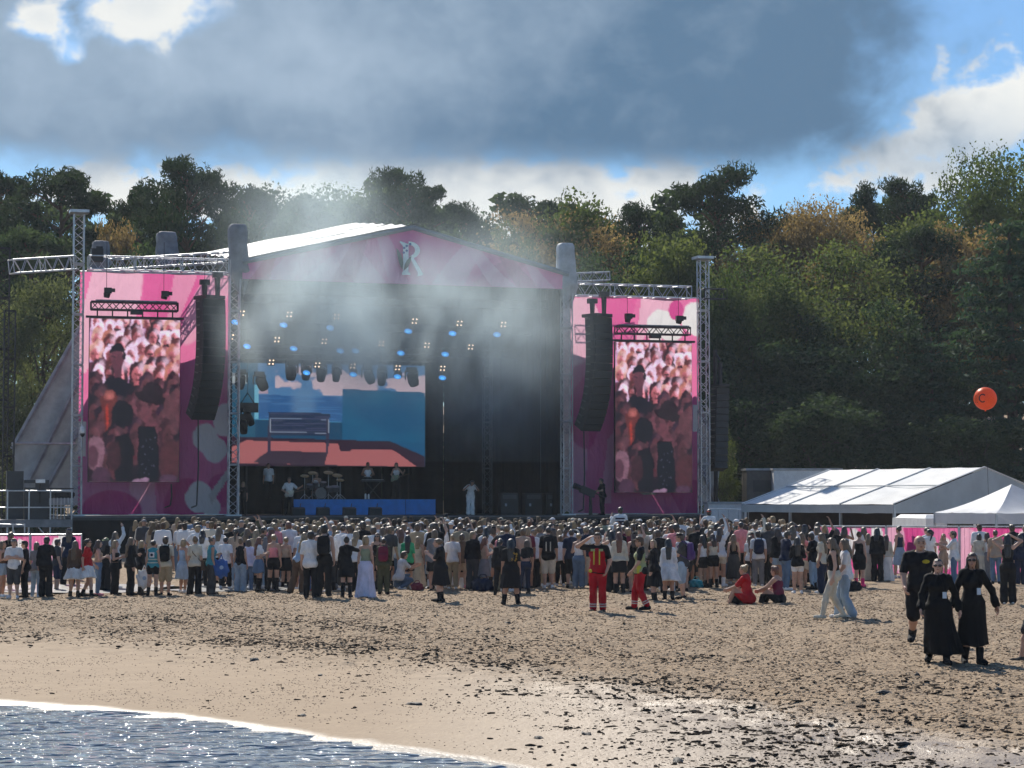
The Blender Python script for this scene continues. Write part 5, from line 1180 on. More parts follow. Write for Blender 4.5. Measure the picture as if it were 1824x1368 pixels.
def body_mesh(ps, b, h=.0135):
    def fn():
        J = joints(ps, b); A = torso_p(J, b); arms = arm_p(J, b, 'l') + arm_p(J, b, 'r'); legs = leg_p(J, b, 'l') + leg_p(J, b, 'r'); hands = hand_p(J, 'l') + hand_p(J, 'r'); feet = shoe_p(J, 'l', 0, -.008) + shoe_p(J, 'r', 0, -.008); hd = head_p(J, b); al = A + arms + legs + hands + feet + hd
        def f(P):
            d = smin(union(P, A, .045), union(P, hd, .012), .03)
            d = smin(d, np.minimum(union(P, leg_p(J, b, 'l'), .03), union(P, leg_p(J, b, 'r'), .03)), .03)
            for k in 'lr': d = smin(d, smin(union(P, arm_p(J, b, k), .02), union(P, hand_p(J, k), .008), .012), .022)
            return np.minimum(d, union(P, feet, .02))
        return surf(f, *bounds(al), h)
    return cached(('person', ps, b, h), fn)
def wrinkle(P, a=.006, s=0.):
    return a * (np.sin(P[:, 2] * 34 + P[:, 0] * 19 + 3 * np.sin(P[:, 0] * 13 + s)) * .6 + np.sin(P[:, 0] * 41 + P[:, 2] * 12 + s) * .4)
def top_mesh(ps, b, kind, h=.0155):
    def fn():
        J = joints(ps, b); g = {'tee': .020, 'tank': .013, 'long': .020, 'crop': .018, 'bandeau': .012, 'jacket': .024, 'vest': .024, 'loose': .024, 'sweater': .022}.get(kind, .018)
        T = torso_p(J, b); sl = {'tee': .36, 'long': .96, 'crop': .33, 'jacket': .98, 'loose': .42, 'sweater': .97}.get(kind, 0); sr = .016 if kind in ('tee', 'crop') else (.018 if kind in ('jacket', 'loose', 'sweater') else .012)
        A = (arm_p(J, b, 'l', sl, sr) + arm_p(J, b, 'r', sl, sr)) if sl else []; pz = J['pel'][2]
        hem = pz + {'crop': .20, 'bandeau': .10, 'jacket': -.10, 'loose': -.14, 'tee': -.08, 'tank': .09, 'vest': -.06, 'sweater': -.02}.get(kind, -.06); nk = J['nk']
        ax, bx = (T, A) if sl else (T[:4] + ([x for x in T[8:10]] if b == 'f' else []), [])
        def f(P):
            d = union(P, ax if sl or kind == 'vest' else ax, .045, g)
            if kind == 'vest': d = np.minimum(d, union(P, T[4:5] + T[6:8], .03, .02))
            if A: d = smin(d, np.minimum(union(P, A[:len(A) // 2], .015), union(P, A[len(A) // 2:], .015)), .03)
            if kind == 'tank':
                d = np.maximum(d, P[:, 2] - (J['chs'][2] + .09))
                for s in (-1, 1): d = np.minimum(d, cap(P, J['chs'] + V3(s * .075, .10, .06), nk + V3(s * .085, .0, -.045), .018, .018)); d = np.minimum(d, cap(P, J['chs'] + V3(s * .075, -.10, .06), nk + V3(s * .085, .0, -.045), .018, .018))
            if kind == 'bandeau': d = np.maximum(d, P[:, 2] - (J['chs'][2] + .06))
            if kind not in ('tank', 'bandeau', 'crop'): d = d - .020 * np.clip((pz + .13 - P[:, 2]) / .09, 0, 1)
            d = np.maximum(d + wrinkle(P), hem - P[:, 2] + .012 * np.sin(P[:, 0] * 17))
            if kind not in ('bandeau',): d = np.maximum(d, -(np.linalg.norm((P - nk - V3(0, .035, .055)) * [1, 1, 1.1], axis=1) - (.090 if kind != 'jacket' else .084)))
            return d
        return surf(f, *bounds(ax + A + T[4:8], g + .034), h)
    return cached(('top', ps, b, kind, h), fn)
def skirt_f(J, L, flare, fold, ws=.0, sway=(0, 0)):
    c = J['pel']; z1 = c[2] + .10 + ws; z0 = z1 - L; wx, wy = .150, .118
    def f(P):
        t = np.clip((z1 - P[:, 2]) / L, 0, 1); hips = np.minimum(1, t * L / .16)
        ax = wx + .030 * hips + flare * t ** 1.15; ay = wy + .036 * hips + flare * .85 * t ** 1.15; cx = c[0] + sway[0] * t ** 1.6; cyy = c[1] - .012 + sway[1] * t ** 1.6
        th = np.arctan2(P[:, 1] - cyy, P[:, 0] - cx); rr = np.sqrt(((P[:, 0] - cx) / ax) ** 2 + ((P[:, 1] - cyy) / ay) ** 2)
        d = (rr - 1 - fold * t * np.sin(th * 9 + 2 * np.sin(th * 2 + z0 * 9))) * np.minimum(ax, ay)
        return np.maximum(np.maximum(d, P[:, 2] - z1), z0 + .02 * np.sin(th * 3) - P[:, 2])
    r = max(wx, wy) + .07 + flare * 1.25; return f, (np.array([c[0] - r - abs(sway[0]), c[1] - r - abs(sway[1]), z0 - .04]), np.array([c[0] + r + abs(sway[0]), c[1] + r + abs(sway[1]), z1 + .02]))
def bottom_mesh(ps, b, kind, h=.0155):
    def fn():
        J = joints(ps, b); T = torso_p(J, b)[:3] + torso_p(J, b)[-2:]; pz = J['pel'][2]
        if kind in ('mini', 'skirt', 'midi', 'maxi', 'flared', 'cloak', 'midib'):
            an = (J['lan'] + J['ran']) / 2; L, fl, fo = {'mini': (.43, .055, .04), 'flared': (.46, .15, .10), 'skirt': (.58, .08, .07), 'midi': (.82, .10, .08), 'maxi': (1.0, .11, .09), 'cloak': (.87, .105, .12), 'midib': (.74, .065, .07)}[kind]
            f, (lo, hi) = skirt_f(J, L, fl, fo, 0, {'cloak': (-.10, -.02)}.get(kind, (an[0] * .3, an[1] * .5)))
            z1 = pz + .10; z0 = z1 - L; LG = [leg_p(J, b, k, .022, .022) for k in 'lr']; l2, h2 = bounds(LG[0] + LG[1])
            def f2(P): e = np.minimum(union(P, LG[0], .02), union(P, LG[1], .02)); return smin(f(P), np.maximum(np.maximum(e, z0 + .01 - P[:, 2]), P[:, 2] - z1 + .1), .05)
            return surf(f2, np.array([min(lo[0], l2[0]), min(lo[1], l2[1]), lo[2]]), np.array([max(hi[0], h2[0]), max(hi[1], h2[1]), hi[2]]), h)
        r0, r1, to = {'slim': (.012, .016, .96), 'trousers': (.020, .034, .96), 'wide': (.026, .062, .98), 'shorts': (.034, .0, .34), 'longshorts': (.034, .02, .5), 'hot': (.016, 0, .20), 'capri': (.02, .04, .86)}[kind]
        A = [leg_p(J, b, k, r0, r1, to) for k in 'lr']
        def f(P):
            d = np.minimum(union(P, A[0], .02), union(P, A[1], .02)); d = smin(d, union(P, T, .04, .016), .03) + wrinkle(P, .005, 2.)
            return np.maximum(d, P[:, 2] - (pz + .105))
        return surf(f, *bounds(A[0] + A[1] + T, .03), h)
    return cached(('bottom', ps, b, kind, h), fn)
def shoe_mesh(ps, b, kind, side, h=.0145):
    def fn():
        J = joints(ps, b); up = {'shoe': 0., 'boot': .40, 'knee': .80, 'ankle': .22}[kind]; A = shoe_p(J, side, up, .006 if kind == 'shoe' else .012)
        low = min(J['lan'][2], J['ran'][2]) - .075
        return surf(lambda P: np.maximum(union(P, A, .015), (low - P[:, 2])), *bounds(A), h)
    return cached(('shoe', ps, b, kind, side, h), fn)
def hair_mesh(ps, b, kind, h=.0125):
    def fn():
        J = joints(ps, b); hd = J['hd']; y = J['yaw']; c, s = math.cos(y), math.sin(y); fw = V3(-s, c, 0); sd = V3(c, s, 0); g = 1.0 if b == 'f' else 1.05; bk = -fw; cr = hd + V3(0, 0, .03) + bk * .014
        A = [('e', cr, (.084 * g, .100 * g, .098 * g), y)]
        if kind == 'buzz': A = [('e', hd + V3(0, 0, .026) + bk * .010, (.078 * g, .094 * g, .096 * g), y)]
        dn = J['chs'][2]; back = J['chs'] + V3(0, -.125, .0)
        if kind in ('long', 'xlong'):
            e = back + V3(0, 0, .06 if kind == 'long' else -.10); A += [('c', hd + bk * .045 + V3(0, 0, -.02), J['nk'] + V3(0, -.075, 0), .078, .080), ('c', J['nk'] + V3(-.03, -.075, 0), e + V3(-.035, 0, 0), .062, .040), ('c', J['nk'] + V3(.03, -.075, 0), e + V3(.03, 0, 0), .062, .036), ('c', hd + sd * .066 + bk * .01, J['nk'] + V3(.085, .02, -.03), .034, .030), ('c', hd - sd * .066 + bk * .01, J['nk'] + V3(-.085, .02, -.03), .034, .030)]
        if kind == 'bob': A += [('c', hd + bk * .035 + V3(0, 0, -.01), hd + bk * .045 - V3(0, 0, .085), .082, .078), ('c', hd + sd * .064, hd + sd * .066 - V3(0, 0, .09), .034, .028), ('c', hd - sd * .064, hd - sd * .066 - V3(0, 0, .09), .034, .028)]
        if kind == 'bun': A += [('e', hd + bk * .085 + V3(0, 0, .105), (.045, .045, .042), y)]
        if kind == 'updo': A += [('e', hd + bk * .090 + V3(0, 0, .04), (.062, .055, .058), y)]
        if kind == 'pony': A += [('c', hd + bk * .085 + V3(0, 0, .06), hd + bk * .13, .034, .038), ('c', hd + bk * .13, back + V3(0, 0, .08), .038, .018)]
        if kind == 'short': A += [('e', hd + bk * .03 - V3(0, 0, .03), (.076 * g, .072 * g, .075 * g), y), ('e', hd + fw * .04 + V3(0, 0, .10), (.06, .05, .03), y)]
        if kind == 'curly': A += [('e', cr + V3(0, 0, .012), (.105, .115, .105), y), ('e', hd + bk * .03 - V3(0, 0, .02), (.10, .085, .085), y)]
        def f(P):
            d = union(P, A, .02); q = P - hd; fy, fz, fx = q @ fw, q[:, 2], q @ sd
            d = d + .0045 * np.sin(fx * 150 + 6 * np.sin(P[:, 2] * 9) + P[:, 1] * 60) * (1 if kind != 'buzz' else .2)
            face = np.maximum(np.maximum(.018 - fy, fz - (.062 if kind != 'buzz' else .075)), np.abs(fx) - .064)      # clear the face
            d = np.maximum(d, -face)
            if kind in ('short', 'buzz', 'bun', 'pony', 'updo'): d = np.maximum(d, np.minimum(fy + .030, -.012 - fz)) if kind != 'buzz' else np.maximum(d, np.minimum(fy + .02, .030 - fz))
            return d
        return surf(f, *bounds(A, .012), h)
    return cached(('hair', ps, b, kind, h), fn)
def cap_mesh(ps, b, kind, h=.0125):
    def fn():
        J = joints(ps, b); hd = J['hd']; y = J['yaw']; c, s = math.cos(y), math.sin(y); fw = V3(-s, c, 0) * (-1 if kind == 'back' else 1); ce = hd + V3(0, 0, .035) - fw * .008
        def f(P):
            q = P - ce; d = ell(P, ce, (.090, .106, .098), y); d = np.maximum(d, -(q[:, 2] - .012))
            if kind == 'bucket': e = np.maximum(np.abs(q[:, 2] - .015 + .5 * (np.linalg.norm(q[:, :2], axis=1) - .09)) - .010, np.linalg.norm(q[:, :2], axis=1) - .150)
            else: e = np.maximum(np.maximum(np.abs(q[:, 2] - .024 + .22 * np.maximum(0, q @ fw - .08)) - .009, np.linalg.norm((P - ce - fw * .085)[:, :2] / [1, 1], axis=1) - .085), -(q @ fw - .02))
            return np.minimum(d, e)
        return surf(f, ce - .19, ce + V3(.19, .19, .13), h)
    return cached(('hat', ps, b, kind, h), fn)
def glasses_mesh(ps, b):
    def fn():
        J = joints(ps, b); hd = J['hd']; y = J['yaw']; c, s = math.cos(y), math.sin(y); fw = V3(-s, c, 0); sd = V3(c, s, 0); o = hd + fw * .088 + V3(0, 0, .008)
        A = [('e', o + sd * q * .034, (.030, .012, .023), y) for q in (-1, 1)] + [('c', o - sd * .02, o + sd * .02, .007, .007)] + [('c', o + sd * q * .062 - fw * .01, hd + sd * q * .080 - fw * .02 + V3(0, 0, .012), .006, .006) for q in (-1, 1)]
        return surf(lambda P: union(P, A, .006), *bounds(A), .0065)
    return cached(('sunglasses', ps, b), fn)
def eyes_mesh(ps, b, part, sides=(-1, 1)):
    def fn():
        J = joints(ps, b); hd = J['hd']; y = J['yaw']; c, s = math.cos(y), math.sin(y); fw = V3(-s, c, 0); sd = V3(c, s, 0)
        A = {'eyes': [('e', hd + fw * .082 + sd * q * .032 + V3(0, 0, .004), (.016, .009, .008), y) for q in sides] + [('e', hd + fw * .088 + sd * q * .033 + V3(0, 0, .026), (.022, .008, .006), y) for q in sides], 'lips': [('e', hd + fw * .088 - V3(0, 0, .055), (.021, .010, .008), y)]}[part]
        return surf(lambda P: union(P, A, .004), *bounds(A), .0065)
    return cached((part, ps, b, sides), fn)

HAIRC = {'black': (.012, .010, .010), 'dark': (.028, .018, .012), 'brown': (.065, .036, .020), 'red': (.15, .05, .022), 'fair': (.15, .095, .048), 'blonde': (.30, .205, .105), 'white': (.55, .50, .42)}
def hairm(c): return pm('hair_' + c, HAIRC[c], rough=.40, var=.35, scale=40, stretch=(1, 1, .12), spec=.75, bump=.7, bscale=70)
SKIN = [pm('skin_%d' % i, c, rough=.55, var=.10, scale=9, spec=.35) for i, c in enumerate(((.52, .31, .22), (.46, .26, .18), (.58, .36, .27), (.34, .18, .115)))]
M_EYE = pm('eye_dark', (.02, .014, .012), rough=.3); M_LIP = pm('lip', (.34, .12, .10), rough=.4); M_SHADE = pm('sunglass_black', (.008, .008, .009), rough=.12, spec=.8)
CC = {'black': (.012, .012, .014), 'white': (.74, .73, .72), 'cream': (.60, .54, .43), 'grey': (.20, .20, .21), 'darkgrey': (.055, .056, .06), 'navy': (.018, .026, .055), 'denim': (.12, .19, .29), 'paledenim': (.27, .36, .46), 'khaki': (.36, .29, .19), 'olive': (.075, .080, .045), 'brown': (.12, .075, .05), 'red': (.46, .014, .020), 'pink': (.72, .26, .28), 'teal': (.06, .28, .32), 'green': (.045, .36, .17), 'sage': (.26, .30, .20), 'beige': (.45, .33, .24), 'purple': (.09, .05, .17), 'lilac': (.62, .60, .74), 'blue': (.05, .12, .34), 'skyblue': (.34, .45, .58), 'yellow': (.50, .50, .06), 'maroon': (.16, .02, .05), 'turq': (.03, .42, .42), 'orange': (.60, .17, .05), 'hotpink': (.70, .04, .18), 'hivis': (.34, .38, .20), 'rescue': (.40, .008, .018)}
def pcol(c): return cloth(CC[c]) if isinstance(c, str) else cloth(c)

def person(loc, facing, ps, b, H, hair, top, bot, shoe, label, group, skin=0, glasses=False, hat=None, bulk=1.0, fine=False, coarse=False, cat='person', face=None, z=None, tilt=0.):
    """loc x,y on the ground; facing degrees clockwise from straight away; hair (kind, colour), top (kind, colour), bot (kind, colour), shoe (kind, colour)"""
    gz = float(ground_z(np.array(loc[0]), np.array(loc[1]))) if z is None else z
    hb, hc, hh, hs = (.0085, .0105, .009, .010) if fine else ((.0175, .0195, .0155, .018) if coarse else (.0135, .0155, .0125, .0145)); s = H / 1.725
    o = obj('person', body_mesh(ps, b, hb), SKIN[skin], None, (loc[0], loc[1], gz), link_obj=True)
    o.rotation_euler = (0, tilt, -R(facing)); o.scale = (s * bulk, s * bulk, s); tag(o, label, cat, group)
    def ch(n, me, m): return obj(n, me, m, o, link_obj=True)
    if hair: ch('hair', hair_mesh(ps, b, hair[0], hh), hairm(hair[1]))
    if hat: ch('cap', cap_mesh(ps, b, hat[0], hh), pcol(hat[1]))
    if top: ch({'tee': 'shirt', 'jacket': 'jacket', 'vest': 'vest', 'sweater': 'sweater', 'tank': 'tank_top', 'bandeau': 'top', 'crop': 'top', 'long': 'shirt', 'loose': 'shirt'}[top[0]], top_mesh(ps, b, top[0], hc), pcol(top[1]))
    if bot: ch('skirt' if bot[0] in ('mini', 'skirt', 'midi', 'maxi', 'flared', 'cloak', 'midib') else ('shorts' if 'shorts' in bot[0] or bot[0] == 'hot' else 'trousers'), bottom_mesh(ps, b, bot[0], hc), pcol(bot[1]))
    if shoe:
        for sd_ in 'lr': ch('boot' if shoe[0] != 'shoe' else 'shoe', shoe_mesh(ps, b, shoe[0], sd_, hs), pcol(shoe[1]))
    tow = 100 < (facing % 360) < 260 if face is None else face
    if glasses: ch('sunglasses', glasses_mesh(ps, b), M_SHADE)
    elif tow:
        for q in (-1, 1): ch('eye', eyes_mesh(ps, b, 'eyes', (q,)), M_EYE)
    if tow: ch('lips', eyes_mesh(ps, b, 'lips'), M_LIP)
    return o
# ------------------------------------------------------------------ the people one can tell apart
def d_of(py): return gnd(912, py).y
G_FRONT, G_CROWD, G_STAGE = 'people standing along the front of the crowd', 'people in the crowd facing the stage', 'musicians and crew on the stage'
KEYED = [
 # px, foot, head, facing, pose, build, hair, top, bottom, shoes, label, ref, options
 (3, 1063, 972, 100, 'bent', 'f', ('long', 'fair'), ('tank', 'brown'), ('hot', 'paledenim'), ('shoe', 'white'), 'long haired woman in patterned brown top and denim shorts by the picture edge', None, {}),
 (24, 1065, 958, 180, 'cross', 'm', ('short', 'fair'), ('tee', 'white'), ('longshorts', 'darkgrey'), ('shoe', 'white'), 'man in white tee and grey shorts with arms crossed before the pink fence', 'the man with crossed arms', dict(hat=('front', 'grey'))),
 (44, 1064, 978, 270, 'stand', 'f', ('short', 'dark'), ('tee', 'black'), ('trousers', 'black'), ('shoe', 'black'), 'short person in black with black cap beside the man with crossed arms', None, dict(hat=('front', 'black'))),
 (64, 1062, 982, 20, 'relax', 'f', ('bob', 'fair'), ('tee', 'grey'), ('slim', 'paledenim'), ('shoe', 'white'), 'fair haired woman in pale jeans half hidden behind a man in black', None, {}),
 (81, 1065, 957, 8, 'onephone', 'm', ('short', 'black'), ('long', 'black'), ('wide', 'black'), ('ankle', 'black'), 'tall person all in black holding up a phone before the pink fence', 'the tall person in black', {}),
 (101, 1050, 972, 60, 'stand', 'm', ('short', 'dark'), ('tee', 'darkgrey'), ('longshorts', 'navy'), ('shoe', 'black'), 'man in dark tee and navy shorts in front of the purple fence end', None, {}),
 (133, 1063, 962, 8, 'relax', 'f', ('xlong', 'fair'), ('long', 'brown'), ('flared', 'white'), ('ankle', 'black'), 'woman with long fair hair and white flared skirt seen from behind', 'the white skirted friends', {}),
 (155, 1063, 960, 85, 'walk', 'f', ('updo', 'dark'), ('tee', 'red'), ('flared', 'white'), ('ankle', 'black'), 'woman in red and white shirt and white flared skirt turned sideways', 'the white skirted friends', dict(glasses=True)),
 (174, 1061, 976, 75, 'bent', 'f', ('long', 'brown'), ('bandeau', 'beige'), ('slim', 'denim'), ('shoe', 'pink'), 'woman in skimpy beige top and jeans with a yellow scarf', None, {}),
 (187, 1052, 966, 30, 'stand', 'f', ('long', 'dark'), ('tee', 'black'), ('wide', 'black'), ('shoe', 'black'), 'woman in plain black behind the one with the yellow scarf', None, dict(hat=('back', 'hivis'))),
 (204, 1059, 973, 95, 'bent', 'f', ('long', 'blonde'), ('bandeau', 'black'), ('wide', 'black'), ('ankle', 'black'), 'blonde woman in black corset top and wide black trousers', 'the blonde in a corset', {}),
 (232, 1060, 957, 70, 'hiphold', 'f', ('xlong', 'fair'), ('jacket', 'black'), ('wide', 'black'), ('ankle', 'black'), 'woman with long fair hair in a black and red racing jacket', 'the woman in a racing jacket', {}),
 (251, 1057, 968, 60, 'stand', 'f', ('bob', 'blonde'), ('long', 'black'), ('slim', 'black'), ('ankle', 'black'), 'short haired blonde in black beside the teal safety vest', None, {}),
 (272, 1061, 962, 5, 'relax', 'f', ('updo', 'dark'), ('vest', 'teal'), ('hot', 'black'), ('boot', 'black'), 'steward in teal safety vest with white badge on the back', 'the steward in a teal vest', dict(vest=1)),
 (294, 1059, 953, 0, 'stand', 'm', ('short', 'brown'), ('tee', 'cream'), ('longshorts', 'khaki'), ('shoe', 'black'), 'man in cream tee and khaki shorts wearing a dark backpack', 'the man in khaki shorts', dict(hat=('back', 'darkgrey'), pack='black')),
 (326, 1055, 972, 40, 'stand', 'f', ('bob', 'blonde'), ('tank', 'skyblue'), ('skirt', 'skyblue'), ('shoe', 'white'), 'blonde woman in pale blue summer dress', None, {}),
 (347, 1058, 954, 5, 'relax', 'f', ('bun', 'fair'), ('tee', 'cream'), ('wide', 'black'), ('ankle', 'black'), 'woman in cream tee and wide black trousers with a brown shoulder bag', 'the woman in a cream tee', dict(bag='brown')),
 (376, 1058, 955, 62, 'talk', 'f', ('bun', 'brown'), ('vest', 'teal'), ('wide', 'darkgrey'), ('ankle', 'black'), 'steward in teal vest over a black tee turned sideways', None, {}),
 (401, 1051, 963, 10, 'walk', 'm', ('buzz', 'black'), ('tee', 'white'), ('capri', 'black'), ('shoe', 'white'), 'man in loose white tee and black cropped trousers', 'the man in a loose white tee', {}),
 (428, 1054, 963, 15, 'stand', 'f', ('bun', 'fair'), ('vest', 'black'), ('wide', 'paledenim'), ('shoe', 'grey'), 'woman in black vest and washed grey jeans with her hair up', None, {}),
 (442, 1050, 972, 5, 'stand', 'f', ('bob', 'brown'), ('jacket', 'lilac'), ('slim', 'denim'), ('shoe', 'white'), 'woman with a pale lilac jacket between jeans and denim skirt', None, {}),
 (461, 1054, 957, 70, 'bent', 'f', ('xlong', 'red'), ('crop', 'white'), ('mini', 'denim'), ('knee', 'black'), 'auburn woman with sunglasses in white crop top and denim skirt', 'the auburn woman', dict(glasses=True)),
 (487, 1053, 950, 5, 'relax', 'f', ('updo', 'blonde'), ('bandeau', 'pink'), ('hot', 'black'), ('knee', 'black'), 'blonde woman in pink strapless top and black shorts', 'the woman in a pink top', {}),
 (509, 1046, 962, 15, 'stand', 'f', ('updo', 'blonde'), ('bandeau', 'beige'), ('mini', 'black'), ('ankle', 'black'), 'woman in beige strapless top and black skirt', None, {}),
 (533, 1056, 946, 20, 'lean', 'f', ('xlong', 'blonde'), ('vest', 'skyblue'), ('wide', 'brown'), ('ankle', 'black'), 'tall blonde in pale denim vest leaning with one leg out', 'the leaning blonde', {}),
 (543, 1052, 966, 10, 'stand', 'm', ('short', 'dark'), ('jacket', 'navy'), ('wide', 'blue'), ('shoe', 'red'), 'person in navy jacket and bright blue trousers', None, {}),
 (553, 1064, 943, 5, 'stand', 'm', ('short', 'black'), ('loose', 'white'), ('trousers', 'black'), ('shoe', 'darkgrey'), 'dark haired man in plain white tee and black trousers', 'the man in a plain white tee', {}),
 (577, 1064, 936, 0, 'stand', 'm', ('short', 'black'), ('tank', 'white'), ('trousers', 'black'), ('shoe', 'black'), 'tallest man in white tank top with a black backpack', 'the tall man with a black backpack', dict(pack='black')),
 (617, 1064, 956, 0, 'hugr', 'f', ('bun', 'black'), ('jacket', 'black'), ('mini', 'black'), ('knee', 'black'), 'woman in black bomber jacket with an arm round her blonde friend', 'the hugging friends', {}),
 (651, 1064, 953, 5, 'stand', 'f', ('bob', 'blonde'), ('tank', 'sage'), ('maxi', 'lilac'), ('shoe', 'white'), 'blonde woman in sage top and long white skirt', 'the woman in a long white skirt', {}),
 (672, 1052, 950, 190, 'stand', 'f', ('long', 'brown'), ('tank', 'black'), ('mini', 'black'), ('boot', 'black'), 'woman with sunglasses facing away from the stage in black', None, dict(glasses=True)),
 (683, 1058, 957, 0, 'stand', 'f', ('updo', 'dark'), ('long', 'olive'), ('trousers', 'olive'), ('ankle', 'black'), 'person in olive overalls with a maroon backpack', 'the person in olive overalls', dict(pack='maroon')),
 (726, 1048, 952, 0, 'relax', 'f', ('xlong', 'black'), ('loose', 'green'), ('mini', 'black'), ('shoe', 'white'), 'woman in bright green shirt and black mini skirt with long black hair', 'the woman in a green shirt', {}),
 (711, 1050, 1010, 60, 'crouch', 'f', ('short', 'brown'), ('tee', 'white'), ('slim', 'denim'), ('shoe', 'white'), 'person in white tee crouching by the woman in green', None, {}),
 (744, 1045, 962, 5, 'stand', 'f', ('long', 'blonde'), ('tank', 'cream'), ('maxi', 'cream'), ('shoe', 'white'), 'blonde woman in long cream dress behind the green shirt', None, {}),
 (784, 1070, 957, 280, 'phone', 'f', ('updo', 'fair'), ('loose', 'black'), ('skirt', 'black'), ('boot', 'black'), 'woman in black dress standing apart and looking at her phone', 'the woman looking at her phone', dict(bulk=1.12)),
 (806, 1049, 952, 0, 'stand', 'm', ('buzz', 'blonde'), ('tee', 'white'), ('trousers', 'khaki'), ('shoe', 'white'), 'blond man in white tee and khaki trousers', 'the man in khaki trousers', {}),
 (823, 1047, 950, 5, 'relax', 'm', ('short', 'brown'), ('loose', 'brown'), ('shorts', 'beige'), ('shoe', 'pink'), 'man in dark patterned shirt and short beige shorts', None, {}),
 (842, 1050, 946, 10, 'look', 'f', ('short', 'blonde'), ('sweater', 'black'), ('wide', 'darkgrey'), ('ankle', 'black'), 'tall blonde in black cardigan and dark grey trousers', None, {}),
 (863, 1050, 955, 70, 'bent', 'f', ('long', 'red'), ('tank', 'beige'), ('skirt', 'grey'), ('shoe', 'white'), 'auburn woman with a red patterned bag and grey skirt', 'the auburn woman with a patterned bag', {}),
 (891, 1058, 956, 10, 'relax', 'f', ('pony', 'black'), ('jacket', 'black'), ('slim', 'black'), ('boot', 'black'), 'woman with black ponytail in black jacket and trousers', None, {}),
 (910, 1077, 960, 0, 'wide', 'f', ('xlong', 'black'), ('loose', 'black'), ('skirt', 'black'), ('boot', 'black'), 'woman with long black hair in black dress with yellow flowers', 'the woman in a flowered dress', dict(bulk=1.10, flower=1)),
 (936, 1058, 960, 330, 'lean', 'f', ('bob', 'brown'), ('crop', 'black'), ('slim', 'navy'), ('ankle', 'black'), 'brown haired woman in black crop top and navy jeans', None, {}),
 (931, 1050, 942, 0, 'stand', 'm', ('short', 'fair'), ('tee', 'beige'), ('wide', 'grey'), ('shoe', 'black'), 'tall fair haired man in beige tee and grey trousers', 'the tall man in a beige tee', {}),
 (977, 1049, 939, 0, 'stand', 'm', ('buzz', 'dark'), ('loose', 'black'), ('longshorts', 'cream'), ('shoe', 'white'), 'man in black tee and pale shorts with a black and white backpack', 'the man in pale shorts', dict(pack='black', stripe=1)),
 (998, 1044, 954, 0, 'stand', 'm', ('short', 'fair'), ('long', 'white'), ('slim', 'black'), ('shoe', 'white'), 'fair man in white shirt and black trousers', None, {}),
 (1018, 1046, 942, 5, 'stand', 'm', ('buzz', 'brown'), ('tee', 'navy'), ('longshorts', 'black'), ('shoe', 'black'), 'bald man in navy tee and black shorts', None, {}),
 (1031, 1048, 951, 8, 'hiphold', 'f', ('updo', 'blonde'), ('tank', 'white'), ('wide', 'denim'), ('shoe', 'white'), 'blonde woman in white tank top and wide blue jeans', 'the woman in wide jeans', {}),
 (1065, 1089, 946, 190, 'salute', 'm', ('short', 'dark'), ('tee', 'black'), ('trousers', 'rescue'), ('boot', 'black'), 'medic in red trousers and red vest shading his eyes', 'the medic shading his eyes', dict(medic=1)),
 (1103, 1057, 948, 0, 'stand', 'f', ('xlong', 'red'), ('sweater', 'cream'), ('mini', 'black'), ('boot', 'black'), 'woman with long auburn hair in cream sweater and black skirt', 'the woman in a cream sweater', {}),
 (1141, 1088, 958, 268, 'walk', 'f', ('short', 'brown'), ('tee', 'black'), ('trousers', 'rescue'), ('boot', 'black'), 'medic in red trousers and brown cap walking', 'the medic in a brown cap', dict(hat=('front', 'brown'), medic=2)),
 (1165, 1071, 960, 285, 'look_l', 'f', ('bob', 'blonde'), ('jacket', 'black'), ('skirt', 'black'), ('boot', 'black'), 'blonde woman in long black blouse beside the walking medic', None, {}),
 (1191, 1069, 958, 0, 'stand', 'f', ('xlong', 'black'), ('long', 'white'), ('flared', 'white'), ('boot', 'black'), 'dark haired woman in swinging white dress and black boots', 'the woman in a white dress', dict(skirt2=1)),
 (1216, 1066, 947, 280, 'phone', 'm', ('short', 'brown'), ('tee', 'darkgrey'), ('longshorts', 'paledenim'), ('shoe', 'black'), 'man in black cap, grey tee and denim shorts with purple backpack', 'the man with a purple backpack', dict(hat=('front', 'black'), pack='purple')),
 (1252, 1047, 951, 320, 'stand', 'f', ('long', 'dark'), ('tank', 'white'), ('hot', 'black'), ('boot', 'black'), 'dark haired woman in white tank top and black shorts', 'the women in black shorts', {}),
 (1271, 1047, 951, 345, 'phone', 'f', ('long', 'brown'), ('bandeau', 'cream'), ('hot', 'black'), ('boot', 'black'), 'brown haired woman in cropped cream top and black shorts', 'the women in black shorts', {}),
 (1307, 1037, 948, 0, 'stand', 'f', ('xlong', 'fair'), ('tank', 'black'), ('midi', 'darkgrey'), ('shoe', 'white'), 'woman with very long fair hair in long dark skirt', None, {}),
 (1337, 1040, 960, 0, 'hugr', 'f', ('xlong', 'brown'), ('tee', 'white'), ('slim', 'darkgrey'), ('shoe', 'white'), 'woman with very long brown hair in white tee', None, dict(bag='black')),
 (1351, 1044, 945, 0, 'stand', 'm', ('short', 'dark'), ('tee', 'white'), ('trousers', 'grey'), ('shoe', 'white'), 'dark haired man in white tee with navy backpack', None, dict(pack='navy')),
 (1332, 1075, 1005, 295, 'sit', 'f', ('bun', 'blonde'), ('loose', 'red'), ('shorts', 'red'), None, 'woman in bright red sitting on the sand', 'the woman in red on the sand', dict(sit=1)),
 (1388, 1075, 1014, 300, 'sit', 'm', ('short', 'red'), ('tank', 'maroon'), ('trousers', 'black'), ('shoe', 'black'), 'person in sleeveless red and grey jersey sitting on the sand', 'the sitting person in a jersey', dict(sit=1)),
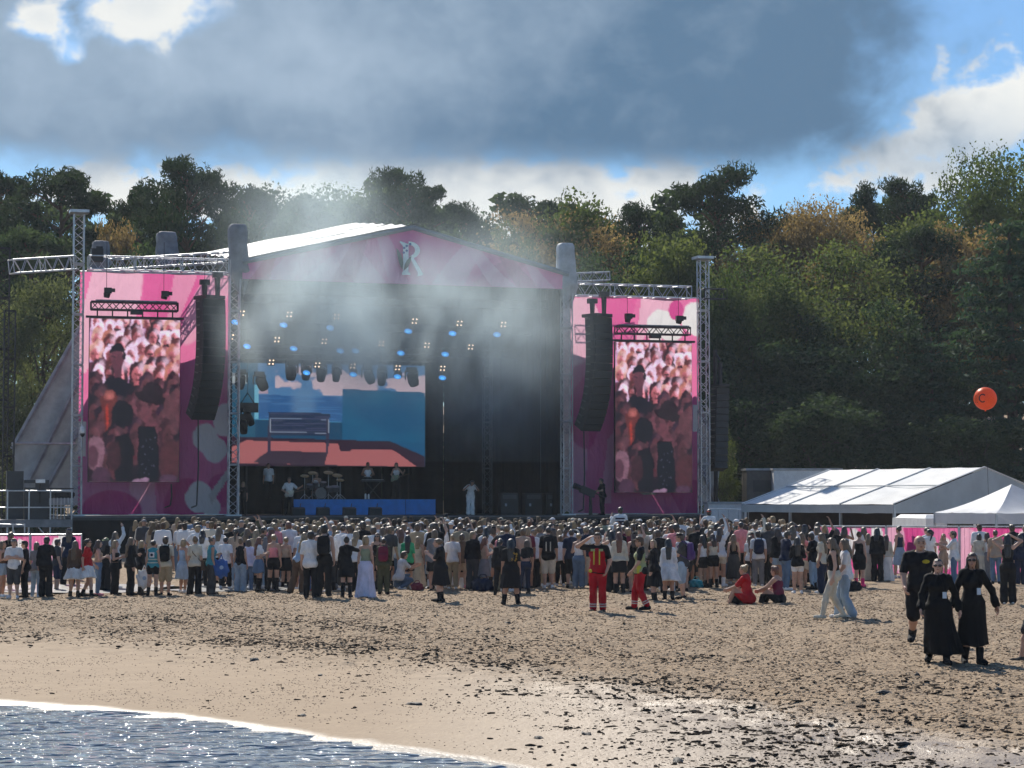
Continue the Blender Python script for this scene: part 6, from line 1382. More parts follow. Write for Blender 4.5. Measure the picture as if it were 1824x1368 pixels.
 (1400, 1051, 945, 70, 'phone', 'm', ('short', 'dark'), ('tee', 'navy'), ('slim', 'denim'), ('shoe', 'white'), 'man with sunglasses in navy polo and jeans turned sideways', 'the man in a navy polo', dict(glasses=True)),
 (1421, 1056, 955, 0, 'bent', 'f', ('xlong', 'dark'), ('jacket', 'black'), ('hot', 'white'), ('shoe', 'white'), 'dark haired woman in black jacket and white shorts', 'the woman in white shorts', {}),
 (1449, 1050, 948, 300, 'phone', 'm', ('short', 'dark'), ('tee', 'black'), ('slim', 'paledenim'), ('boot', 'black'), 'man in dark cap and black tee looking down', None, dict(hat=('front', 'darkgrey'))),
 (1465, 1057, 949, 300, 'stand', 'f', ('xlong', 'fair'), ('tee', 'cream'), ('wide', 'navy'), ('shoe', 'white'), 'fair long haired woman in cream tee and wide navy trousers', None, {}),
 (1486, 1101, 957, 272, 'stride', 'f', ('xlong', 'fair'), ('tank', 'black'), ('slim', 'cream'), ('shoe', 'cream'), 'striding woman with sunglasses, black top and cream jeans', 'the striding woman', dict(glasses=True, bag='black', face=False)),
 (1506, 1099, 958, 272, 'walk', 'm', ('long', 'fair'), ('tee', 'white'), ('wide', 'paledenim'), ('shoe', 'white'), 'person in white tee and pale jeans behind the striding woman', None, {}),
 (1531, 1046, 948, 20, 'stand', 'f', ('bun', 'brown'), ('tank', 'black'), ('shorts', 'black'), ('boot', 'hotpink'), 'woman in black playsuit and hot pink boots', 'the woman in pink boots', {}),
 (1547, 1035, 950, 10, 'stand', 'f', ('long', 'blonde'), ('tank', 'white'), ('maxi', 'cream'), ('shoe', 'white'), 'blonde woman in long cream skirt behind the pink boots', None, {}),
 (1579, 1034, 952, 5, 'stand', 'f', ('xlong', 'brown'), ('sweater', 'cream'), ('maxi', 'white'), ('shoe', 'cream'), 'brown haired woman in cream cardigan and long white skirt', 'the woman in a long white dress', {}),
 (1563, 1036, 940, 20, 'stand', 'f', ('long', 'black'), ('long', 'black'), ('wide', 'black'), ('ankle', 'black'), 'tall black haired person in all black before the fence', None, {}),
 (1602, 1030, 938, 320, 'relax', 'f', ('bun', 'dark'), ('tank', 'navy'), ('skirt', 'paledenim'), ('shoe', 'white'), 'tall woman in navy top and pale denim skirt', None, {}),
 (1625, 1028, 948, 0, 'stand', 'm', ('short', 'black'), ('tee', 'turq'), ('shorts', 'black'), ('shoe', 'white'), 'boy in turquoise tee and dark cap by the fence', 'the boy in turquoise', dict(hat=('back', 'navy'))),
 (1681, 1030, 952, 150, 'bent', 'f', ('long', 'blonde'), ('tank', 'beige'), ('shorts', 'beige'), ('shoe', 'cream'), 'blonde woman in beige playsuit talking to a man in white', None, {}),
 (1700, 1040, 942, 285, 'reach', 'm', ('short', 'dark'), ('loose', 'white'), ('trousers', 'denim'), ('shoe', 'white'), 'man in white shirt and beige cap stretching out an arm', 'the man stretching out an arm', dict(hat=('front', 'khaki'))),
 (1745, 1036, 955, 10, 'stand', 'f', ('bob', 'dark'), ('long', 'cream'), ('midi', 'cream'), ('shoe', 'white'), 'dark haired woman in cream blouse and skirt', None, {}),
 (1760, 1036, 950, 350, 'look', 'f', ('long', 'brown'), ('tank', 'white'), ('maxi', 'grey'), ('shoe', 'white'), 'woman in white top and long grey skirt by the pavilion', None, {}),
 (1774, 1040, 944, 0, 'stand', 'm', ('buzz', 'brown'), ('tee', 'beige'), ('slim', 'denim'), ('shoe', 'black'), 'man in beige tee and jeans behind the raised arms', None, {}),
 (1796, 1076, 952, 10, 'shade', 'f', ('xlong', 'black'), ('tank', 'black'), ('wide', 'black'), ('shoe', 'white'), 'woman in black jumpsuit with both hands at her head', 'the woman with raised hands', {}),
 (1818, 1040, 950, 0, 'stand', 'f', ('long', 'black'), ('jacket', 'navy'), ('wide', 'navy'), ('shoe', 'black'), 'dark haired woman in navy denim at the picture edge', None, {}),
]
PACKS = []
def pack_mesh():
    def fn():
        def f(P):
            q = np.abs((P - [0, -.205, 1.235]) / [.155, .085, .235]); d = ((q ** 4).sum(1) ** .25 - 1) * .085
            q2 = np.abs((P - [0, -.285, 1.14]) / [.115, .045, .11]); return smin(d, ((q2 ** 4).sum(1) ** .25 - 1) * .045, .012)
        return surf(f, (-.18, -.36, .97), (.18, -.08, 1.50), .014)
    return cached(('backpack',), fn)
def strap_mesh():
    def fn():
        A = []
        for s in (-1, 1): A += [('c', V3(s * .095, -.13, 1.42), V3(s * .10, -.01, 1.50), .017, .017), ('c', V3(s * .10, -.01, 1.50), V3(s * .12, .12, 1.36), .017, .017), ('c', V3(s * .12, .12, 1.36), V3(s * .165, .02, 1.12), .015, .013), ('c', V3(s * .165, .02, 1.12), V3(s * .12, -.14, 1.05), .013, .013)]
        return surf(lambda P: union(P, A, .01), *bounds(A), .0125)
    return cached(('strap',), fn)
def like(o, root): root.location = o.location; root.rotation_euler = o.rotation_euler; root.scale = o.scale; return root
def backpack(o, col, label, stripe=False):
    r = like(o, thing('backpack', label, 'backpack', group='backpacks worn in the crowd')); obj('bag', pack_mesh(), pcol(col), r, link_obj=True); obj('strap', strap_mesh(), pcol(col), r, link_obj=True)
    if stripe:
        for x in (-.07, .05): MB().box((x, -.335, 1.18), (.03, .01, .26)).build('pale_stripe', pcol('cream'), r)
def shoulder_bag(o, col, label, big=False):
    r = like(o, thing('shoulder_bag', label, 'bag', group='bags worn in the crowd')); z = .88
    mb = MB(); mb.box((.235 if not big else .24, .04, z), (.09, .26, .19 if not big else .30), taper=.88); mb.build('bag', pcol(col), r)
    MB().box((.285, .04, z + .03), (.012, .25, .11)).build('flap', pcol(col), r); MB().path([(.2, .10, z + .1), (.0, .15, 1.25), (-.12, .03, 1.49), (-.04, -.14, 1.25), (.2, -.04, z + .1)], .012, 5).build('strap', pcol(col), r)
PLACED = []
def place(px, foot, head): g = gnd(px, foot); H = at(px, head, g.y).z; return g, max(1.45, H)
for (px, foot, head, fc, ps, b, hair, top, bot, shoe, label, ref, kw) in KEYED:
    g, H = place(px, foot, head); kw = dict(kw); ex = {k: kw.pop(k) for k in ('pack', 'bag', 'stripe', 'medic', 'vest', 'flower', 'skirt2', 'sit') if k in kw}
    z = None
    if ex.get('sit'): H = 1.72
    if ps == 'crouch': H = 1.66
    o = person((g.x, g.y), fc, ps, b, H, hair, top, bot, shoe, label, G_FRONT, skin=random.choice((0, 0, 1, 2)), z=z, **kw)
    if ex.get('sit'): o.location.z -= .085 * (H / 1.725)
    PLACED.append((px, g.x, g.y, ref))
    nm = label.split(' with ')[0].split(' in ')[0]
    if 'pack' in ex: backpack(o, ex['pack'], '%s backpack on the back of the %s' % ({'black': 'black and white' if ex.get('stripe') else 'black'}.get(ex['pack'], ex['pack']), ' '.join(label.split(' with ')[0].split()[:9])), ex.get('stripe'))
    if 'bag' in ex: shoulder_bag(o, ex['bag'], '%s bag slung on the %s' % (ex['bag'], ' '.join(label.replace(',', '').split()[:8])), ex['bag'] == 'brown')
    J = joints(ps, b); sc = o.scale
    if ex.get('medic'):
        k = ex['medic']; obj('vest', top_mesh(ps, b, 'vest'), pcol('rescue' if k == 1 else 'hivis'), o, link_obj=True)
        if k == 1:
            for x in (-.055, .065): MB().box((x, .135, J['chs'][2] - .08), (.026, .03, .30)).build('reflective_strip', pcol('yellow'), o)
            MB().box((-.085, .125, J['chs'][2] + .085), (.09, .03, .05)).build('shoulder_patch', pcol('hivis'), o); MB().box((.09, .125, J['chs'][2] + .085), (.09, .03, .05)).build('shoulder_patch', pcol('hivis'), o)
            MB().box((-.11, .135, J['chs'][2] - .02), (.07, .03, .07)).box((.12, .135, J['chs'][2] - .03), (.07, .03, .08)).build('pocket', pcol((.42, .01, .02)), o)
            MB().lathe([(.155, -.03), (.165, 0), (.155, .03)], 18, (0, 0, J['pel'][2] + .07)).build('belt', pcol('black'), o); MB().lathe([(.035, -.02), (.04, 0), (.035, .02)], 10, (.14, .14, J['pel'][2] - .02), Matrix.Rotation(R(90), 3, 'X')).build('tape_roll', pcol('yellow'), o)
        else:
            MB().box((-.17, .05, J['pel'][2] + .03), (.05, .10, .18)).build('radio_pouch', pcol('yellow'), o); MB().box((0, -.13, J['chs'][2] - .02), (.22, .05, .03)).box((0, -.13, J['chs'][2] - .10), (.22, .05, .03)).build('reflective_strip', pcol('grey'), o)
        for kk in 'lr':
            an, kn = Vector(J[kk + 'an']), Vector(J[kk + 'kn'])
            for t in (.16, .28): MB().rod(an.lerp(kn, t), an.lerp(kn, t + .06), .082, 12, .083).build('reflective_band', pcol((.55, .52, .48)), o)
    if ex.get('vest'):
        MB().box((0, -.150, J['chs'][2] + .0), (.15, .03, .16)).build('back_badge', pcol('white'), o); MB().lathe([(.045, -.012), (.045, .012)], 14, (0, -.160, J['chs'][2]), Matrix.Rotation(R(90), 3, 'X')).build('badge_emblem', pcol('navy'), o)
        for dz in (-.14, -.24): MB().lathe([(.168, -.018), (.170, .018)], 20, (0, -.0, J['chs'][2] + dz)).build('reflective_strip', pcol((.5, .55, .48)), o)
    if ex.get('flower'):
        rgf = random.Random(4)
        for k in range(14): MB().lathe([(.022, -.01), (.015, .01)], 6, (rgf.uniform(.0, .15), -.145 - .01 * rgf.random(), J['chs'][2] + rgf.uniform(-.16, .1)), Matrix.Rotation(R(80), 3, 'X')).build('printed_flower', pcol((.45, .28, .05)), o)

# the three people walking up the beach, nearest the water, modelled finer
g, H = place(1640, 1146, 951); NEAR = []
o = person((g.x, g.y), 186, 'walk_a', 'm', H, None, ('loose', (.010, .010, .012)), ('longshorts', (.009, .009, .011)), ('ankle', (.02, .02, .022)), 'bald man in black tee and shorts walking toward the water', 'people walking along the beach', skin=0, bulk=1.13, fine=True); NEAR.append(o)
J = joints('walk_a', 'm'); MB().lathe([(.03, -.006), (.034, 0), (.02, .008)], 8, (-.07, .170, J['chs'][2] + .05), Matrix.Rotation(R(80), 3, 'X') @ Matrix.Scale(1.6, 3, (1, 0, 0))).build('chest_logo', pcol((.40, .34, .03)), o)
g, H = place(1672, 1181, 994)
o = person((g.x, g.y), 188, 'walk_c', 'f', H, ('buzz', 'dark'), ('jacket', (.006, .006, .007)), ('cloak', (.006, .006, .007)), ('boot', (.008, .008, .009)), 'woman with cropped hair, sunglasses and long black dress', 'people walking along the beach', skin=2, glasses=True, bulk=1.09, fine=True); NEAR.append(o)
def badge(o, ps, b, side, label):
    J = joints(ps, b); c = Vector(J['wst']); r = like(o, thing('pass_badge', label, 'badge', group='event passes'))
    MB().box((side, .165, c.z + .06), (.062, .012, .105)).build('card', pcol((.52, .60, .68)), r); MB().box((side, .158, c.z + .04), (.040, .012, .04)).build('card_print', pcol((.10, .25, .45)), r); MB().path([(side, .163, c.z + .11), (side * .6, .15, c.z + .30), (side * .3 + .05, .08, c.z + .46)], .005, 4).build('lanyard', pcol('black'), r)
badge(o, 'walk_c', 'f', -.09, 'white pass hanging on the woman with cropped hair')
r = like(o, thing('mobile_phone', 'black phone in the hand of the woman with cropped hair', 'phone')); w = Vector(joints('walk_c', 'f')['rwr']); MB().box((w.x - .02, w.y + .05, w.z - .10), (.016, .075, .15)).build('case', M_BLACK, r); MB().box((w.x - .029, w.y + .05, w.z - .10), (.003, .068, .14)).build('glass', M_SHADE, r)
g, H = place(1733, 1180, 982)
o = person((g.x, g.y), 176, 'walk_b', 'f', H, ('long', 'brown'), ('jacket', (.007, .007, .008)), ('midib', (.006, .006, .007)), ('boot', (.008, .008, .009)), 'long haired woman with sunglasses in black dress and black boots', 'people walking along the beach', skin=1, glasses=True, fine=True); NEAR.append(o)
badge(o, 'walk_b', 'f', -.06, 'white pass hanging on the long haired woman in black')
# lone sandalled foot entering at the edge: the leg of somebody walking in
g, H = place(1836, 1174, 978)
person((g.x + .10, g.y), 270, 'stride', 'm', 1.78, ('short', 'dark'), ('tee', 'darkgrey'), ('longshorts', 'darkgrey'), ('shoe', (.05, .045, .04)), 'walker of whom only a dark sandal enters the picture', 'people walking along the beach', fine=False)

# things on the sand among the people
def blob_bag(px, py, s, col, label, name='bag', cat='bag'):
    g = gnd(px, py); z = float(ground_z(np.array(g.x), np.array(g.y)))
    def fn():
        def f(P): q = np.abs(P / [.25, .16, .17]); return ((q ** 2.6).sum(1) ** (1 / 2.6) - 1) * .15 + .015 * np.sin(P[:, 0] * 31) * np.sin(P[:, 2] * 25 + P[:, 1] * 14)
        return surf(f, (-.3, -.2, -.2), (.3, .2, .2), .02)
    r = thing(name, label, cat, (g.x, g.y, z + .12 * s), random.uniform(-.4, .4), 'bags set down on the sand'); r.scale = (s, s, s); obj('bag', cached(('groundbag',), fn), pcol(col), r, link_obj=True); MB().path([(-.12, 0, .14), (-.06, .02, .25), (.06, .02, .25), (.12, 0, .14)], .014, 5).build('handle', pcol(col), r)
blob_bag(1318, 1074, 1.05, 'black', 'black bag on the sand before the woman in red'); blob_bag(743, 1052, .7, 'maroon', 'small dark red bag on the sand beside the woman in green'); blob_bag(860, 1052, 1.25, 'navy', 'navy rucksack standing on the sand in the front row'); blob_bag(1240, 1048, .8, 'teal', 'teal bag on the sand beside the women in black shorts'); blob_bag(668, 1044, .9, 'white', 'pale bag on the ground between the hugging friends'); blob_bag(1122, 1048, 1.1, 'black', 'black holdall on the sand behind the cream sweater'); blob_bag(1520, 1052, .9, 'black', 'black bag at the heel of the pink boots'); blob_bag(590, 1050, .8, 'grey', 'grey bag on the ground behind the tall man')
g = gnd(1337, 1074); r = thing('water_bottle', 'small clear bottle on the sand between the sitting pair', 'bottle', (g.x, g.y, float(ground_z(np.array(g.x), np.array(g.y))))); MB().lathe([(.03, 0), (.034, .02), (.034, .16), (.015, .20), (.014, .22)], 12).build('bottle', pm('clear_bottle', (.6, .65, .66), rough=.1, var=.05), r, True); MB().lathe([(.017, .22), (.017, .245)], 10).build('cap', M_WHITE, r)
def plastic_bag(px, py, label, col, d):
    p = at(px, py, d); r = thing('carrier_bag', label, 'bag', p)
    def fn(): return surf(lambda P: np.maximum(((np.abs(P / [.20, .10, .26]) ** 2.4).sum(1) ** (1 / 2.4) - 1) * .1 + .014 * np.sin(P[:, 0] * 37 + 5 * P[:, 2]) * np.sin(P[:, 2] * 19), P[:, 2] - .24), (-.24, -.14, -.30), (.24, .14, .28), .018)
    obj('bag', cached(('carrier',), fn), pcol(col), r, link_obj=True); MB().path([(-.06, 0, .2), (0, 0, .36), (.06, 0, .2)], .012, 4).build('handle', pcol(col), r); MB().lathe([(.055, -.01), (.05, .01)], 12, (.02, -.105, .02), Matrix.Rotation(R(90), 3, 'X')).build('printed_mark', pcol('skyblue'), r)
plastic_bag(257, 1031, 'white carrier bag with blue mark held beside the teal vest', 'white', 57.6); plastic_bag(394, 1012, 'glittering blue bag held by the sideways steward', 'blue', 58.2)

# ------------------------------------------------------------------ the rest of the crowd
rc = random.Random(21); pts = [(a, b) for _, a, b, _ in PLACED]
def lim(d): return (np.interp(d, [59, 64, 72, 90], [405, 385, 260, 235]), np.interp(d, [59, 66, 74, 90], [1445, 1440, 1400, 1340]))
cand = []
keyp = [(a, b) for _, a, b, _ in PLACED]
def hides(x, d): return any(abs(x * kd / d - kx) < .40 and d < kd + .35 for kx, kd in keyp)
for k in range(60000):
    d = 59.2 + 27 * rc.random() ** .9; a, b = lim(d); px = rc.uniform(a, b)
    if px < 430 and rc.random() < .75: continue
    x = (px - 912) / FPX * d
    if hides(x, d): continue
    if all((x - u_) ** 2 + ((d - w_) * 1.0) ** 2 > .62 ** 2 for u_, w_ in pts): pts.append((x, d)); cand.append((d, px, x))
    if len(cand) > 760: break
for px in range(1448, 1824, 6):                        # thin row by the pink fence
    d = rc.uniform(61.5, 69.0); x = (px + rc.uniform(-5, 5) - 912) / FPX * d
    if rc.random() < .8 and not hides(x, d) and all((x - u_) ** 2 + (d - w_) ** 2 > .5 ** 2 for u_, w_ in pts): pts.append((x, d)); cand.append((d, px, x))
for px in range(20, 400, 26):
    d = rc.uniform(60.5, 64.5); x = (px + rc.uniform(-8, 8) - 912) / FPX * d
    if rc.random() < .55 and not hides(x, d) and all((x - u_) ** 2 + (d - w_) ** 2 > .5 ** 2 for u_, w_ in pts): pts.append((x, d)); cand.append((d, px, x))
cand.sort(); NIND = 205
TOPN = {'tee': 'tee', 'tank': 'sleeveless top', 'long': 'long sleeved shirt', 'jacket': 'jacket'}
HN = {'long': 'long %s hair', 'short': 'short %s hair', 'bun': '%s hair in a bun', 'pony': '%s ponytail', 'bob': '%s bobbed hair', 'buzz': 'cropped %s hair'}
TC = ['black'] * 12 + ['white'] * 12 + ['cream'] * 4 + ['navy'] * 4 + ['darkgrey'] * 3 + ['grey', 'grey', 'beige', 'skyblue', 'denim', 'brown', 'brown', 'olive', 'pink', 'khaki', 'maroon', 'sage']
TCN = {'skyblue': 'pale blue', 'darkgrey': 'dark grey', 'paledenim': 'pale denim'}
HC = ['dark'] * 6 + ['brown'] * 8 + ['fair'] * 7 + ['blonde'] * 5 + ['black'] * 2 + ['red']
used = {o.get('label') for o in bpy.data.objects}
refs = [(px, x, y, r_) for px, x, y, r_ in PLACED if r_]
rest = []
for i, (d, px, x) in enumerate(cand):
    if i >= NIND: rest.append((x, d)); continue
    nr = sorted(refs, key=lambda q: abs(q[0] - px))[:5]; ok = False
    for t in range(60):
        b = 'f' if rc.random() < .68 else 'm'; hk = rc.choice(('long', 'long', 'long', 'bun', 'pony', 'bob') if b == 'f' else ('short', 'short', 'buzz')); hc = rc.choice(HC); tk = rc.choice(('tee', 'tank', 'long', 'jacket', 'tee') if b == 'f' else ('tee', 'tee', 'long', 'jacket')); tcx = rc.choice(TC); hat = rc.random() < .13; hcol = rc.choice(('black', 'cream', 'grey', 'navy'))
        rf = nr[min(len(nr) - 1, int(t / 14))]; side = 'behind' if d > rf[2] + .3 else 'beside'
        lab = '%s %s, %s %s, %s %s' % ('woman with' if b == 'f' else 'man with', (hcol + ' cap') if hat else HN[hk] % hc, TCN.get(tcx, tcx), TOPN[tk], side, rf[3])
        if lab not in used and len(lab.split()) <= 16: used.add(lab); ok = True; break
    ps = rc.choice(('stand', 'stand', 'relax', 'relax', 'phone', 'look', 'look_l', 'film', 'hips', 'raise', 'bent', 'lean')); H = rc.gauss(1.68, .05) if b == 'f' else rc.gauss(1.79, .05)
    bk = rc.choice(('slim', 'mini', 'hot', 'wide') if b == 'f' else ('slim', 'longshorts')); bc = rc.choice(['black'] * 5 + ['denim', 'paledenim', 'darkgrey', 'cream', 'khaki'])
    person((x, d), rc.gauss(0, 22), ps, b, H, (hk, hc), (tk, tcx), (bk, bc), (rc.choice(('shoe', 'boot')), rc.choice(('black', 'white', 'black'))), lab, G_CROWD, skin=rc.choice((0, 0, 1, 2, 3)), hat=('front', hcol) if hat else None, face=False, coarse=True)
# far part of the crowd: one mass
def far_crowd(P):
    T = {}
    for b in 'fm':
        J = joints('stand', b); tp = torso_p(J, b) + arm_p(J, b, 'l', .5, .02) + arm_p(J, b, 'r', .5, .02); lg = leg_p(J, b, 'l', .03, .03) + leg_p(J, b, 'r', .03, .03); sk = head_p(J, b)[:4] + arm_p(J, b, 'l') + arm_p(J, b, 'r')
        T[b, 'top'] = surf(lambda Q: np.maximum(union(Q, tp, .04, .02), .86 - Q[:, 2]), *bounds(tp, .02), .040); T[b, 'leg'] = surf(lambda Q: union(Q, lg, .03), *bounds(lg), .06); T[b, 'skin'] = surf(lambda Q: union(Q, sk, .02), *bounds(sk), .034)
        for hk in ('long', 'short', 'bun', 'bob'):
            me = hair_mesh('stand', b, hk, .028); n = len(me.vertices); v = np.empty(n * 3, np.float32); me.vertices.foreach_get('co', v); f = np.empty(len(me.polygons) * 4, np.int32); me.loops.foreach_get('vertex_index', f); T[b, hk] = (v.reshape(-1, 3), f.reshape(-1, 4))
        me = cap_mesh('stand', b, 'front', .026); n = len(me.vertices); v = np.empty(n * 3, np.float32); me.vertices.foreach_get('co', v); f = np.empty(len(me.polygons) * 4, np.int32); me.loops.foreach_get('vertex_index', f); T[b, 'cap'] = (v.reshape(-1, 3), f.reshape(-1, 4))
    Vs, Fs, Cs, nb = [], [], [], 0
    for (x, d) in P:
        b = rc.choice('ffm'); H = (1.67 if b == 'f' else 1.78) + rc.gauss(0, .06); a = R(rc.gauss(0, 25)); c, s = math.cos(a) * H / 1.725, math.sin(a) * H / 1.725; gz = float(ground_z(np.array(x), np.array(d), False))
        hat = rc.random() < .15; parts = [('top', CC[rc.choice(TC)]), ('leg', CC[rc.choice(('black', 'denim', 'darkgrey'))]), ('skin', rc.choice(((.5, .3, .21), (.45, .26, .18), (.36, .2, .13)))), ('cap', CC[rc.choice(('black', 'cream', 'grey', 'white'))]) if hat else (rc.choice(('long', 'long', 'bun', 'bob') if b == 'f' else ('short',)), HAIRC[rc.choice(HC)])]
        for k, col in parts:
            V, F = T[b, k]; W = np.stack([V[:, 0] * c - V[:, 1] * s + x, V[:, 0] * s + V[:, 1] * c + d, V[:, 2] * H / 1.725 + gz], 1); Vs.append(W); Fs.append(F + nb); nb += len(V); Cs.append(np.tile(col, (len(V), 1)))
    me = np_mesh('crowd', np.concatenate(Vs), np.concatenate(Fs)); point_colors(me, np.concatenate(Cs))
    m, nt, bs, out = new_mat('crowd_clothes'); a = nd(nt, 'ShaderNodeVertexColor', layer_name='paint'); nt.links.new(a.outputs[0], bs.inputs['Base Color']); bs.inputs['Roughness'].default_value = .75
    tag(obj('crowd', me, m), 'dense far part of the audience right up to the stage', None, None, 'stuff')
far_crowd(rest)
# raised arms, one person on shoulders
for px, py, d, lab in ((1105, 940, 74, 'fan in striped black and white shirt sitting on shoulders above the crowd'), (1263, 942, 78, 'fan in white tee and red neckerchief on shoulders near the white cabins')):
    p = at(px, 905 if px < 1200 else 909, d); st = px < 1200
    o = person((p.x, d), 10, 'shoulders', 'm', 1.75, ('short', 'dark'), ('long' if st else 'tee', 'white'), ('slim', 'black'), ('shoe', 'white'), lab, G_CROWD, z=p.z - 1.72, hat=('back', 'black' if st else 'red'))
    J = joints('shoulders', 'm')
    if st:
        for k in range(5): MB().lathe([(.172, -.025), (.176, 0), (.172, .025)], 20, (0, 0, J['pel'][2] + .02 + k * .10)).build('dark_stripe', pcol((.03, .02, .05)), o)
    person((p.x, d - .05), 0, 'stand', 'm', 1.80, ('short', 'brown'), ('tee', 'black'), ('slim', 'denim'), ('shoe', 'black'), 'person carrying the fan in ' + ('stripes' if st else 'white with red neckerchief') + ' on the shoulders', G_CROWD)
for px, d, lab in ((768, 71, 'fan with one bare arm stretched up below the blue riser'), (826, 69, 'fan with raised arm in front of the singer in white'), (1190, 73, 'fan with raised hand before the tent side banner')):
    x = (px - 912) / FPX * d; person((x, d), 0, 'raise', 'f', 1.72, ('long', 'brown'), ('tank', 'black'), ('slim', 'denim'), ('shoe', 'white'), lab, G_CROWD)

# ------------------------------------------------------------------ on the stage
def on_stage(px, v, z, H, fc, ps, b, hair, top, bot, shoe, label, **kw):
    uu = uz(px, 890, v)[0]; p = S(uu, v); return person((p.x, p.y), fc, ps, b, H, hair, top, bot, shoe, label, G_STAGE, z=z, **kw)
def guitar(o, col, label):
    r = like(o, thing('guitar', label, 'guitar', group='guitars on stage')); rot = Matrix.Rotation(R(78), 3, 'Y') ; mb = MB(); mb.lathe([(.02, -.2), (.15, -.17), (.17, -.08), (.12, .02), (.14, .12), (.10, .19), (.02, .21)], 14, (0, 0, 0)); V = []
    for (x, y, z) in mb.v: q = Vector((z, y * .28 + .20, x)); V.append(((q.x * .97 + q.z * .2) * -1, q.y, q.z * .97 - q.x * .2 * -1 + 1.0))
    mb.v = V; mb.build('guitar_body', pcol(col), r, True); MB().rod((-.18, .21, 1.04), (-.78, .24, 1.20), .022, 6).build('neck', pcol('brown'), r); MB().box((-.84, .24, 1.215), (.14, .03, .07)).build('headstock', pcol('black'), r)
on_stage(478, 6.5, RZ, 1.80, 180, 'stand', 'm', ('short', 'dark'), ('tee', 'white'), ('slim', 'black'), ('shoe', 'black'), 'musician in white tee at the dark end of the riser')
o = on_stage(515, 2.6, DECK, 1.84, 170, 'guitar', 'm', ('short', 'dark'), ('tee', 'white'), ('trousers', 'black'), ('shoe', 'black'), 'guitarist in white shirt standing below the riser corner'); guitar(o, 'cream', 'pale guitar of the guitarist below the riser')
o = on_stage(564, 6.2, RZ, 1.75, 180, 'drum', 'm', ('short', 'brown'), ('tank', 'white'), ('longshorts', 'black'), ('shoe', 'black'), 'drummer in white top behind the drum kit')
on_stage(655, 5.2, RZ, 1.86, 175, 'keys', 'm', ('short', 'black'), ('tank', 'white'), ('slim', 'black'), ('shoe', 'black'), 'keyboard player in white vest on the blue riser', skin=3)
o = on_stage(706, 5.0, RZ, 1.84, 200, 'guitar', 'f', ('bob', 'brown'), ('tank', 'white'), ('wide', 'black'), ('shoe', 'black'), 'bass player in white vest at the end of the blue riser'); guitar(o, 'sage', 'sage green bass guitar on the blue riser')
on_stage(838, 1.6, DECK, 1.80, 165, 'bow', 'm', ('curly', 'black'), ('loose', 'white'), ('wide', 'white'), ('shoe', 'white'), 'singer in white suit bending forward at the stage front', skin=3)
on_stage(941, 8, DECK, 1.82, 180, 'cross', 'm', ('short', 'fair'), ('tee', 'black'), ('slim', 'black'), ('shoe', 'black'), 'crew member in black with folded arms in the dark of the stage', hat=('front', 'brown'))
on_stage(1073, -.3, DECK, 1.80, 250, 'keys', 'm', ('short', 'dark'), ('tee', 'black'), ('slim', 'black'), ('shoe', 'black'), 'camera operator in black before the tent side banner')
on_stage(433, 1.6, DECK, 1.62, 185, 'stand', 'f', ('long', 'blonde'), ('tee', 'black'), ('slim', 'black'), ('shoe', 'black'), 'blonde crew member in black beside the stage tower')
# keyboard
p = S(uz(664, 890, 4.6)[0], 4.6, RZ); r = thing('keyboard', 'black stage keyboard on a stand on the riser', 'keyboard', p, YAW); MB().box((0, 0, .92), (1.2, .32, .09)).build('body', M_BLACK, r); MB().box((0, .05, .97), (1.1, .14, .015)).build('key_bed', M_WHITE, r); MB().rod((-.4, 0, 0), (.4, 0, .88), .025).rod((.4, 0, 0), (-.4, 0, .88), .025).build('stand', M_BTRUSS, r)
r2 = thing('water_bottle', 'two pale bottles side by side at the front of the riser', 'bottle', S(uz(651, 889, 4.2)[0], 4.2, RZ), YAW); MB().lathe([(.05, 0), (.05, .22), (.02, .28)], 10).build('bottle', M_WHITE, r2); MB().lathe([(.05, 0), (.05, .2), (.02, .26)], 10, (.16, 0, 0)).build('bottle', M_WHITE, r2)
# drum kit
p = S(uz(570, 889, 5.0)[0], 5.0, RZ); r = thing('drum_kit', 'drum kit with brass cymbals on the blue riser', 'drum kit', p, YAW); rx = Matrix.Rotation(R(90), 3, 'X'); DR = pm('drum_shell', (.10, .10, .11), rough=.3, metal=.4); CYM = pm('brass_cymbal', (.55, .42, .18), rough=.3, metal=.9)
MB().lathe([(.28, -.22), (.29, -.2), (.29, .2), (.28, .22)], 20, (0, 0, .30), rx).build('bass_drum', DR, r)
for x, z, s in ((-.22, .72, .15), (.18, .74, .16), (.48, .50, .20), (-.5, .62, .18), (.78, .52, .22)): MB().lathe([(s, -.12), (s * 1.03, -.1), (s * 1.03, .1), (s, .12)], 16, (x, .1, z), Matrix.Rotation(R(18), 3, 'X')).build('tom_drum', DR, r)
for x, z, s in ((-.75, 1.15, .22), (-.35, 1.30, .24), (.45, 1.32, .25), (.9, 1.18, .26), (1.05, .95, .2)): MB().lathe([(.02, .03), (s * .3, .015), (s, 0), (s, -.006)], 18, (x, .15, z), Matrix.Rotation(R(22), 3, 'X')).build('cymbal', CYM, r); MB().rod((x, .15, 0), (x, .15, z), .014).rod((x, .15, .25), (x - .25, 0, 0), .012).rod((x, .15, .25), (x + .25, 0, 0), .012).build('cymbal_stand', M_ALU, r)
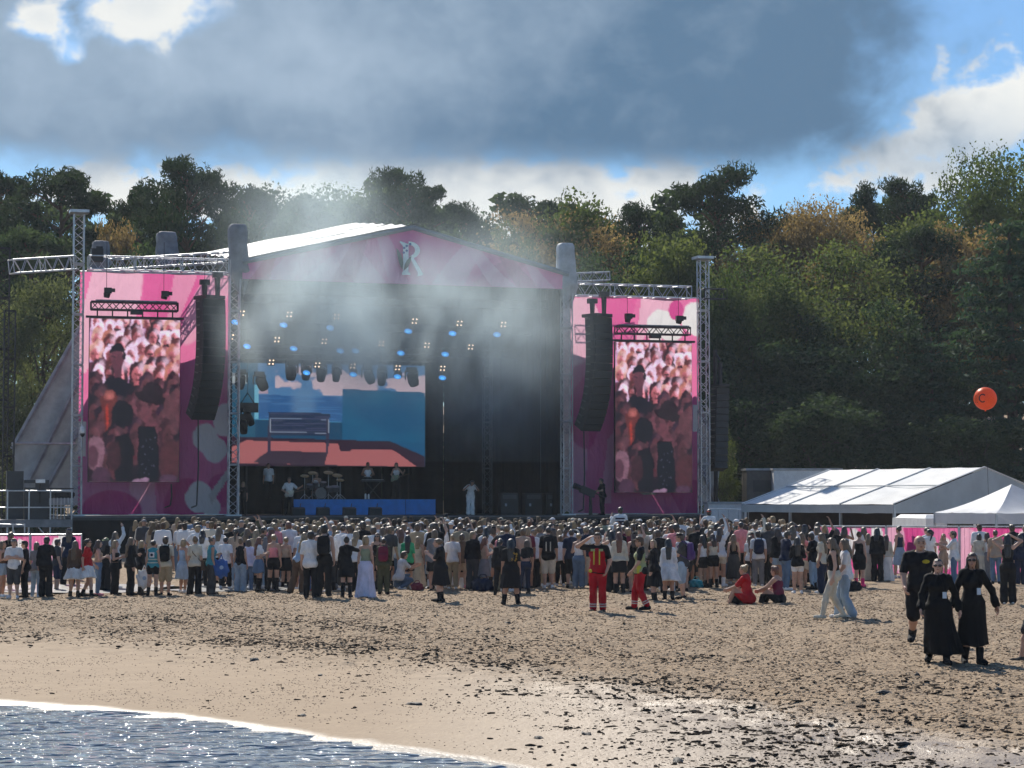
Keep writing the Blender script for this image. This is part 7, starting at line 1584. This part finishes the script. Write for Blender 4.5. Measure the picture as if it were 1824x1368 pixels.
# camera on a jib at the stage front and a small lit gear pile
p = S(uz(1052, 915, -1.2)[0], -1.2, DECK); r = thing('broadcast_camera', 'black broadcast camera on a pedestal before the tent side banner', 'camera', p, YAW); MB().rod((0, 0, 0), (0, 0, .95), .10, 8, .07).build('pedestal', M_BLACK, r); MB().box((-.15, 0, 1.15), (.75, .28, .34), Matrix.Rotation(R(22), 3, 'Y')).build('camera_body', M_BLACK, r); MB().rod((-.42, 0, 1.28), (-.85, 0, 1.45), .13, 12, .15).build('lens', M_BLACK, r); MB().rod((.2, 0, 1.1), (.75, 0, .85), .025).build('pan_bar', M_BLACK, r)
for px, lab in ((985, 'stage equipment case with a pale tag by the tent side tower'), (948, 'dark amplifier stack behind the folded arm crew member'), (905, 'dark monitor desk in the shadow of the stage')):
    r = thing('equipment_case', lab, 'case', S(uz(px, 900, 3)[0], 3, DECK), YAW, 'dark cases on stage'); MB().box((0, 0, .55), (.9, .6, 1.1)).build('case_shell', M_BLACK, r); MB().box((0, -.31, .9), (.7, .03, .2)).build('front_panel', pm('panel_grey', (.08, .08, .085)), r); MB().box((-.2, -.33, .5), (.10, .02, .14)).build('pale_tag', pm('pale_tag', (.5, .5, .5)), r)
# paper sign on the skirt
uu, zz = uz(433, 933, -1.05); r = thing('paper_sign', 'small pale sign on the dark stage skirt', 'sign', S(uu, -1.08, zz), YAW); MB().box((0, 0, 0), (.22, .02, .42)).build('sheet', pm('sign_paper', (.30, .27, .25)), r); MB().box((.05, 0, -.32), (.42, .03, .05)).build('ledge', pm('sign_ledge', (.25, .25, .25)), r); MB().box((0, -.013, .06), (.12, .008, .16)).build('print', pm('sign_print', (.06, .06, .06)), r)
# ------------------------------------------------------------------ fences, tents, cabins, balloon
def fence_canvas(seed):
    c = Canvas(60, 30, PK); rg = np.random.default_rng(seed)
    for k in range(5): c.ell(rg.random(), rg.random(), rg.uniform(.1, .2), rg.uniform(.3, .7), [PKL, (.74, .07, .29), PKD][k % 3], .9, wob=.25, seed=seed + k)
    for k in range(3): x = rg.uniform(.1, .9); c.ell(x, rg.uniform(.1, .6), .09, .32, WHT, wob=.4, seed=seed + 9 + k)
    return c
M_FENCE = print_mat('fence_print', .55)
def fence(p0, p1, h, n, label0, seed):
    p0, p1 = Vector((p0[0], p0[1], 0)), Vector((p1[0], p1[1], 0)); d = p1 - p0; L = d.length / n; rz = math.atan2(d.y, d.x)
    for k in range(n):
        q = p0 + d * (k / n); o = thing('site_fence', label0[k], 'fence', (q.x, q.y, 0), rz, 'pink covered site fences')
        obj('printed_cover', fence_canvas(seed + k).mesh('printed_cover', L - .08, h - .14, .05, seed + k), M_FENCE, o, (.04, 0, .10)); f = MB(); f.rod((.02, .03, 0), (.02, .03, h), .022).rod((L - .02, .03, 0), (L - .02, .03, h), .022).rod((.02, .03, h), (L - .02, .03, h), .022).rod((.02, .03, .12), (L - .02, .03, .12), .02); f.build('frame', M_ALU, o)
        g = MB()
        for j in range(1, 14): g.rod((L * j / 14, .03, .12), (L * j / 14, .03, h), .006, 3)
        g.build('wire_mesh', M_ALU, o); MB().box((0, 0, .06), (.22, .6, .12)).build('foot', pm('concrete_foot', (.3, .3, .29), rough=.9), o)
a, b = gnd(-40, 1034), gnd(141, 1034); fence((a.x, a.y), (b.x, b.y + .4), 1.42, 2, ['pink printed fence panel behind the man with crossed arms', 'pink fence panel ending at the dark stage skirt'], 3)
a, b = at(1450, 940, 71.5), at(1840, 940, 70.0); fence((a.x, a.y), (b.x, b.y), 1.64, 3, ['pink fence panel beginning behind the long skirted women', 'pink fence panel behind the boy in turquoise', 'pink and white fence panel below the small pavilion'], 11)

# large white marquee
C0 = Vector((15.65, 90.0, 0)); GD = Vector((.862, .507, 0)); ED = Vector((-.507, .862, 0)); TW, TL = 10.0, 10.4; EH, RH = 2.30, 3.86
rz = math.atan2(ED.y, ED.x); o = thing('marquee_tent', 'large white marquee with pitched roof behind the crowd', 'tent', C0, rz)   # local x along the eave, y = -gable
T = lambda x, y, z: (x, -y, z)
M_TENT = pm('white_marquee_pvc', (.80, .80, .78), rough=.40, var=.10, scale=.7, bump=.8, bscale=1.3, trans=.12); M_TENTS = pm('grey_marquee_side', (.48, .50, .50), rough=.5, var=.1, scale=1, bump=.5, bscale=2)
def sheet(o, name, p, mat, nx=10, ny=10, sag=.08, seed=0):
    V = []
    for i in range(nx + 1):
        for j in range(ny + 1):
            s, t = i / nx, j / ny; q = (Vector(p[0]).lerp(Vector(p[1]), s)).lerp(Vector(p[3]).lerp(Vector(p[2]), s), t); V.append((q.x, q.y, q.z - sag * math.sin(math.pi * s) * math.sin(math.pi * t) + .05 * (float(fbm(np.array(s * 4. + seed), np.array(t * 4.), 2, seed)) - .5) * math.sin(math.pi * s)))
    i = (np.arange(nx)[:, None] * (ny + 1) + np.arange(ny)[None, :]).ravel(); return obj(name, np_mesh(name, V, np.stack([i, i + 1, i + ny + 2, i + ny + 1], 1)), mat, o)
for k in range(3):
    x0, x1 = TL * k / 3 + .02, TL * (k + 1) / 3 - .02
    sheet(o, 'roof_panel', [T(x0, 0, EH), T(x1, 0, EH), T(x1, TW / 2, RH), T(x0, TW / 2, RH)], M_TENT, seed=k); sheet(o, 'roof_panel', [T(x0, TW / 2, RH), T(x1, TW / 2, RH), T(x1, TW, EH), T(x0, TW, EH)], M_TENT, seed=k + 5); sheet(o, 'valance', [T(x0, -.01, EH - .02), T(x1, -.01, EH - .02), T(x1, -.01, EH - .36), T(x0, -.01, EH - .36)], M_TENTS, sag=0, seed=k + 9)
for k in range(4): MB().rod(T(TL * k / 3, 0, EH + .03), T(TL * k / 3, TW / 2, RH + .03), .028).rod(T(TL * k / 3, TW / 2, RH + .03), T(TL * k / 3, TW, EH + .03), .028).build('rafter_seam', M_TENT, o); MB().box(T(TL * k / 3, .05, EH / 2), (.10, .10, EH)).build('leg', M_ALU, o)
MB().rod(T(0, TW / 4, (EH + RH) / 2 + .02), T(TL, TW / 4, (EH + RH) / 2 + .02), .03).build('purlin', M_TENTS, o)
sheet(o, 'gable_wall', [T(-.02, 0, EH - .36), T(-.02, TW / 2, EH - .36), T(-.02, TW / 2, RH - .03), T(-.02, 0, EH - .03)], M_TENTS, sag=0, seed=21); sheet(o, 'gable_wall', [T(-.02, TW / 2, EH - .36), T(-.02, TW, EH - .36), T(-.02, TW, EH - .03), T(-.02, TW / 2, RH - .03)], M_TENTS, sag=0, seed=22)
sheet(o, 'interior_shade_sheet', [T(0, TW * .55, 0), T(TL, TW * .55, 0), T(TL, TW * .55, RH - .2), T(0, TW * .55, RH - .2)], pm('tent_interior_shade', (.035, .018, .016), rough=.9, var=.3), sag=0, seed=23); sheet(o, 'interior_shade_sheet', [T(TL - .1, .3, 0), T(TL - .1, TW * .55, 0), T(TL - .1, TW * .55, EH), T(TL - .1, .3, EH)], MATS['tent_interior_shade'], sag=0, seed=24); sheet(o, 'interior_shade_sheet', [T(.1, .3, 0), T(.1, TW * .55, 0), T(.1, TW * .55, EH), T(.1, .3, EH)], MATS['tent_interior_shade'], sag=0, seed=25)  # dark coloured sheets put in for the shade inside the marquee
# small pavilion
P0 = Vector((17.0, 77.0, 0)); sd = 4.0; rz = math.atan2(.93, -.36); o = thing('pavilion_tent', 'small white peaked pavilion in front of the marquee', 'tent', P0, rz); T = lambda x, y, z: (x, -y, z); e, pk = 2.02, 3.06; M_PAV = pm('pavilion_cloth', (.70, .72, .75), rough=.6, var=.07, scale=1, bump=.5, bscale=2, trans=.25); cc = T(sd / 2, sd / 2, pk); cor = [T(0, 0, e), T(sd, 0, e), T(sd, sd, e), T(0, sd, e)]
for k in range(4):
    a, b = Vector(cor[k]), Vector(cor[(k + 1) % 4]); n = 10; V = []
    for i in range(n + 1):
        for j in range(n + 1): s, t = i / n, j / n; q = a.lerp(b, s).lerp(Vector(cc), t); V.append((q.x, q.y, q.z - .16 * math.sin(math.pi * t ** .8) * (1 - .3 * abs(2 * s - 1)) + .02 * math.sin(s * 20) * (1 - t)))
    i = (np.arange(n)[:, None] * (n + 1) + np.arange(n)[None, :]).ravel(); obj('roof_panel', np_mesh('roof_panel', V, np.stack([i, i + 1, i + n + 2, i + n + 1], 1)), M_PAV, o)
    sheet(o, 'valance', [a, b, b - Vector((0, 0, .38)), a - Vector((0, 0, .38))], M_PAV, sag=0, seed=k + 40); MB().box((a.x, a.y, e / 2), (.06, .06, e)).build('leg', M_ALU, o)
# white van half hidden by the pavilion
p = at(1662, 925, 84); r = thing('parked_van', 'white van roof with dark windscreen behind the pink fence', 'van', (p.x, 84, 0), R(8)); MB().box((0, 0, 1.05), (2.0, 4.2, 1.5), taper=.96).build('body', M_WHITE, r); MB().box((.0, 0, 1.86), (1.85, 3.6, .14), taper=.85).build('roof', M_WHITE, r); MB().box((.35, -2.06, 1.62), (1.0, .06, .34)).build('windscreen', M_SHADE, r); MB().box((0, -2.12, 1.35), (1.9, .05, .10)).build('blue_stripe', pcol('blue'), r)
for sx in (-.85, .85):
    for sy in (-1.3, 1.3): MB().lathe([(.2, -.1), (.33, -.1), (.34, 0), (.33, .1), (.2, .1)], 16, (sx, sy, .34), Matrix.Rotation(R(90), 3, 'Y')).build('wheel', M_BLACK, r)
# site cabins behind the tent
def cabin(px0, px1, y0, y1, Y, label, mat, win):
    a, b = at(px0, y0, Y), at(px1, y1, Y); w, h = b.x - a.x, a.z; r = thing('site_cabin', label, 'cabin', (a.x, Y, 0), 0, 'site cabins and containers'); MB().box((w / 2, 1.2, h / 2), (w, 2.4, h)).build('wall', mat, r); MB().box((w / 2, 1.2, h + .06), (w + .1, 2.5, .10)).build('roof', pm('cabin_roof', (.4, .41, .42)), r)
    for (x, z, ww, hh, m) in win: MB().box((w * x, -.02, h * z), (ww, .05, hh)).build('window', m, r)
cabin(1378, 1500, 838, 905, 112, 'white site cabin showing above the marquee eave', M_WHITE, ((.25, .72, .8, .35, pm('cabin_pane', (.25, .27, .28), rough=.2)),)); cabin(1330, 1379, 838, 905, 113, 'grey brown cabin end beside the white site cabin', pm('brown_cabin', (.11, .10, .09), rough=.7), ((.55, .8, .9, .6, pm('cabin_dark', (.05, .05, .05))),)); cabin(1262, 1330, 898, 935, 104, 'low white container behind the fan with red neckerchief', M_WHITE, ((.42, .55, .28, .7, M_BLACK),))
p = at(1262, 900, 99); r = thing('crowd_barrier', 'pale barrier rail in front of the low white container', 'barrier', (p.x, 99, 0)); MB().rod((0, 0, 2.1), (1.9, 0, 2.05), .03).build('top_rail', M_ALU, r)
for k in range(5): MB().rod((k * .45, 0, 0), (k * .45, 0, 2.08), .02).build('post', M_ALU, r)
# dark delay speaker column between stage and trees
p = at(1283, 700, 114); r = thing('line_array', 'dark speaker column hanging against the trees beyond the stage', 'speaker', (p.x, 114, at(1283, 690, 114).z), R(25), 'hanging loudspeaker columns')
for k in range(12): MB().box((0, .02 * k, -.17 - k * .36), (.75, .6, .32), Matrix.Rotation(R(-1.5 * k), 3, 'X')).build('speaker_cabinet', MATS['speaker_black'], r)
for k in range(12): MB().box((-.40, .02 * k, -.08 - k * .36), (.06, .4, .05)).build('rigging_plate', MATS['rigging_steel'], r)
MB().box((0, 0, .1), (.6, .9, .15)).build('bumper_frame', M_BLACK, r); MB().rod((0, 0, .1), (0, 0, 1.3), .12, 8).build('chain_bag', M_BLACK, r); MB().rod((0, .5, -9), (0, .5, 2.0), .12, 6).build('mast', M_BTRUSS, r); MB().rod((0, .5, 1.9), (0, 0, 1.4), .05, 6).build('mast_head', M_BTRUSS, r)
# orange balloon with lettering
bc = at(1755, 710, 88); br = 20.5 / FPX * 88; r = thing('orange_balloon', 'round orange balloon marked WC floating above the tents', 'balloon', bc)
prof = [(br * math.sin(math.pi * k / 22), -br * math.cos(math.pi * k / 22)) for k in range(23)]; prof[0] = (.004, -br); prof[-1] = (.004, br)
MB().lathe(prof, 32).build('skin', pm('orange_balloon_skin', (.92, .20, .05), rough=.4, var=.05, trans=.5), r, True)
def on_ball(mb, stroke, w, az0):
    for (a, b) in zip(stroke, stroke[1:]):
        (x0, y0), (x1, y1) = a, b; L_ = math.hypot(x1 - x0, y1 - y0); nx, ny = -(y1 - y0) / L_ * w, (x1 - x0) / L_ * w; ex, ey = (x1 - x0) / L_ * w * .6, (y1 - y0) / L_ * w * .6; V = []
        for (x, y) in ((x0 + nx - ex, y0 + ny - ey), (x1 + nx + ex, y1 + ny + ey), (x1 - nx + ex, y1 - ny + ey), (x0 - nx - ex, y0 - ny - ey)):
            t, e = az0 + x, y; V.append((br * 1.006 * math.sin(t) * math.cos(e), -br * 1.006 * math.cos(t) * math.cos(e), br * 1.006 * math.sin(e)))
        mb.add(V, [(0, 1, 2, 3)])
AZ = R(-27); mb = MB(); on_ball(mb, [(-.98, .34), (-.82, -.34), (-.68, .20), (-.54, -.34), (-.36, .34)], .055, AZ); mb.build('letter_w', M_BLACK, r)
mb = MB(); on_ball(mb, [(.02 + .29 * math.cos(R(a)), .34 * math.sin(R(a))) for a in range(48, 320, 17)], .055, AZ); mb.build('letter_c', M_BLACK, r)
MB().rod((0, 0, -br), (0, 0, -br - .05), .03, 8, .04).build('neck', pm('orange_balloon_skin', (1, 1, 1)), r); MB().rod((0, 0, -br - .1), (.15, 0, -bc.z + .05), .008, 4).build('tether', M_CABLE, r)
# ------------------------------------------------------------------ smoke from the stage
def smoke():
    mb = MB(); lo, hi = Vector((UL - 2.0, -11.5, 4.2)), Vector((UR + 1.0, 8.5, 19.)); c = (lo + hi) / 2; d = hi - lo
    o = MB().box((0, 0, 0), d).build('stage_smoke', None, loc=S(c.x, c.y, c.z), rotz=YAW); tag(o, 'pale stage smoke drifting out of the opening and over the roof', None, None, 'stuff')
    m = bpy.data.materials.new('drifting_smoke'); m.use_nodes = True; nt = m.node_tree; nt.nodes.clear(); out = nd(nt, 'ShaderNodeOutputMaterial'); v = nd(nt, 'ShaderNodeVolumePrincipled'); v.inputs['Color'].default_value = (.78, .93, .98, 1); v.inputs['Anisotropy'].default_value = .35
    tc = nd(nt, 'ShaderNodeTexCoord'); x, y, z = sep(nt, tc.outputs['Object'])
    n = noise(nt, comb(nt, x, y, z * .8 - x * .25), .30, 3, .6, .6)
    def B(cx, cy_, cz, sx, sy, sz): a, b, e = (x - cx) * (1 / sx), (y - cy_) * (1 / sy), (z - cz) * (1 / sz); return ((a * a + b * b + e * e) * -1.).exp()
    body = B(-1.8, -6.2, -1.5, 4.2, 2.6, 2.2) + B(3.2, -5.6, -1.9, 2.4, 2.6, 3.6) * .65 + B(-5.0, -5.4, -.8, 3.2, 2.6, 2.1) * .9 + B(-3.6, -4.4, 1.8, 3.2, 2.4, 1.5) * .25 + B(-3.8, 3, 5.2, 3.2, 4, 1.6) * .28 + B(.5, 2.5, -.4, 6, 4, 2.2) * .4
    den = (n - .36).max(0.) * body * SMOKE
    nt.links.new(den.k, v.inputs['Density']); nt.links.new(v.outputs[0], out.inputs['Volume']); o.data.materials.append(m)
SMOKE = 2.0
smoke()
# ------------------------------------------------------------------ air over the whole place
def haze():
    lo, hi = Vector((-60, -12, -3.5)), Vector((62, 200, 46)); c = (lo + hi) / 2; o = MB().box((0, 0, 0), hi - lo).build('haze', None, loc=c); tag(o, 'thin summer haze in the air', None, None, 'stuff')
    m = bpy.data.materials.new('summer_haze'); m.use_nodes = True; nt = m.node_tree; nt.nodes.clear(); out = nd(nt, 'ShaderNodeOutputMaterial'); v = nd(nt, 'ShaderNodeVolumePrincipled'); v.inputs['Color'].default_value = (.80, .90, 1.0, 1); v.inputs['Density'].default_value = HAZE; v.inputs['Anisotropy'].default_value = .2
    nt.links.new(v.outputs[0], out.inputs['Volume']); o.data.materials.append(m)
HAZE = .0002
haze()
